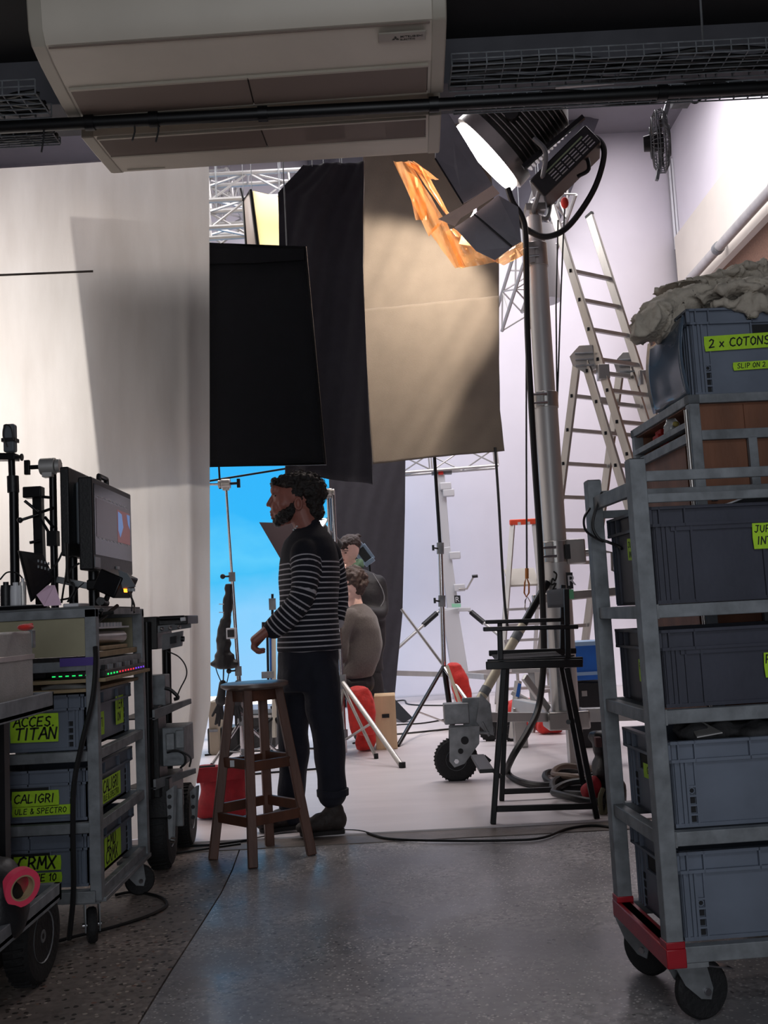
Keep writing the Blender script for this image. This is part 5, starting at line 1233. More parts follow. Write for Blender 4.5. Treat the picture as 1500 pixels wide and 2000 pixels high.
for k in range(90):
    a = random.uniform(-.9, 2.9); y_ = random.uniform(-.06, .06)
    d = V(math.cos(a), 0, math.sin(a)); c_ = P(590, 960)+V(d.x*.120, y_, d.z*.100)
    if d.x < -.55 and d.z < .5: continue
    s_ = V(-d.z, random.uniform(-.5, .5), d.x)*random.choice((-1, 1)); r = random.uniform(.008, .018)
    mb.path([c_-d*.01, c_+d*r*.6+s_*r*.3, c_+d*r*1.1+s_*r*1.1, c_+d*r*.7+s_*r*2], [.0016, .0014, .0011, .0005], 4)
for k in range(26):
    c_ = P(624+random.uniform(-5, 3), 990+random.uniform(-15, 28), random.uniform(-.06, .05)); d = V(1, random.uniform(-.3, .3), random.uniform(-.4, .2)); r = random.uniform(.012, .024)
    mb.path([c_, c_+d*r, c_+d*r*1.6+V(0, 0, r*.5)], [.002, .0016, .0005], 4)
for k in range(14):
    c_ = P(538+random.uniform(-4, 8), 948+random.uniform(-6, 6), random.uniform(-.05, .05)); r = random.uniform(.010, .022)
    mb.path([c_, c_+V(-r, 0, -r*.3), c_+V(-r*1.5, 0, r*.4)], [.002, .0016, .0006], 4)
mb.build('hair_wisps', M['hair'], hr, kind='stuff')
# jumper
mb = MB()
prof = [(607, 1030, .062, .070), (604, 1040, .092, .110), (602, 1054, .122, .155), (602, 1074, .142, .184), (603, 1100, .154, .190), (604, 1130, .155, .190), (603, 1165, .150, .180), (602, 1200, .148, .172), (603, 1235, .158, .178), (606, 1272, .168, .185)]
rg = [ering(P(x, y), a, b, 24, .35) for x, y, a, b in prof]; n = 24
vs = [q for r in rg for q in r]; fs = [(i*n+j, i*n+(j+1) % n, (i+1)*n+(j+1) % n, (i+1)*n+j) for i in range(len(rg)-1) for j in range(n)]
mb.add(vs, fs+[tuple(range(n))[::-1], tuple((len(rg)-1)*n+j for j in range(n))])
nearA = [P(594, 1080, -.15), P(596, 1120, -.19), P(588, 1168, -.215), P(556, 1208, -.21), P(536, 1228, -.20)]; nr = [.074, .070, .060, .060, .054]
farA = [P(640, 1080, .15), P(654, 1125, .20), P(661, 1172, .22), P(658, 1214, .20)]; fr_ = [.072, .064, .056, .046]
taper(mb, nearA, nr); taper(mb, farA, fr_)
taper(mb, [P(604, 1030), P(600, 1050)], [.066, .085])
me = remesh(mb, .009, smooth=8, noise_amp=.010, noise_scale=7)
sub = me
ztop = P(600, 1093).z
o = mobj(me, 'striped_jumper', M['stripe'], t)
md = o.modifiers.new('sub', 'SUBSURF'); md.levels = 1; md.render_levels = 1
I = wm(t).inverted()
na = [I @ q for q in smooth_pts(nearA, 3)]; nra = [nr[0]]*0+[nr[min(3, i//3)]*(1-(i % 3)/3)+nr[min(4, i//3+1)]*((i % 3)/3) for i in range(len(na))]
fa = [I @ q for q in smooth_pts(farA, 3)]; fra = [fr_[min(2, i//3)]*(1-(i % 3)/3)+fr_[min(3, i//3+1)]*((i % 3)/3) for i in range(len(fa))]
stripe_attr(me, [(na, nra, .02), (fa, fra, .02)], (I @ V(0, 0, ztop)).z, .0262)
# shoulder button tab
mb = MB()
for x, y in ((573, 1035), (577, 1032), (580, 1028)): mb.sph(P(x, y, -.08), .005, 8)
mb.build('button', M['whiteplastic'], t, kind='stuff')
mb = MB(); mb.path(smooth_pts([P(584, 1052, -.165), P(626, 1046, -.15), P(652, 1100, -.12)], 4), .001, 4)
# trousers
mb = MB()
hp = [(603, 1262, .150, .160), (602, 1290, .155, .165), (601, 1320, .155, .165), (600, 1350, .14, .16)]
rg = [ering(P(x, y), a, b, 20, .35) for x, y, a, b in hp]; n = 20
mb.add([q for r in rg for q in r], [(i*n+j, i*n+(j+1) % n, (i+1)*n+(j+1) % n, (i+1)*n+j) for i in range(len(rg)-1) for j in range(n)]+[tuple(range(n))[::-1], tuple((len(rg)-1)*n+j for j in range(n))])
taper(mb, [P(624, 1310, -.08), P(634, 1400, -.075), P(644, 1480, -.06), P(650, 1548, -.05)], [.100, .088, .080, .074])
taper(mb, [P(582, 1310, .08), P(574, 1400, .11), P(572, 1490, .12), P(570, 1585, .12)], [.100, .088, .078, .070])
me = remesh(mb, .009, smooth=6, noise_amp=.016, noise_scale=8); tr = mobj(me, 'trousers', M['navy'], t)
mb = MB(); mb.lathe([(.070, -.012), (.080, -.012), (.081, .02), (.072, .02)], P(650, 1549, -.05), (0, 0, 1), 20); mb.build('cuff', M['navy'], tr)
# shoes
def shoe(toe, heel, w_=.05):
    mb = MB(); toe, heel = V(toe), V(heel); d = (toe-heel)
    for f, r, h in ((0, .040, .055), (.25, .043, .060), (.5, .047, .048), (.75, .050, .038), (.93, .042, .030)):
        c_ = heel+d*f; mb.sph((c_.x, c_.y, .022+h), (r*1.1, r, h), 12)
    mb.sph(V(heel.x, heel.y, .12)+d*.1, (.05, .045, .05))
    me = remesh(mb, .007, smooth=3)
    for q in me.vertices: q.co.z = max(q.co.z, .026)
    s_ = mobj(me, 'shoe', M['shoe'], t)
    mb = MB(); n_ = d.normalized().cross(V(0, 0, 1)); pts = []
    for f, w2 in ((-.16, .02), (-.13, .042), (.2, .043), (.45, .042), (.75, .052), (.98, .044), (1.06, .02)): pts.append((heel+d*f, w2))
    poly = [p+n_*w2 for p, w2 in pts]+[p-n_*w2 for p, w2 in pts[::-1]]
    mb.prism([V(q.x, q.y, .0125) for q in poly], (0, 0, .02)); mb.build('sole', mat('shoe_sole', (30, 26, 26), .8), s_, bevel=.003)
    mb = MB()
    for k in range(4):
        c_ = heel+d*(.36+.1*k); z = .118-.014*k; mb.path([V(c_.x, c_.y, z)+n_*.026, V(c_.x, c_.y, z+.008), V(c_.x, c_.y, z)-n_*.026], .003, 5)
    mb.build('lace', M['shoe'], s_, kind='stuff')
f1 = P(655, 1560, -.05); shoe((f1.x-.17, f1.y-.03, 0), (f1.x+.01, f1.y+.0, 0))
f2 = P(573, 1560, .12); shoe((f2.x-.16, f2.y-.06, 0), (f2.x+.01, f2.y, 0))

# ---------------- seated person seen from behind
YS = 8.25
def Q(x, y, dy=0): return at(x, y, YS+dy)
fz = gr(705, 1400); t = thing('person', 'seated person seen from behind with short curly brown hair and grey sweatshirt', 'person', (Q(700, 1400).x, YS, .012))
mb = MB(); mb.sph(Q(690, 1140), (.085, .095, .115), 18); mb.sph(Q(682, 1158, -.02), (.06, .07, .07), 12)
taper(mb, [Q(690, 1160), Q(697, 1192)], [.058, .062])
mb.sph(Q(676, 1148, -.04), (.018, .018, .032), 8)

mobj(remesh(mb, .008, smooth=4), 'body', M['skinl'], t)
random.seed(9); mb = MB(); mb.sph(Q(691, 1132), (.098, .104, .10), 16); mb.sph(Q(700, 1148), (.06, .09, .07), 12)
for k in range(120):
    a = random.uniform(0, 2*PI); e = random.uniform(-.5, 1.5); d = V(math.cos(e)*math.cos(a), math.cos(e)*math.sin(a), math.sin(e))
    if d.x < -.3 and d.z < .1: continue
    mb.sph(Q(692, 1133)+V(d.x*.102, d.y*.108, d.z*.105), random.uniform(.014, .026), 6)
mobj(remesh(mb, .009, smooth=2, noise_amp=.012, noise_scale=45), 'hair', M['hairb'], t)
mb = MB()
loft(mb, [(Q(x, y), a, b) for x, y, a, b in ((696, 1180, .055, .07), (700, 1190, .10, .13), (705, 1206, .135, .18), (709, 1230, .15, .195), (711, 1260, .155, .19), (707, 1290, .155, .18), (698, 1312, .15, .17), (693, 1322, .145, .165))])
taper(mb, [Q(684, 1206, -.14), Q(670, 1240, -.18), Q(664, 1285, -.14)], [.068, .062, .052])
taper(mb, [Q(724, 1210, .1), Q(727, 1250, .12), Q(712, 1285, .05)], [.06, .055, .05])
mobj(remesh(mb, .012, smooth=8, noise_amp=.02, noise_scale=6), 'sweatshirt', M['grey_sw'], t)
mb = MB(); mb.lathe([(.065, 0), (.072, 0), (.074, .02), (.066, .02)], Q(697, 1190), (0, 0, 1), 16); mb.build('collar', M['grey_sw'], t)
mb = MB(); mb.sph(Q(690, 1335), (.18, .17, .11), 14); taper(mb, [Q(680, 1342, -.08), Q(650, 1350, -.2), Q(648, 1432, -.2)], [.085, .065, .05]); taper(mb, [Q(680, 1342, .08), Q(650, 1350, .2), Q(648, 1422, .2)], [.085, .065, .05])
mobj(remesh(mb, .012, smooth=6, noise_amp=.012, noise_scale=9), 'trousers', M['blk_jk'], t)
for dy in (-.2, .2):
    p = Q(650, 1430, dy); mb = MB(); mb.sph((p.x-.05, p.y, .055), (.11, .045, .042), 10); mb.build('shoe', M['shoe'], t)
t = thing('apple_box', 'pale wooden box under the seated person in the grey sweatshirt', 'box', (Q(690, 1400).x, YS, .012))
z1 = Q(690, 1352).z-.03; mb = MB(); mb.b2(Q(662, 0).x, Q(700, 0).x, YS-.15, YS+.15, .012, z1); mb.build('body', mat('pale_wood', (206, 176, 140), .6, var=.15, scale=12, aniso=(1, 1, .2)), t, bevel=.004)
mb = MB(); mb.b2(Q(675, 0).x, Q(688, 0).x, YS-.156, YS-.148, z1*.6, z1*.6+.03); mb.build('hand_slot', M['cratek'], t)

# ---------------- person with fringe and green hood
YW = 8.75
def W(x, y, dy=0): return at(x, y, YW+dy)
t = thing('person', 'standing person with dark fringe, black jacket and green hood, hand held to mouth', 'person', (W(725, 1400).x, YW, .012))
mb = MB(); mb.sph(W(682, 1072), (.088, .09, .108), 20); mb.sph(W(676, 1086, -.02), (.066, .062, .07), 16); mb.sph(W(673, 1100, -.03), (.035, .035, .03), 12)
mb.limb([W(669, 1076, -.068), W(665, 1086, -.088), W(666, 1089, -.08)], [.012, .014, .013], 8)
for dx, dy in ((-3, -.045), (8, -.066)): mb.sph(W(668+dx, 1085, dy), (.02, .015, .02), 8)
mb.sph(W(669, 1095, -.072), (.018, .012, .006), 8)
mb.path([W(694, 1078, -.02)+V(.004, .014*math.cos(a), .026*math.sin(a)) for a in [2*PI*i/12 for i in range(12)]], .008, 6, closed=True)
taper(mb, [W(682, 1095), W(692, 1125)], [.055, .06])
wr = W(668, 1128, -.18); taper(mb, [W(690, 1165, -.16), wr], [.04, .03]); hand(mb, wr, V(-.05, .15, 1), V(.3, .9, .1), .16, .55, 1, .95)
taper(mb, [W(692, 1125), W(692, 1145, -.08), W(690, 1165, -.16)], [.055, .045, .04])
me = remesh(mb, .0055, smooth=3)
def onface(x, y, lift=0.0):
    q0 = W(x, y); best = None
    for q in me.vertices:
        if abs(q.co.x-q0.x) < .006 and abs(q.co.z-q0.z) < .006 and (best is None or q.co.y < best): best = q.co.y
    return V(q0.x, (best if best is not None else q0.y-.08)-lift, q0.z)
FP = {k: onface(*k) for k in ((664, 1081), (676, 1081), (663, 1076), (669, 1077), (672, 1077), (681, 1077), (666, 1095), (673, 1095))}
wbody = mobj(me, 'body', M['skinl'], t)
mb = MB(); mb.path([FP[(666, 1095)], FP[(673, 1095)]], [.005, .006], 8); mb.build('lips', mat('lips', (176, 84, 84), .4), t)
for a_, b_ in (((663, 1076), (669, 1077)), ((672, 1077), (681, 1077))):
    mb = MB(); mb.path([FP[a_], FP[b_]], .0035, 6); mb.build('eyebrow', M['hairb'], t)
for x, dy in ((664, 0), (676, 0)):
    mb = MB(); mb.sph(FP[(x, 1081)], (.012, .008, .005), 8); mb.build('eye', mat('eye_dark2', (34, 24, 24), .3), t)
mb = MB(); mb.sph(W(684, 1062, .02), (.10, .10, .085), 18)
for k in range(13):
    f = k/12; mb.limb([W(672+22*f, 1050, -.03), W(660+30*f, 1062, -.082+.03*abs(f-.4)), W(662+26*f+2*math.sin(k*2), 1072+(4 if f > .7 else 2*math.sin(k*3)), -.088+.05*max(0, f-.5))], [.018, .015, .007], 6)
mb.limb([W(694, 1050, .04), W(700, 1045, .06), W(706, 1048, .07)], [.03, .016, .006], 6); mb.limb([W(692, 1050, .05), W(690, 1042, .06)], [.015, .004], 6)
mobj(remesh(mb, .007, smooth=2, noise_amp=.006, noise_scale=50), 'hair', M['hairb'], t)
mb = MB(); mb.path(smooth_pts([W(678, 1118, -.11), W(690, 1110, -.08), W(702, 1100, .03), W(698, 1098, .1), W(684, 1105, .08)], 5), .034, 10); mb.sph(W(699, 1105, .05), (.055, .06, .04)); mb.limb([W(688, 1112, -.08), W(684, 1124, -.12)], [.03, .02])
mobj(remesh(mb, .008, smooth=4, noise_amp=.012, noise_scale=20), 'green_hood', M['green'], t)
mb = MB()
loft(mb, [(W(x, y), a, b) for x, y, a, b in ((699, 1112, .06, .07), (704, 1122, .12, .11), (709, 1138, .165, .14), (713, 1165, .175, .155), (715, 1200, .17, .15), (716, 1240, .165, .145), (714, 1280, .165, .15), (713, 1312, .165, .15))], 22, -.4)
taper(mb, [W(738, 1140, 0), W(746, 1175, -.02), W(742, 1200, -.1), W(716, 1195, -.2)], [.07, .062, .055, .048])
taper(mb, [W(692, 1140, -.02), W(682, 1175, -.12), W(684, 1168, -.2)], [.06, .055, .05])
mobj(remesh(mb, .012, smooth=7, noise_amp=.02, noise_scale=7), 'jacket', M['blk_jk'], t)
mb = MB(); mb.path(smooth_pts([W(728, 1120, -.1), W(746, 1150, -.1), W(750, 1172, -.1), W(738, 1192, -.12)], 6), .004, 5); mb.build('piping', mat('grey_piping', (130, 130, 136), .6), t)
mb = MB(); mb.sph(W(713, 1305), (.16, .14, .12)); taper(mb, [W(725, 1310, -.05), W(735, 1360, -.05), W(740, 1400, -.05)], [.09, .07, .06]); taper(mb, [W(700, 1310, .06), W(702, 1360, .06), W(704, 1395, .06)], [.09, .07, .06])
tr = mobj(remesh(mb, .012, smooth=6, noise_amp=.012, noise_scale=9), 'trousers', M['blk_jk'], t)
for x, dy in ((742, -.05), (705, .06)):
    p = W(x, 1400, dy); mb = MB(); mb.sph((p.x-.02, p.y-.05, .055), (.05, .11, .045), 12); mb.build('shoe', M['shoe'], t)
# pale blue device behind the head
t = thing('panel_lamp', 'small pale blue framed light panel tilted behind the shoulder of the person with a fringe', 'lamp', W(712, 1100, .3))
c_ = W(711, 1083, .22); a = V(.55, 0, -.83); b = V(.83, 0, .55)
mb = MB(); 
for s_ in (-1, 1): mb.bar(c_+a*s_*.085-b*.05, c_+a*s_*.085+b*.05, .04, .04); mb.bar(c_-a*.08+b*s_*.05, c_+a*.08+b*s_*.05, .02, .03)
mb.build('frame', mat('pale_blue', (150, 172, 196), .4), t, bevel=.004)
mb = MB(); mb.bar(c_-a*.07, c_+a*.07, .07, .02, (0, 1, 0)); mb.build('panel', M['dark'], t)
mb = MB(); mb.cyl(c_+a*.08, V(c_.x+a.x*.1, c_.y+.05, .012), .01); mb.build('support', M['blackmetal'], t)
# white bottle behind
p = gr(748, 1372); t = thing('water_bottle', 'clear plastic bottle on the floor right of the standing person', 'bottle', at(747, 1350, 9.3))
mb = MB(); q = at(747, 1362, 9.3); mb.lathe([(0, 0), (.055, 0), (.06, .03), (.06, .17), (.03, .20), (.02, .22), (0, .22)], V(q.x, 9.3, .012), (0, 0, 1), 16); mb.build('bottle_body', M['clear'], t)
mb = MB(); mb.cyl(V(q.x, 9.3, .234), V(q.x, 9.3, .26), .022); mb.build('cap', M['whiteplastic'], t)
# ================================================================ CRATES
def crate(label, loc, rotz, L, W_, H, m, group=None, open_front=False, handles='x', divided=False, name='storage_crate'):
    """L along local x, W_ along local y, origin bottom centre; near face is -y"""
    t = thing(name, label, 'crate', loc, rotz, group)
    hx, hy = L/2-.012, W_/2-.012; w_ = .006
    mb = MB()
    mb.b2(-hx, hx, -hy, hy, .0, .008)
    mb.b2(-hx, hx, -hy, -hy+w_, 0, H); mb.b2(-hx, hx, hy-w_, hy, 0, H); mb.b2(-hx, -hx+w_, -hy, hy, 0, H); mb.b2(hx-w_, hx, -hy, hy, 0, H)
    mb.build('wall', m, t, world=False, kind='stuff')
    # rim: two ledges and short dividers
    mb = MB(); rh = .055
    for z in (H-.008, H-rh):
        mb.b2(-L/2, L/2, -W_/2, -hy, z, z+.008); mb.b2(-L/2, L/2, hy, W_/2, z, z+.008); mb.b2(-L/2, -hx, -W_/2, W_/2, z, z+.008); mb.b2(hx, L/2, -W_/2, W_/2, z, z+.008)
    n = max(4, int(round(L/.11)))
    xs = [-L/2+.002, -L/2+.03, -L/2+.075]+[-L/2+.075+(L-.15)*k/(n-2) for k in range(1, n-2)]+[L/2-.075, L/2-.03, L/2-.006]
    if divided: xs = [-L/2+.002, -L/2+.03, -L/2+.10, L/2-.10, L/2-.03, L/2-.006]
    for x in xs:
        for s_ in (-1, 1): mb.b2(x, x+.004, s_*hy, s_*W_/2, H-rh, H)
    ys = [-W_/2+.002, -W_/2+.04, -.10, .10, W_/2-.04, W_/2-.006]
    for y in ys:
        for s_ in (-1, 1): mb.b2(s_*hx, s_*L/2, y, y+.004, H-rh, H)
    mb.build('rim', m, t, world=False, kind='stuff')
    # corner ribs
    mb = MB()
    for sx in (-1, 1):
        for sy in (-1, 1):
            for d in (.008, .024, .036):
                mb.b2(sx*(hx-d), sx*(hx-d-.007), sy*hy, sy*(hy+.007), .004, H-rh)
            mb.b2(sx*(hx-.060), sx*(hx-.062-.003), sy*hy, sy*(hy+.007), .004, H-rh)
            for d in (.008, .030, .052): mb.b2(sx*hx, sx*(hx+.006), sy*(hy-d), sy*(hy-d-.006), .004, H-rh)
    mb.b2(-hx, hx, -hy-.006, hy+.006, .0, .010)
    if divided:
        for x in (-L/2+.115, L*.02):
            for s_ in (-1, 1): mb.b2(x, x+.006, s_*hy, s_*(hy+.009), .004, H-rh)
        mb.b2(-hx+.05, hx-.05, -hy-.007, -hy, H-rh-.012, H-rh)
    mb.build('corner_ribs', m, t, world=False, kind='stuff')
    # ladder of small square pockets low on the corners
    mb = MB(); mk = MB()
    for sx in (-1, 1):
        for k in range(4):
            z = .012+k*.024
            if z+.02 > H*.62: break
            x = sx*(hx-.050)
            mk.b2(x-.0085, x+.0085, -hy-.0015, -hy, z, z+.017)
            mb.b2(x-.011, x+.011, -hy-.0065, -hy, z+.017, z+.022)
            y = -sx*(hy-.066); mk.b2(-hx-.0015, -hx, y-.008, y+.008, z, z+.017); mk.b2(hx, hx+.0015, y-.008, y+.008, z, z+.017)
    if mb.v and not divided:
        a = mb.build('pocket_bars', m, t, world=False, kind='stuff'); b = mk.build('pockets', M['cratek'], t, world=False, kind='stuff')
        mb = MB(); mb.lathe([(0, 0), (.0085, 0), (.0085, .005), (.006, .005), (.006, .001), (0, .001)], (-(hx-.050), -hy, .012+.024*3+.009), (0, -1, 0), 14); mb.build('pocket_ring', m, t, world=False)
    # handles
    hz0, hz1 = H-rh-.045, H-rh-.006
    def hnd(c_, sz, fr):
        mb = MB(); mb.box(c_, sz); h_ = mb.build('handle_recess', M['cratek'], t, world=False)
        mb = MB()
        for f in fr: mb.b2(*f)
        mb.build('handle_frame', m, t, world=False, bevel=.001, kind='stuff')
    if 'x' in handles:
        for s_ in (-1, 1):
            x = s_*(hx+.001); hnd((x, 0, (hz0+hz1)/2), (.004, .13, hz1-hz0), [(s_*hx, s_*(hx+.009), -.072, -.066, hz0-.006, hz1+.006), (s_*hx, s_*(hx+.009), .066, .072, hz0-.006, hz1+.006), (s_*hx, s_*(hx+.009), -.072, .072, hz0-.008, hz0-.002)])
    if 'y' in handles:
        y = -hy-.001; hnd((0 if handles != 'yl' else -.06, y, (hz0+hz1)/2), (.15, .004, hz1-hz0), [(-.08, .08, -hy-.009, -hy, hz0-.008, hz0-.002), (.074, .080, -hy-.009, -hy, hz0-.006, hz1+.006), (-.080, -.074, -hy-.009, -hy, hz0-.006, hz1+.006)])
    return t
def tape(t, face, off, z, w_, h_, lines, tilt=0.0, L=0, W_=0, curl=False):
    """face 'f' = near face(-y), 'l' = -x face, 'r' = +x face; off along the face from its centre, z = bottom"""
    Mw = wm(t); R3 = Mw.to_3x3()
    if face == 'f': o = V(off-w_/2, -W_/2+.0035, z); xd = V(1, 0, tilt); ud = V(-tilt, 0, 1)
    elif face == 'l': o = V(-L/2+.0035, -off+w_/2, z); xd = V(0, -1, tilt); ud = V(0, tilt, 1)
    else: o = V(L/2-.0035, off-w_/2, z); xd = V(0, 1, tilt); ud = V(0, -tilt, 1)
    xd.normalize(); ud.normalize(); nd = xd.cross(ud)
    P0 = [o, o+xd*w_, o+xd*(w_+.002)+ud*h_*.5, o+xd*w_+ud*h_, o+ud*h_, o-xd*.002+ud*h_*.45]
    mb = MB(); mb.prism([p for p in P0], nd*.001); tp = mb.build('label_tape', M['tape'], t, world=False, smooth=False)
    for (s_, size, dx, dy) in lines:
        scrawl(s_, Mw @ (o+xd*dx+ud*dy+nd*.0012), R3 @ xd, R3 @ ud, size, M['ink'], tp)
    return tp
# ================================================================ RIGHT TROLLEY
YR = 2.66; yaw = math.radians(4)
p0 = at(1262, 1188, YR); org = V(p0.x, YR, 0)
Rz = Matrix.Rotation(yaw, 3, 'Z')
def rl(x, y, z): return org+Rz @ V(x, y, z)
t = thing('roll_trolley', 'tall galvanised steel trolley at the right, red lower corners, four levels of crates', 'trolley', org, yaw)
D_, LX, ps = .42, .70, .044
def lbar(x0, x1, y0, y1, z0, z1, nm, m_=None, bev=.002):
    mb = MB(); mb.b2(x0, x1, y0, y1, z0, z1); return mb.build(nm, m_ or M['galvd'], t, world=False, bevel=bev)
for x in (0, LX):
    for y in (0, D_):
        o = lbar(x-ps/2, x+ps/2, y-ps/2, y+ps/2, .16, 1.458, 'post')
        mb = MB(); mb.b2(x-ps/2+.003, x+ps/2-.003, y-ps/2+.003, y+ps/2-.003, 1.4585, 1.460); mb.build('post_cap', M['cratek'], o, world=False)
rz = [(1.05, .034), (.775, .036), (.465, .036), (.178, .04)]
for z, h in rz:
    for y in (0, D_): lbar(ps/2, LX-ps/2, y-.015, y+.015, z-h/2, z+h/2, 'rail')
    for x in (0, LX): lbar(x-.015, x+.015, ps/2, D_-ps/2, z-h/2, z+h/2, 'side_rail')
    for x in (0,):
        mb = MB(); mb.b2(ps/2-.006, ps/2+.006, -.018, .018, z-h/2-.002, z+h/2+.002); mb.build('weld', M['galv'], t, world=False)
for z, h in ((1.412, .028), (1.352, .024)):
    lbar(ps/2, LX-ps/2, -.006, .006, z-h/2, z+h/2, 'top_rail'); lbar(ps/2, LX-ps/2, D_-.006, D_+.006, z-h/2, z+h/2, 'top_rail')
for x in (0, LX): lbar(x-.008, x+.008, ps/2, D_-ps/2, 1.365, 1.405, 'top_side_rail')
# red painted base end
lbar(-ps/2-.004, ps/2+.004, -ps/2-.004, D_+ps/2+.004, .150, .198, 'red_base', M['red'], .003)
lbar(-ps/2-.003, ps/2+.003, -ps/2-.003, ps/2+.003, .198, .215, 'red_corner', M['red']); lbar(-ps/2-.003, ps/2+.003, D_-ps/2-.003, D_+ps/2+.003, .198, .215, 'red_corner', M['red'])
# castors
def castor(x, y, ang, r=.075, z1=.158, tt=None, M_=None, lever=True):
    tt = tt or t; Mw = wm(tt); d = V(math.cos(ang), math.sin(ang), 0); s_ = V(-d.y, d.x, 0)
    c_ = V(x, y, 0)+d*r*.55+V(0, 0, r)
    mb = MB(); 
    for k in (-1, 1):
        q = V(x, y, 0)+s_*k*.024
        mb.prism([q-d*.045+V(0, 0, z1-.012), q+d*.045+V(0, 0, z1-.012), q+d*(r*.55+.02)+V(0, 0, r+.005), q+d*(r*.55+.012)+V(0, 0, r-.022), q+d*(r*.55-.018)+V(0, 0, r-.016), q-d*.02+V(0, 0, z1-.06)], s_*.004)
    mb.b2(x-.045, x+.045, y-.045, y+.045, z1-.012, z1); f_ = mb.build('castor', M['galv'], tt, world=False, kind='stuff')
    mb = MB(); mb.lathe([(.02, -.016), (r*.9, -.016), (r, -.008), (r, .008), (r*.9, .016), (.02, .016)], c_, s_, 28); mb.build('wheel', M['rubber'], f_, world=False)
    mb = MB(); mb.cyl(c_-s_*.032, c_+s_*.032, .009); mb.build('axle', M['chrome'], f_, world=False)
    if lever:
        q = V(x, y, z1-.02)+d*.03; mb = MB(); mb.prism([q-s_*.018, q+s_*.018, q+s_*.018+d*.10-V(0, 0, .025), q-s_*.018+d*.10-V(0, 0, .025)], (0, 0, .004)); mb.build('brake_lever', M['chrome'], f_, world=False)
castor(.04, .03, .25); castor(.02, D_-.02, -.9, lever=False); castor(LX-.05, .03, .3); castor(LX-.05, D_-.03, .3)
CL, CW = .60, .385
def rc(label, z, H, m, **k): return crate(label, rl(ps/2+.008+CL/2, D_/2, z), yaw, CL, CW, H, m, **k)
c1 = rc('dark grey crate on the top level of the right trolley, tape starting JUPES', 1.069, .262, M['crated'], divided=True, handles='')
tape(c1, 'f', .07, .135, .165, .07, [('JUPES COTON', .023, .004, .045), ('INTERIEUR', .026, .010, .012)], L=CL, W_=CW)
tape(c1, 'l', .03, .13, .085, .062, [('JUPES', .020, .006, .036), ('INTE', .020, .012, .008)], -.05, L=CL, W_=CW)
c2 = rc('dark grey crate on the second level of the right trolley, tape starting PETITS', .795, .205, M['crated'], divided=True, handles='')
tape(c2, 'f', .07, .065, .165, .066, [('PETITS', .027, .002, .038), ('COTONS', .029, .022, .006)], L=CL, W_=CW)
tape(c2, 'l', .05, .06, .085, .062, [('PETITS', .020, .006, .036), ('COT', .022, .012, .008)], -.02, L=CL, W_=CW)
c3 = rc('light grey crate on the third level of the right trolley with grey cloth on top', .485, .222, M['crateg'], handles='x')
tape(c3, 'f', .07, .085, .165, .062, [('GRANDS', .031, .010, .034), ('COTONS', .026, .038, .005)], L=CL, W_=CW)
tape(c3, 'l', .04, .10, .12, .04, [('GRANDS', .022, .030, .014)], .02, L=CL, W_=CW); tape(c3, 'l', .08, .076, .055, .045, [('COT', .022, .008, .012)], -.10, L=CL, W_=CW)
c4 = rc('light grey crate on the lowest level of the right trolley above the red corner', .199, .225, M['crateg'], handles='x')
tape(c4, 'f', .235, .12, .10, .05, [('COTON', .024, .005, .012)], L=CL, W_=CW); tape(c4, 'l', .10, .045, .05, .06, [('CO', .024, .006, .03), ('T', .02, .010, .006)], .1, L=CL, W_=CW)
# cloth in crate 3, papers
mb = MB(); 
for k in range(7): mb.sph(rl(.16+.075*k, .14+.03*math.sin(k*2), .715), (.07, .09, .030+.008*math.sin(k*1.7)))
me = remesh(mb, .012, smooth=3, noise_amp=.02, noise_scale=22); o = mobj(me, 'grey_cloth_bundle', M['dgrey']); rebase(o, rl(.3, .14, .69)); tag(o, 'dark grey fleece cloth heaped inside the third-level crate of the right trolley', 'cloth')
mb = MB(); mb.prism([rl(.12, .03, .712), rl(.19, .03, .720), rl(.165, .10, .742), rl(.13, .11, .735)], (0, 0, .003)); tag(rebase(mb.build('paper_sheet', M['dgrey' if 0 else 'alu2'], smooth=False), rl(.12, .03, .712)), 'folded pale sheet lying on the grey cloth of the third-level crate', 'paper')
mb = MB(); P_ = [rl(.25, .12, 1.335), rl(.32, .12, 1.35), rl(.42, .13, 1.362), rl(.56, .13, 1.366), rl(.66, .14, 1.36)]
sheet_ = sheet('white_cloth', M['whiteplastic'], lambda u, v: rl(.16+.48*u, .07+.24*v, 1.315+.052*math.sin(min(1, u*1.15)*PI*.55)-.03*v*v+.004*math.sin(u*20)), 20, 8, solid=.004)
tag(rebase(sheet_, rl(.4, .2, 1.31)), 'white cloth domed over the contents of the top dark crate', 'cloth')
# cable looped on far post
mb = MB(); q = lambda x, y, Y: at(x, y, Y)
mb.path(smooth_pts([q(1176, 962, 3.02), q(1162, 1000, 3.0), q(1158, 1030, 3.0), q(1170, 1052, 3.0), q(1186, 1058, 3.0), q(1206, 1066, 2.98), q(1214, 1072, 2.96)], 6), .0045, 6)
mb.path(smooth_pts([q(1152, 993, 3.05), q(1141, 1012, 3.02), q(1143, 1034, 3.02), q(1158, 1048, 3.0), q(1178, 1058, 3.0)], 6), .004, 6)
o = mb.build('looped_cable', M['cable'], kind='stuff'); tag(rebase(o, q(1178, 1058, 3.0)), 'thin black cable looped round the far post of the right trolley', 'cable')
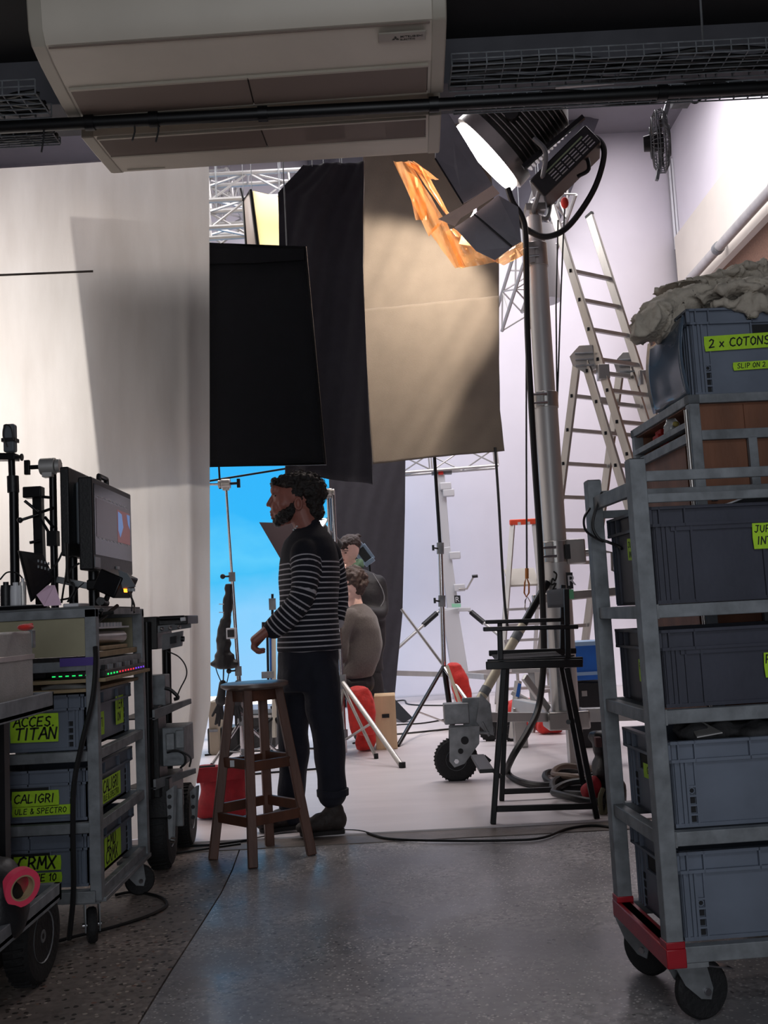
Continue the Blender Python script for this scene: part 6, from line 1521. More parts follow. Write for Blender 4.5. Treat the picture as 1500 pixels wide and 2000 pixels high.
# ================================================================ REAR BOX CART WITH PLYWOOD
YB = 3.32; pb = at(1352, 790, YB); LB, DB = .85, .62
t = thing('plywood_cart', 'steel-framed plywood box cart behind the right trolley, small tray on its left end', 'cart', (pb.x, YB, 0), math.radians(3))
zt = pb.z; z0 = .18
def gb(x0, x1, y0, y1, z0_, z1_, nm, m_, bev=.0015, par=None):
    mb = MB(); mb.b2(x0, x1, y0, y1, z0_, z1_); return mb.build(nm, m_, par or t, world=False, bevel=bev)
for x in (0, LB):
    for y in (0, DB): gb(x-.018, x+.018, y-.018, y+.018, z0, zt, 'post', M['galvd'])
gb(-.02, LB+.02, -.02, .02, zt-.0, zt+.03, 'top_rail', M['galvd']); gb(-.02, LB+.02, DB-.02, DB+.02, zt, zt+.03, 'top_rail', M['galvd'])
gb(-.02, .02, -.02, DB+.02, zt, zt+.03, 'top_rail', M['galvd']); gb(LB-.02, LB+.02, -.02, DB+.02, zt, zt+.03, 'top_rail', M['galvd'])
for z in (zt-.11, z0+.6, z0+.02):
    gb(.018, LB-.018, -.018, .016, z-.015, z+.018, 'rail', M['galvd']); gb(-.016, .016, .018, DB-.018, z-.015, z+.018, 'side_rail', M['galvd'])
gb(.175, .205, -.018, .0, z0+.6, zt-.12, 'stile', M['galvd']); gb(.44, .47, -.018, .0, z0+.6, zt-.12, 'stile', M['galvd'])
gb(.018, .175, .002, .012, z0, zt, 'plywood_panel', M['ply']); gb(.176, .45, .002, .012, z0, zt, 'plywood_panel', M['ply']); gb(.451, LB-.018, .002, .012, z0, zt, 'plywood_panel', M['ply'])
gb(.0, .008, .10, DB-.018, z0, zt-.12, 'plywood_side', M['ply']); gb(.018, LB-.018, DB-.012, DB-.002, z0, zt, 'plywood_back', M['ply'])
gb(-.01, LB, 0, DB, zt-.005, zt+.0, 'deck', M['ply'])
mb = MB(); mb.cyl(V(-.028, -.01, zt-.02), V(-.024, -.01, z0+.2), .007); mb.build('hanging_rod', M['alu'], t, world=False)
for z in (.9, .75): 
    mb = MB(); mb.cyl(V(.03, -.022, z+.5), V(.05, -.022, z+.5), .004); mb.build('bolt', M['chrome'], t, world=False)
mb = MB(); mb.sph((.27, -.0, zt-.23), (.022, .002, .018)); mb.build('wall_mark', mat('pale_mark', (150, 116, 98), .7), t, world=False)
for x in (.05, LB-.05):
    for y in (.05, DB-.05): castor(x, y, .4, .08, z0, t, lever=False)
# shallow tray at left end with red clamps and bag
for y in (.02, DB-.03): pass
gb(-.02, .012, .02, DB, zt-.075, zt-.055, 'tray_rail', M['galvd'])
t2 = thing('plastic_bag', 'clear plastic bag with a small yellow part hanging at the cart corner', 'bag', at(1313, 845, 3.52))
mb = MB()
for x, y, r in ((1312, 818, .020), (1314, 830, .026), (1308, 838, .024), (1320, 842, .018)): mb.sph(at(x, y, 3.55), (r, r*.8, r*1.1))
mobj(remesh(mb, .006, smooth=2, noise_amp=.012, noise_scale=50), 'bag_skin', M['clear'], t2)
mb = MB(); mb.sph(at(1320, 828, 3.50), (.012, .008, .010)); mb.build('yellow_part', mat('olive_part', (150, 136, 70), .6), t2)
for k, (x, y) in enumerate(((1291, 846), (1286, 856), (1292, 862))):
    c_ = at(x, y, 3.78); mb = MB(); mb.b2(c_.x-.012, c_.x+.016, 3.74, 3.82, c_.z-.014, c_.z+.012); tt = thing('red_clamp', ('upper', 'middle', 'lowest')[k]+' of the three red clamps at the left end of the plywood cart', 'clamp', c_-V(0, 0, .014)); mb.build('jaw', M['redcloth'], tt, bevel=.003)
    mb = MB(); mb.cyl(c_+V(.016, -.03, 0), c_+V(.03, -.05, 0), .004); mb.build('screw', M['galv'], tt)
# crate on top of it
cc = at(1350, 775, 3.36)
c5 = crate('grey crate on top of the plywood cart, tape reading 2 x COTONS', (pb.x+.30-.006, YB+.20+.015, zt+.031), math.radians(3), .6, .40, .30, M['crateg'], handles='y')
tape(c5, 'f', -.125, .150, .235, .052, [('2 x COTONS', .036, .012, .012)], .03, L=.6, W_=.4)
tape(c5, 'f', -.05, .080, .20, .028, [('SLIP ON 2 x', .020, .012, .007)], .03, L=.6, W_=.4)
mb = MB(); sh = sheet('plastic_sheet', mat('plastic_film', (96, 112, 130), .12, trans=.3), lambda u, v: V(-.302-.016*math.sin(PI*v)-.01*u, .02+.36*u-.20, .01+.27*v)+V(.0, 0, .004*math.sin(u*14)), 10, 10, None, solid=.003)
sh.parent = c5; 
# blanket heap
mb = MB(); YQ = 3.5
for x, y, dy, rx, ry, rz in ((1392, 592, 0, .10, .17, .035), (1430, 584, -.02, .12, .17, .035), (1470, 575, 0, .12, .17, .035), (1505, 566, 0, .12, .17, .03), (1345, 590, .05, .09, .15, .035), (1318, 598, .05, .08, .14, .040), (1290, 612, .02, .07, .12, .050), (1272, 630, 0, .065, .11, .055), (1262, 642, 0, .055, .10, .045), (1252, 656, 0, .045, .07, .026), (1275, 655, .02, .05, .06, .025), (1300, 640, .02, .06, .09, .05), (1310, 626, .02, .07, .09, .05), (1335, 606, .02, .07, .1, .04), (1310, 655, .03, .04, .05, .022), (1330, 566, .12, .10, .12, .014), (1370, 556, .15, .10, .12, .016), (1410, 548, .15, .10, .12, .018), (1450, 536, .15, .08, .12, .022), (1468, 526, .15, .045, .1, .016), (1400, 566, .15, .14, .1, .03), (1460, 552, .15, .12, .1, .03), (1455, 602, -.17, .06, .02, .02), (1466, 616, -.18, .022, .015, .018), (1480, 592, -.16, .08, .03, .035), (1430, 594, -.16, .07, .03, .018)):
    mb.sph(at(x, y, YQ+dy), (rx, ry, rz), 14)
me = remesh(mb, .0065, smooth=2)
for q in me.vertices:
    c = q.co; w_ = V(noise.noise(c*6), noise.noise(c*6+V(9, 0, 0)), noise.noise(c*6+V(0, 7, 0)))*.10; k = c+w_
    r1 = 1-abs(noise.noise(V(k.x*10+k.z*8, k.y*5, k.z*9-k.x*6)))*2.4; r2 = 1-abs(noise.noise(V(k.x*21-k.z*9, k.y*8, k.z*24)))*2.2
    q.co += q.normal*(max(r1, 0)**2*.022+max(r2, 0)**3*.004-.010)
o = mobj(me, 'cotton_blanket', M['beige']); rebase(o, at(1420, 600, YQ)); tag(o, 'crumpled beige cotton blanket slumped over the grey crate on the plywood cart', 'blanket')

# ================================================================ LEFT TROLLEY
YL = 3.58; pl_ = at(181, 1300, YL); org2 = V(pl_.x, YL, 0)
t = thing('roll_trolley', 'grey steel trolley at the left with labelled crates and monitors on its top', 'trolley', org2)
TL, TD = .62, .66; LX0 = -.50
ztl = 1.155
def ll(x0, x1, y0, y1, z0_, z1_, nm, m_=None, bev=.002, par=None):
    mb = MB(); mb.b2(x0, x1, y0, y1, z0_, z1_); return mb.build(nm, m_ or M['galvd'], par or t, world=False, bevel=bev)
for x in (0, LX0):
    for y in (0, TD): ll(x-.020, x+.020, y-.02, y+.02, .15, ztl, 'post')
for z, h in ((.955, .035), (.64, .035), (.395, .035), (.165, .04)):
    for y in (0, TD): ll(LX0+.02, -.02, y-.015, y+.015, z-h/2, z+h/2, 'rail')
    for x in (0, LX0): ll(x-.013, x+.013, .02, TD-.02, z-h/2, z+h/2, 'side_rail')
ll(-.02, .03, .0, TD, .14, .155, 'base_lip', M['galv']); ll(LX0, .0, -.03, -.015, .145, .185, 'base_rail', M['galv'])
# top tray box
ll(LX0+.02, -.02, -.012, -.004, .99, 1.125, 'laminate_panel', M['creampanel']); ll(LX0+.02, -.02, TD-.012, TD-.004, .99, 1.125, 'laminate_panel', M['creampanel'])
ll(LX0-.02, .02, -.02, .012, 1.125, ztl+.003, 'top_rail'); ll(LX0-.02, .02, TD-.012, TD+.02, 1.125, ztl+.003, 'top_rail'); ll(-.016, .018, .02, TD, 1.135, ztl+.003, 'top_rail')
ll(LX0, .01, .0, TD, 1.158, 1.166, 'top_board', mat('grey_top_board', (90, 92, 94), .6))
ll(-.11, .021, -.0215, -.019, .956, .985, 'purple_tape', M['purple'], 0)
ll(LX0, .045, .0, TD, .895, .908, 'plywood_shelf', M['plyedge']); ll(LX0, .0, .0, TD, .862, .874, 'plywood_shelf', M['plyedge'])
ll(-.012, -.002, .02, TD-.02, .978, 1.0, 'inner_shelf', M['plyedge'])
for x in (-.04, LX0+.05): castor(x, .05, -1.2, .06, .145, t, lever=False); castor(x, TD-.06, .4, .06, .145, t, lever=False)
def lc_(label, z, H, m, **k): return crate(label, (org2.x+LX0/2, YL+.33, z), 0, .44, .60, H, m, **k)
k1 = lc_('grey crate high on the left trolley, tape reading ACCES. TITAN', .659, .195, M['crateg'], handles='')
tape(k1, 'f', .027, .035, .170, .100, [('ACCES.', .041, .010, .056), ('TITAN', .050, .016, .010)], -.01, L=.44, W_=.6)
tape(k1, 'r', -.12, .03, .06, .085, [('TI', .040, .006, .03)], L=.44, W_=.6); tape(k1, 'r', .13, .045, .11, .11, [('TER', .046, .006, .062), ('ON', .040, .016, .014)], L=.44, W_=.6)
k2 = lc_('grey crate in the middle of the left trolley, tape reading CALIGRI', .414, .180, M['crateg'], handles='y')
tape(k2, 'f', .027, .055, .165, .055, [('CALIGRI', .036, .006, .014)], L=.44, W_=.6); tape(k2, 'f', .05, .022, .21, .034, [('ULE & SPECTRO', .023, .008, .008)], .01, L=.44, W_=.6)
tape(k2, 'r', -.01, .022, .25, .088, [('CALIGRI', .052, .010, .038), ('ULE & SPECTRO', .026, .012, .008)], .0, L=.44, W_=.6)
k3 = lc_('grey crate lowest on the left trolley, tape reading CRMX', .187, .180, M['crateg'], handles='y')
tape(k3, 'f', .03, .062, .165, .050, [('CRMX', .052, .012, .006)], L=.44, W_=.6); tape(k3, 'f', .03, .020, .170, .034, [('RHONE 10', .030, .014, .006)], L=.44, W_=.6)
tape(k3, 'r', -.01, .018, .22, .115, [('EMD', .062, .030, .062), ('CRMX', .060, .012, .008)], .0, L=.44, W_=.6)
tag(rebase(MB().path(smooth_pts([V(org2.x+a, YL+.05+b, c) for a, b, c in ((-.2, 0, .872), (-.15, .02, .882), (-.08, 0, .878), (-.04, .03, .870))], 5), .012, 8).build('plastic_wrap', M['clear']), (org2.x-.2, YL+.05, .86)), 'clear plastic wrap lying on the crate reading ACCES. TITAN', 'wrap')
def world_l(x, y, z): return V(org2.x+x, YL+y, z)
# power cable hanging down in front
mb = MB(); mb.path(smooth_pts([world_l(.02, -.03, 1.02), world_l(.026, -.05, .96), world_l(.015, -.06, .84), world_l(-.02, -.07, .70), world_l(-.05, -.075, .56), world_l(-.058, -.075, .40), world_l(-.060, -.075, .2), world_l(-.08, -.07, .04)], 8), .009, 8)
o = mb.build('hanging_cable', M['cable']); tag(rebase(o, world_l(-.08, -.07, .04)), 'thick black cable hanging down the front post of the left trolley', 'cable')
# things inside the top tray end
t4 = thing('silver_tube', 'silver cylindrical tube lying in the open end of the left trolley top', 'tube', world_l(-.05, .3, 1.0))
mb = MB(); mb.cyl(world_l(-.06, .08, 1.052), world_l(-.03, .50, 1.048), .024, n=18); mb.build('barrel', M['alu'], t4); mb = MB(); mb.cyl(world_l(-.062, .07, 1.052), world_l(-.06, .10, 1.052), .026, n=18); mb.build('end_ring', M['chrome'], t4)
t4 = thing('white_comb_rail', 'pale slotted rail lying above the silver tube in the left trolley top', 'rail', world_l(-.05, .3, 1.08))
mb = MB(); mb.b2(org2.x-.09, org2.x-.01, YL+.1, YL+.55, 1.083, 1.090); mb.build('rail', M['whiteplastic'], t4)
for k in range(8): mb = MB(); mb.b2(org2.x-.02, org2.x-.01, YL+.1+.045*k, YL+.125+.045*k, 1.090, 1.105); mb.build('tooth', M['whiteplastic'], t4)
tag(rebase(MB().b2(org2.x-.12, org2.x-.005, YL+.12, YL+.5, 1.003, 1.018).build('wooden_block', M['plyedge'], bevel=.003), world_l(-.06, .3, 1.003)), 'pale wooden block under the silver tube in the left trolley', 'block')
mb = MB()
for a, b in (((.0, .03, 1.10), (.05, .16, 1.165)), ((.0, .1, 1.12), (.03, .02, 1.15)), ((-.02, .05, 1.13), (.05, .10, 1.14))): mb.cyl(world_l(*a), world_l(*b), .007)
mb.build('cable_knot', M['cable']); tag(rebase(bpy.data.objects['cable_knot'], world_l(0, .05, 1.10)), 'knotted black strap on the open corner of the left trolley top', 'strap')
# light bar with coloured leds on shelf
t4 = thing('led_splitter', 'black control strip with green, red and violet lights on the trolley shelf', 'device', world_l(0, .2, .909))
mb = MB(); mb.b2(org2.x-.16, org2.x+.035, YL+.03, YL+TD-.04, .909, .935); mb.build('body', M['dark'], t4, bevel=.003)
for k in range(14):
    y = YL+.06+k*.040; m_ = (M['ledg'], M['ledg'], M['ledr'], M['ledr'], M['ledr'], M['ledp'], M['ledp'])[k//2]
    mb = MB(); mb.b2(org2.x+.0345, org2.x+.0365, y, y+.014, .916, .922); mb.build('status_led', m_, t4)
    mb = MB(); mb.b2(org2.x-.0, org2.x+.028, y, y+.024, .935, .952); mb.build('plug', M['galv'] if k % 3 else M['dark'], t4)
for k in range(6):
    mb = MB(); mb.b2(org2.x-.155+k*.024, org2.x-.143+k*.024, YL+.0285, YL+.0305, .918, .922); mb.build('status_led', M['ledg'], t4)
mb = MB(); mb.b2(org2.x-.42, org2.x-.2, YL+.1, YL+.4, .909, .955); tag(rebase(mb.build('black_device', M['dark'], bevel=.006), world_l(-.3, .2, .909)), 'black flat device at the back of the trolley shelf beside the case', 'device')

# dark red bag by the muslin
zz_ = gr(436, 1600); mb = MB()
def rb(px, py, dy=0): return at(px, py, zz_.y+dy)
loftp = [(432, 1494, .125, .05), (434, 1506, .13, .07), (436, 1540, .135, .085), (436, 1570, .14, .09), (436, 1592, .145, .09)]
loft(mb, [(rb(x, y), a, b) for x, y, a, b in loftp])
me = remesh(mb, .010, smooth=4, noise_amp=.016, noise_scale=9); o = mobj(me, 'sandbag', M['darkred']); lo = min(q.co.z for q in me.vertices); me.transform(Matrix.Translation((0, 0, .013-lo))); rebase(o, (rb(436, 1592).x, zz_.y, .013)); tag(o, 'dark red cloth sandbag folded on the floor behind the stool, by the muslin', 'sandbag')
mb = MB(); mb.prism([rb(386, 1500, -.06), rb(478, 1494, -.06), rb(478, 1520, -.09), rb(384, 1530, -.09)], (0, -.006, 0)); mb.build('flap', M['darkred'], o, bevel=.002)
mb = MB(); mb.cyl(rb(380, 1500, -.05), rb(420, 1496, -.05), .008); mb.build('strap', M['dgrey'], o)
# ---------------- monitors and stands on the left trolley
ZB = 1.166
def monitor(label, X, Y0, Y1, z0, z1, th=.05, flip=False, xi=0):
    t = thing('monitor', label, 'monitor', (X, (Y0+Y1)/2, z0))
    s_ = -1 if flip else 1
    mb = MB(); mb.b2(X-th/2, X+th/2, Y0, Y1, z0, z1); b_ = mb.build('housing', M['dark'], t, bevel=.006)
    mb = MB(); mb.b2(X+s_*th/2, X+s_*(th/2+.003), Y0+.02, Y1-.02, z0+.06, z1-.025); mb.build('screen', M['glassdark'], t)
    mb = MB(); mb.b2(X-s_*th/2, X-s_*(th/2+.02), Y0+.08, Y1-.08, z0+.05, z1-.05); mb.build('back_cover', M['screenback'], t, bevel=.008)
    return t, X+s_*(th/2+.003)
a = at(160, 1020, 3.86); b = at(246, 1020, 4.44); XM = a.x+.02
z0 = at(172, 1113, 3.84).z; z1 = at(162, 931, 3.84).z
t, xs = monitor('larger monitor facing right with a film picture of a red figure on screen', XM, 3.84, 4.43, z0, z1, .055)
xs += .0006
def onscr(y0, y1, z0_, z1_, m_, nm='picture_patch', e=0): mb = MB(); mb.b2(xs+e, xs+e+.0006, y0, y1, z0_, z1_); return mb.build(nm, m_, scr, smooth=False)
scr = [c for c in t.children if c.name.startswith('screen')][0]
H_ = z1-z0
pic = mat('screen_picture_dark', (46, 40, 44), .3, emis=(64, 56, 60), estr=.5)
onscr(3.88, 4.39, z0+H_*.36, z0+H_*.78, pic)
sb = mat('screen_sky', (90, 130, 190), .3, emis=(96, 136, 196), estr=.45); sr = mat('screen_red', (130, 60, 56), .3, emis=(120, 56, 52), estr=.35)
onscr(4.18, 4.38, z0+H_*.36, z0+H_*.74, sr, e=.0007)
mb = MB(); mb.prism([(xs+.0014, 4.19, z0+H_*.72), (xs+.0014, 4.25, z0+H_*.70), (xs+.0014, 4.27, z0+H_*.55), (xs+.0014, 4.22, z0+H_*.42), (xs+.0014, 4.19, z0+H_*.50)], (.0005, 0, 0)); mb.build('picture_patch', sb, scr, smooth=False)
mb = MB(); mb.prism([(xs+.0014, 4.33, z0+H_*.72), (xs+.0014, 4.38, z0+H_*.72), (xs+.0014, 4.38, z0+H_*.55), (xs+.0014, 4.35, z0+H_*.60)], (.0005, 0, 0)); mb.build('picture_patch', sb, scr, smooth=False)
for zf in (.80, .345):
    for k in range(9): onscr(3.90+.055*k, 3.93+.055*k, z0+H_*zf, z0+H_*zf+.004, M['whiteplastic'], 'screen_marking')
mb = MB(); hz = z1; y0_ = 4.08
mb.path([(XM, y0_-.05, hz-.005), (XM, y0_-.045, hz+.03), (XM, y0_+.06, hz+.03), (XM, y0_+.065, hz-.005)], .011, 8); mb.build('carry_handle', M['dark'], t)
mb = MB(); mb.b2(XM+.028, XM+.032, 3.85, 3.92, z0+.01, z0+.05); mb.build('badge_panel', mat('badge_silver', (110, 112, 118), .4), t)
mb = MB(); mb.b2(XM+.028, XM+.034, 4.15, 4.19, z0+.016, z0+.028); mb.build('power_button', M['galv'], t)
mb = MB(); mb.cyl((XM-.02, 4.0, ZB), (XM-.02, 4.0, z0+.02), .022, n=14); mb.build('mount_pole', M['blackmetal'], t)
a2 = at(118, 1000, 3.9)
t, _ = monitor('monitor seen edge-on behind the larger one, facing left, pale back', a2.x+.03, 3.86, 4.42, at(125, 1086, 3.86).z, at(112, 912, 3.86).z, .035, True)
mb = MB(); mb.cyl((a2.x+.02, 3.98, ZB), (a2.x+.02, 3.98, at(125, 1080, 3.86).z), .018); mb.build('mount_pole', M['blackmetal'], t)
# clamp/arm mess below monitors
t = thing('clamp_arm', 'grey clamp bar joining the monitor poles to the small screen at trolley top', 'arm', at(150, 1140, 3.9))
mb = MB(); mb.bar(at(112, 1132, 3.88), at(180, 1146, 3.88), .03, .025); mb.build('bar', M['galv'], t, bevel=.003)
mb = MB(); mb.box(at(190, 1142, 3.88), (.07, .05, .04)); mb.build('joint', M['blackmetal'], t, bevel=.005)
mb = MB(); mb.cyl(at(196, 1142, 3.86), at(210, 1138, 3.86), .012); mb.build('knob', M['blackmetal'], t)
# small tilted screen
t = thing('small_field_monitor', 'small tilted monitor with an orange light hanging at the trolley corner', 'monitor', at(232, 1168, 3.86))
c_ = at(226, 1140, 3.86); ax = V(-.82, 0, .57); bx = V(.57, 0, .82)   # ax across thickness
mb = MB(); Rm = Matrix((V(.88, -.2, -.42).normalized(), V(.2, .98, 0).normalized(), V(.42, 0, .9).normalized())).transposed()
mb.box(c_, (.10, .14, .085), Rm); mb.build('housing', M['blackmetal'], t, bevel=.006)
mb = MB(); q = [at(232, 1113, 3.8), at(250, 1120, 3.8), at(266, 1146, 3.8), at(240, 1150, 3.8)]; mb.prism(q, (0, -.012, 0)); mb.build('shade_flap', M['screenback'], t, bevel=.002)
mb = MB(); mb.prism([at(242, 1150, 3.79), at(248, 1150, 3.79), at(249, 1157, 3.79), at(243, 1157, 3.79)], (0, -.006, 0)); mb.build('warning_led', M['ledo'], t)
for k, (x0, x1) in enumerate(((249, 256), (257, 264))): mb = MB(); mb.prism([at(x0, 1149, 3.79), at(x1, 1149, 3.79), at(x1, 1155, 3.79), at(x0, 1155, 3.79)], (0, -.006, 0)); mb.build('socket', M['galv'], t)
mb = MB(); mb.path(smooth_pts([at(252, 1157, 3.8), at(257, 1168, 3.8), at(262, 1182, 3.8), at(262, 1196, 3.75)], 4), .004); mb.path(smooth_pts([at(256, 1158, 3.8), at(258, 1176, 3.8), at(257, 1194, 3.8)], 4), .003); mb.build('lead', M['cable'], t, kind='stuff')
mb = MB(); mb.path([at(215, 1150, 3.85), at(208, 1170, 3.85), at(202, 1172, 3.85)], .011); mb.build('bracket', M['blackmetal'], t)
mb = MB(); mb.cyl(at(196, 1174, 3.8), at(206, 1178, 3.9), .016); mb.build('knob', M['dark'], t)
# light stand + transmitter (far left)
t = thing('monitor_stand', 'slim black pole at far left with a grey transmitter on top', 'stand', at(30, 1190, 4.0))
Yp = 4.1
mb = MB(); mb.cyl(at(22, 885, Yp), at(28, 1060, Yp), .014); mb.cyl(at(28, 1060, Yp), at(34, 1200, Yp), .0) if 0 else None; mb.build('pole', M['blackmetal'], t)
mb = MB(); mb.cyl(at(27, 960, Yp), V(at(30, 1190, Yp).x, Yp, ZB), .019); mb.build('pole', M['blackmetal'], t)
mb = MB(); mb.cyl(at(25, 930, Yp), at(26, 962, Yp), .024); mb.build('collar', M['dark'], t)
mb = MB(); mb.bar(at(-6, 893, Yp), at(34, 893, Yp), .06, .028); mb.build('bracket', M['blackmetal'], t, bevel=.003)
mb = MB(); mb.cyl(at(34, 893, Yp), at(43, 893, Yp), .006); mb.cyl(at(41, 893, Yp), at(44, 893, Yp), .015); mb.build('knob', M['dark'], t)
c_ = at(20, 856, Yp); mb = MB(); mb.b2(c_.x-.024, c_.x+.024, Yp-.02, Yp+.02, at(20, 884, Yp).z, at(20, 829, Yp).z); tx = mb.build('transmitter', M['screenback'], t, bevel=.008)
mb = MB(); mb.b2(c_.x-.028, c_.x+.028, Yp-.026, Yp+.026, at(20, 864, Yp).z, at(20, 857, Yp).z); mb.build('strap', M['dark'], tx)
mb = MB(); mb.path(smooth_pts([at(26, 860, Yp-.04), at(22, 836, Yp-.04), at(10, 830, Yp-.04), at(6, 850, Yp-.04), at(14, 872, Yp-.04)], 5), .003); mb.build('wire', M['cable'], tx)
t = thing('monitor_stand', 'black pole with a chrome grip head beside the monitors', 'stand', at(100, 1190, 4.0))
mb = MB(); mb.cyl(at(103, 925, 4.02), V(at(106, 1100, 4.02).x, 4.02, ZB), .015); mb.build('pole', M['blackmetal'], t)
griphead(at(94, 911, 4.0), t, (-1, 0, 0), 1.0, M['alu2'])
t = thing('monitor_stand', 'thick black mounting column left of the monitors with small levers', 'stand', at(75, 1190, 4.0))
mb = MB(); mb.bar(at(74, 958, 4.05), V(at(80, 1100, 4.05).x, 4.05, ZB), .036, .036, (0, 1, 0)); mb.build('column', M['blackmetal'], t)
mb = MB(); mb.box(at(66, 962, 4.02), (.075, .05, .045)); mb.build('head', M['blackmetal'], t, bevel=.004)
for a, b in (((75, 1000), (48, 978)), ((75, 1005), (40, 1016)), ((78, 1056), (58, 1060)), ((80, 970), (100, 972)), ((82, 1000), (104, 992)), ((80, 1015), (100, 1048)), ((88, 1010), (104, 1030))):
    mb = MB(); mb.cyl(at(a[0], a[1], 4.02), at(b[0], b[1], 4.0), .006); mb.build('lever', M['blackmetal'], t)
mb = MB(); mb.sph(at(39, 1016, 4.0), .012); mb.build('lever_knob', M['dark'], t)
mb = MB(); mb.cyl(at(104, 1040, 3.98), V(at(108, 1140, 3.98).x, 3.98, ZB), .013); mb.box(at(104, 1052, 3.98), (.04, .04, .06)); mb.build('arm', M['blackmetal'], t)
# laptop
t = thing('laptop', 'open black laptop tilted back on the left trolley top', 'laptop', at(85, 1182, 3.72))
mb = MB(); q = [at(37, 1075, 3.86), at(84, 1082, 3.9), at(108, 1130, 3.8), at(62, 1176, 3.66)]; q[3].z = max(q[3].z, ZB+.01)
mb.prism(q, V(-.008, .006, 0)); ld = mb.build('lid', M['dark'], t, bevel=.002)
c0 = (q[0]+q[1]+q[2]+q[3])/4; nrm = (q[1]-q[0]).cross(q[3]-q[0]).normalized(); nrm = nrm if nrm.y < 0 else -nrm
mb = MB(); mb.prism([c0+(p-c0)*.9+nrm*.001 for p in q], nrm*.0015); mb.build('display', M['glassdark'], ld, smooth=False)
for k in range(4):
    for j in range(2):
        mb = MB(); o_ = c0+nrm*.003+V(.004+.013*k, 0, .035-.022*j-.004*k); mb.box(o_, (.006, .002, .010)); mb.build('display_text', M['galv'], ld)
mb = MB(); mb.b2(at(20, 1176, 3.66).x, at(62, 1176, 3.66).x, 3.62, 3.86, ZB, ZB+.012); mb.build('keyboard_base', M['dark'], t, bevel=.003)
# pink paper, cup, bottle, small box, plate
q = [at(93, 1143, 3.62), at(107, 1143, 3.60), at(120, 1182, 3.57), at(86, 1184, 3.57), at(71, 1162, 3.60)]
tag(rebase(MB().prism(q, (0, .002, 0)).build('pink_paper', M['pinkpaper'], smooth=False), q[3]), 'pink sheet of paper propped at the front edge of the left trolley', 'paper')
def jar(nm, label, cat, x, y0, y1, r, m_, Y=3.66, cap=None):
    p = at(x, y1, Y); z_0 = ZB; z_1 = at(x, y0, Y).z; tt = thing(nm, label, cat, (p.x, Y, z_0)); mb = MB(); mb.lathe([(0, 0), (r, 0), (r, (z_1-z_0)*.8), (r*.9, z_1-z_0), (0, z_1-z_0)], (p.x, Y, z_0), (0, 0, 1), 16); mb.build('body', m_, tt)
    if cap: mb = MB(); mb.cyl((p.x, Y, z_1), (p.x, Y, z_1+.012), r*.5); mb.build('cap', cap, tt)
jar('black_mug', 'black cup at the far left of the left trolley top', 'cup', 12, 1143, 1180, .020, M['dark'], cap=M['dark'])
jar('white_cup', 'white paper cup between the black cup and the laptop', 'cup', 31, 1144, 1178, .020, M['whiteplastic'], cap=M['whiteplastic'])
jar('clear_bottle', 'small clear bottle just left of the laptop', 'bottle', 45, 1136, 1178, .012, M['clear'], cap=M['whiteplastic'])
t = thing('plastic_tray', 'black oval tray with a pale rim in front of the laptop', 'tray', at(35, 1184, 3.64)); q = at(36, 1184, 3.64)
mb = MB(); mb.lathe([(0, 0), (.085, 0), (.095, .012), (.09, .012), (.08, .004), (0, .004)], (q.x, 3.66, ZB), (0, 0, 1), 24); mb.build('tray_body', M['dark'], t)
mb = MB(); mb.path([(q.x+.092*math.cos(a), 3.66+.092*math.sin(a), ZB+.013) for a in [2*PI*i/28 for i in range(28)]], .0025, 5, closed=True); mb.build('rim', M['galv'], t)
tag(rebase(MB().b2(at(126, 0+1178, 3.66).x, at(156, 1178, 3.66).x, 3.64, 3.78, ZB, ZB+.014).build('white_saucer', M['whiteplastic'], bevel=.004), (at(140, 1178, 3.66).x, 3.7, ZB)), 'small pale flat box on the trolley top right of the pink paper', 'box')
# loose cables on top of trolley
for k, (pts, r, lab) in enumerate(((((128, 1060), (130, 1110), (124, 1150), (120, 1178)), .004, 'black cable dropping behind the pink paper under the edge-on monitor'), (((155, 1100), (138, 1112), (130, 1135), (144, 1140), (140, 1165), (118, 1172)), .004, 'curled black cable between the two monitors on the trolley'), (((133, 1062), (134, 1130), (146, 1150), (132, 1176)), .004, 'thin black cable hanging straight down left of the larger monitor'), (((0, 1132), (14, 1118), (34, 1120), (46, 1135), (40, 1150)), .003, 'thin black wire arching over the cups at far left'), (((72, 1166), (84, 1172), (96, 1184)), .004, 'black wire lying over the pink paper'), (((95, 1118), (112, 1098), (122, 1078)), .004, 'black wire rising from the laptop to the edge-on monitor'), (((164, 1138), (150, 1152), (144, 1172)), .002, 'hair-thin wire left of the monitor mount pole'))):
    mb = MB(); mb.path(smooth_pts([at(x, y, 3.80-.012*k) for x, y in pts], 6), r, 6); tag(rebase(mb.build('loose_cable', M['cable']), at(*pts[-1], 3.80-.012*k)), lab, 'cable')

# ================================================================ BLACK UPRIGHT CART
XN = at(315, 1600, 4.35).x
t = thing('upright_cart', 'black upright equipment cart with grey shelves and two fat tyres', 'cart', (XN, 4.6, 0))
ty1 = gr(308, 1708); ty2 = gr(362, 1652)
tyre((ty1.x-.005, ty1.y+.12, .165), .165, .105, (1, .05, 0), t, .42)
tyre((ty2.x, ty2.y+.0, .150), .150, .095, (1, .05, 0), t, .42)
YA, YB2 = 4.42, 4.86
def bb(px0, py0, px1, py1, Y, dep, m_, nm, bev=.004, par=None):
    a = at(px0, py1, Y); b = at(px1, py0, Y); mb = MB(); mb.b2(a.x, b.x, Y, Y+dep, a.z, b.z); return mb.build(nm, m_, par or t, bevel=bev)
for x, Y in ((286, YA), (324, YB2)):
    mb = MB(); mb.cyl(at(x, 1215, Y), at(x+6, 1560, Y), .022, n=14); mb.build('upright', M['blackmetal'], t)
bb(273, 1204, 306, 1270, YA, .30, M['dark'], 'head_box')
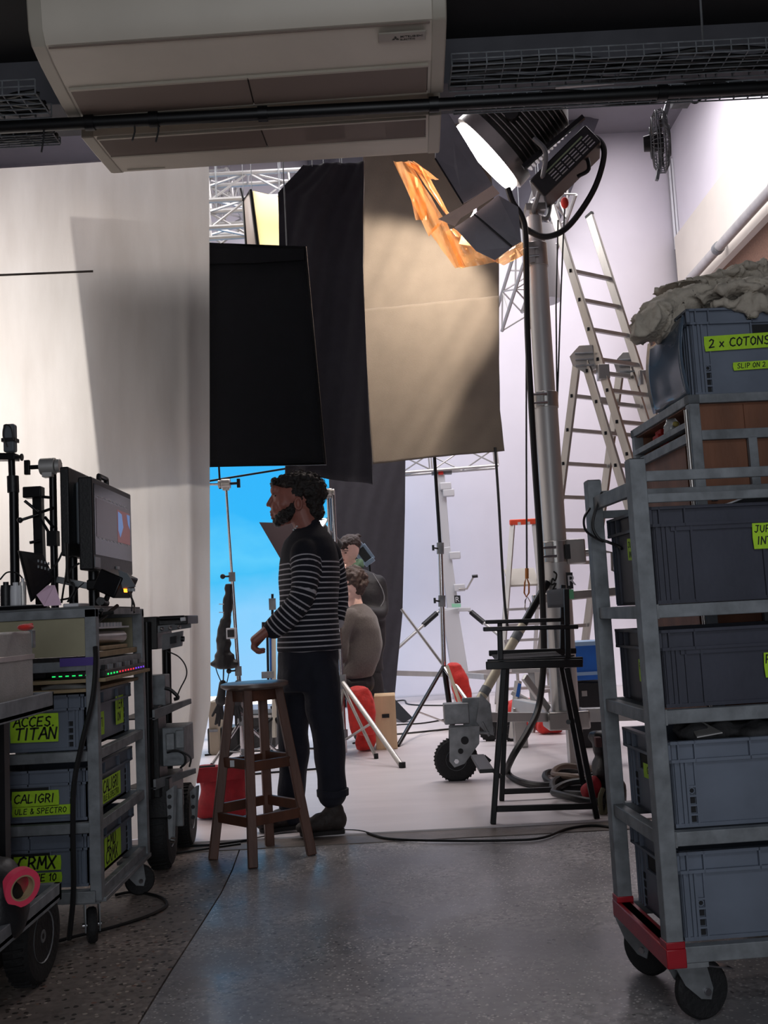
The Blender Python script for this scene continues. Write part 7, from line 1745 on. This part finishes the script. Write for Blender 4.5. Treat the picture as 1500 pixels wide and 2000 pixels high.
hd = bb(306, 1202, 366, 1222, YA+.05, .25, M['dark'], 'head_tray')
mb = MB(); mb.cyl(at(312, 1208, YA+.03), at(360, 1206, YA+.03), .010); mb.build('roller', M['blackmetal'], hd)
mb = MB(); mb.cyl(at(353, 1210, YA+.02), at(362, 1209, YA+.02), .009); mb.build('white_tip', M['whiteplastic'], hd)
mb = MB(); mb.prism([at(308, 1222, YA), at(372, 1216, YA+.1), at(372, 1226, YA+.1), at(308, 1236, YA)], (0, .02, 0)); sb_ = mb.build('clamp_plate', M['galv'], t, bevel=.002)
for x in (316, 332, 350): mb = MB(); mb.sph(at(x, 1228-(x-316)*.1, YA), .009, 8); mb.build('screw', M['chrome'], sb_)
mb = MB(); mb.prism([at(316, 1240, YA+.02), at(356, 1232, YA+.1), at(354, 1262, YA+.1), at(316, 1270, YA+.02)], (0, .03, 0)); pp = mb.build('connector_plate', M['galv'], t, bevel=.002)
mb = MB(); mb.prism([at(332, 1244, YA), at(343, 1242, YA), at(343, 1256, YA), at(332, 1258, YA)], (0, .02, 0)); mb.build('socket', M['cratek'], pp)
mb = MB(); mb.cyl(at(354, 1248, YA+.08), at(360, 1248, YA+.08), .012); mb.build('plug', M['dark'], pp)
mb = MB(); mb.path(smooth_pts([at(324, 1271, YA), at(348, 1282, YA), at(362, 1300, YA), at(364, 1320, YA), at(352, 1345, YA), at(346, 1360, YA)], 6), .003); mb.build('curved_wire', M['cable'], t)
bb(288, 1318, 322, 1380, YA+.12, .10, M['galvd'], 'side_device')
def shelf(py, x0=302, x1=374):
    a = at(x0, py+22, YA-.02); b = at(x1, py+2, YA+.30)
    mb = MB(); mb.prism([a, at(x1, py, YA+.35), at(x1, py+10, YA+.35), a-V(0, 0, .045)], V(-.012, 0, 0)); sh_ = mb.build('shelf_lip', M['galv'], t, bevel=.002)
    mb = MB(); mb.prism([a-V(0, 0, .04), at(x1, py+10, YA+.35), V(b.x-.16, YA+.35, at(x1, py+10, YA+.35).z), V(a.x-.16, a.y, a.z-.04)], (0, 0, .006)); mb.build('shelf', M['dark'], sh_)
shelf(1364); shelf(1500, 304, 383)
mb = MB(); mb.path(smooth_pts([at(322, 1344, YA+.05), at(334, 1348, YA+.05), at(348, 1362, YA+.05), at(340, 1366, YA+.05)], 4), .008); mb.build('black_lever', M['dark'], t)
bb(306, 1420, 358, 1498, YA+.10, .22, M['galvd'], 'rack_unit')
for x0, x1, y0, y1 in ((324, 340, 1432, 1466), (343, 359, 1426, 1462)):
    bb(x0, y0, x1, y1, YA+.08, .02, M['galv'], 'front_panel')
mb = MB(); mb.path(smooth_pts([at(326, 1470, YA+.03), at(344, 1466, YA+.03), at(360, 1474, YA+.03), at(362, 1490, YA+.03), at(352, 1500, YA+.03)], 5), .005); mb.path(smooth_pts([at(330, 1468, YA+.02), at(354, 1468, YA+.02), at(372, 1480, YA+.02), at(370, 1498, YA+.02)], 5), .004); mb.build('looping_cable', M['cable'], t, kind='stuff')
bb(280, 1380, 308, 1560, YA+.02, .16, M['dark'], 'black_case')
bb(282, 1520, 330, 1600, YA+.06, .3, M['dark'], 'lower_block')
for x0, x1, Y in ((324, 336, YA-.02), (370, 380, YA+.34)):
    mb = MB(); mb.prism([at(x0, 1546, Y), at(x1+4, 1534, Y), at(x1, 1640 if x0 < 350 else 1600, Y), at(x0+5, 1640 if x0 < 350 else 1600, Y)], (.012, .01, 0)); fk = mb.build('wheel_fork', M['galv'], t, bevel=.002)
    for k in range(3): mb = MB(); mb.cyl(at(x0+7, 1556+k*20, Y-.006), at(x0+7, 1556+k*20, Y+.003), .009); mb.build('fork_hole', M['cratek'], fk)
bb(338, 1540, 356, 1615, YA+.05, .02, M['galv'], 'hanging_plate')
mb = MB(); mb.cyl(at(334, 1640, YA-.02), at(342, 1641, YA-.02), .014); mb.build('axle_nut', M['chrome'], t)
tag(rebase(MB().path(smooth_pts([gr(330, 1668, .008), gr(420, 1655, .008), gr(470, 1648, .008)], 4), .006).build('floor_cable', M['cable']), gr(330, 1668)), 'short black cable on the dark floor between the fat tyres and the stool', 'cable')

# ================================================================ NEAR LEFT PLATFORM CART
t = thing('platform_cart', 'black platform cart cut off by the lower left corner, with one big tyre', 'cart', (-1.15, 2.75, 0))
XE = gr(120, 1722, .34).x; YE = gr(120, 1722, .34).y; zs_ = .34
mb = MB(); mb.b2(XE-.75, XE, YE-.9, YE, zs_-.04, zs_-.03); mb.build('deck', M['dark'], t)
mb = MB(); mb.b2(XE-.02, XE, YE-.9, YE, zs_-.05, zs_); mb.build('edge_rail', M['galvd'], t, bevel=.002)
mb = MB(); mb.b2(XE-.75, XE, YE-.02, YE, zs_-.05, zs_); mb.build('edge_rail', M['galvd'], t, bevel=.002)
q = at(105, 1350, 3.0); zu = q.z
mb = MB(); mb.b2(q.x-.62, q.x, 2.3, 3.0, zu-.05, zu-.04); mb.build('upper_deck', M['dark'], t)
mb = MB(); mb.b2(q.x-.012, q.x, 2.3, 3.0, zu-.055, zu); mb.build('edge_rail', M['galvd'], t, bevel=.002)
mb = MB(); mb.b2(q.x-.62, q.x, 2.988, 3.0, zu-.055, zu); mb.build('edge_rail', M['galvd'], t, bevel=.002)
for y in (2.97, 2.35):
    mb = MB(); mb.b2(q.x-.17, q.x-.13, y-.02, y+.02, zs_-.03, zu-.05); mb.build('upright', M['blackmetal'], t)
wl = gr(42, 1958); tyre((wl.x-.02, wl.y+.15, .142), .142, .085, (1, -.05, 0), t, .52)
mb = MB(); mb.b2(wl.x-.07, wl.x-.03, wl.y+.12, wl.y+.18, .14, zs_-.04); mb.build('wheel_fork', M['blackmetal'], t)
tyre((wl.x-.55, wl.y+.15, .142), .142, .085, (1, 0, 0), t, .52)
# silver case
t = thing('silver_case', 'silver textured flight case on the platform cart at the left edge', 'case', (q.x-.25, 2.75, zu-.04))
xr = at(68, 1300, 2.98).x; zc1 = at(60, 1232, 2.8).z
mb = MB(); mb.b2(xr-.45, xr, 2.62, 2.97, zu-.04, zc1); mb.build('case_body', M['rock'], t, bevel=.008)
zm = zc1-.075
mb = MB(); mb.b2(xr-.452, xr+.003, 2.617, 2.973, zm-.008, zm+.008); mb.build('lid_band', M['alu'], t, bevel=.002)
for y in (2.62, 2.97): mb = MB(); mb.b2(xr-.012, xr+.003, y-.014, y+.014, zc1-.05, zc1+.003); mb.build('corner', M['galv'], t, bevel=.003)
mb = MB(); mb.b2(xr-.095, xr-.03, 2.6155, 2.6185, zu+.02, zu+.085); st = mb.build('sticker', mat('silver_sticker', (150, 160, 190), .3, .4), t)
text('HTX', (xr-.092, 2.6145, zu+.055), (1, 0, 0), (0, 0, 1), .032, M['ink'], st); text('HTX', (xr-.09, 2.6145, zu+.026), (1, 0, 0), (0, 0, 1), .028, M['whiteplastic'], st)
mb = MB(); mb.sph(at(50, 1225, 2.85), (.022, .03, .010)); mb.cyl(at(38, 1225, 2.85), at(62, 1220, 2.9), .005); o = mb.build('red_cable_tip', M['redcloth'], kind='stuff'); tag(rebase(o, at(50, 1228, 2.85)), 'small red cable end lying on top of the silver case', 'cable')
# black bag + pink tape
t = thing('black_kit_bag', 'black cloth bag on the platform cart in the lower left corner', 'bag', (XE-.2, YE-.25, zs_))
mb = MB()
for x, y, r in ((-6, 1722, .06), (4, 1750, .07), (8, 1785, .075), (-30, 1740, .09), (-30, 1790, .09), (16, 1800, .06)): mb.sph(at(x, y, 2.72), (r*.8, r*1.2, r))
me = remesh(mb, .010, smooth=4, noise_amp=.014, noise_scale=12); mobj(me, 'bag_body', M['dark'], t)
t = thing('tape_roll', 'pink roll of tape standing against the black bag on the platform cart', 'tape', at(40, 1760, 2.8))
c_ = at(40, 1732, 2.70); mb = MB(); mb.lathe([(.034, -.012), (.050, -.012), (.050, .012), (.034, .012), (.034, -.012)], c_, V(.72, -.60, -.15), 32); mb.build('roll', M['pink'], t); mb = MB(); mb.lathe([(.030, -.012), (.034, -.012), (.034, .012), (.030, .012), (.030, -.012)], c_, V(.72, -.60, -.15), 32); mb.build('core', M['plyedge'], t)
# black device stack under the silver case (dark column at left edge)
t = thing('black_case', 'tall black case at the far left behind the platform cart', 'case', at(4, 1700, 3.15))
a = at(-90, 1690, 3.2); b = at(-46, 1400, 3.2); mb = MB(); mb.b2(a.x, b.x, 3.2, 3.45, 0, b.z); mb.build('case_body', M['dark'], t, bevel=.01)
mb = MB(); mb.b2(b.x-.02, b.x+.006, 3.19, 3.2, b.z-.3, b.z-.26); mb.build('latch', M['galv'], t)
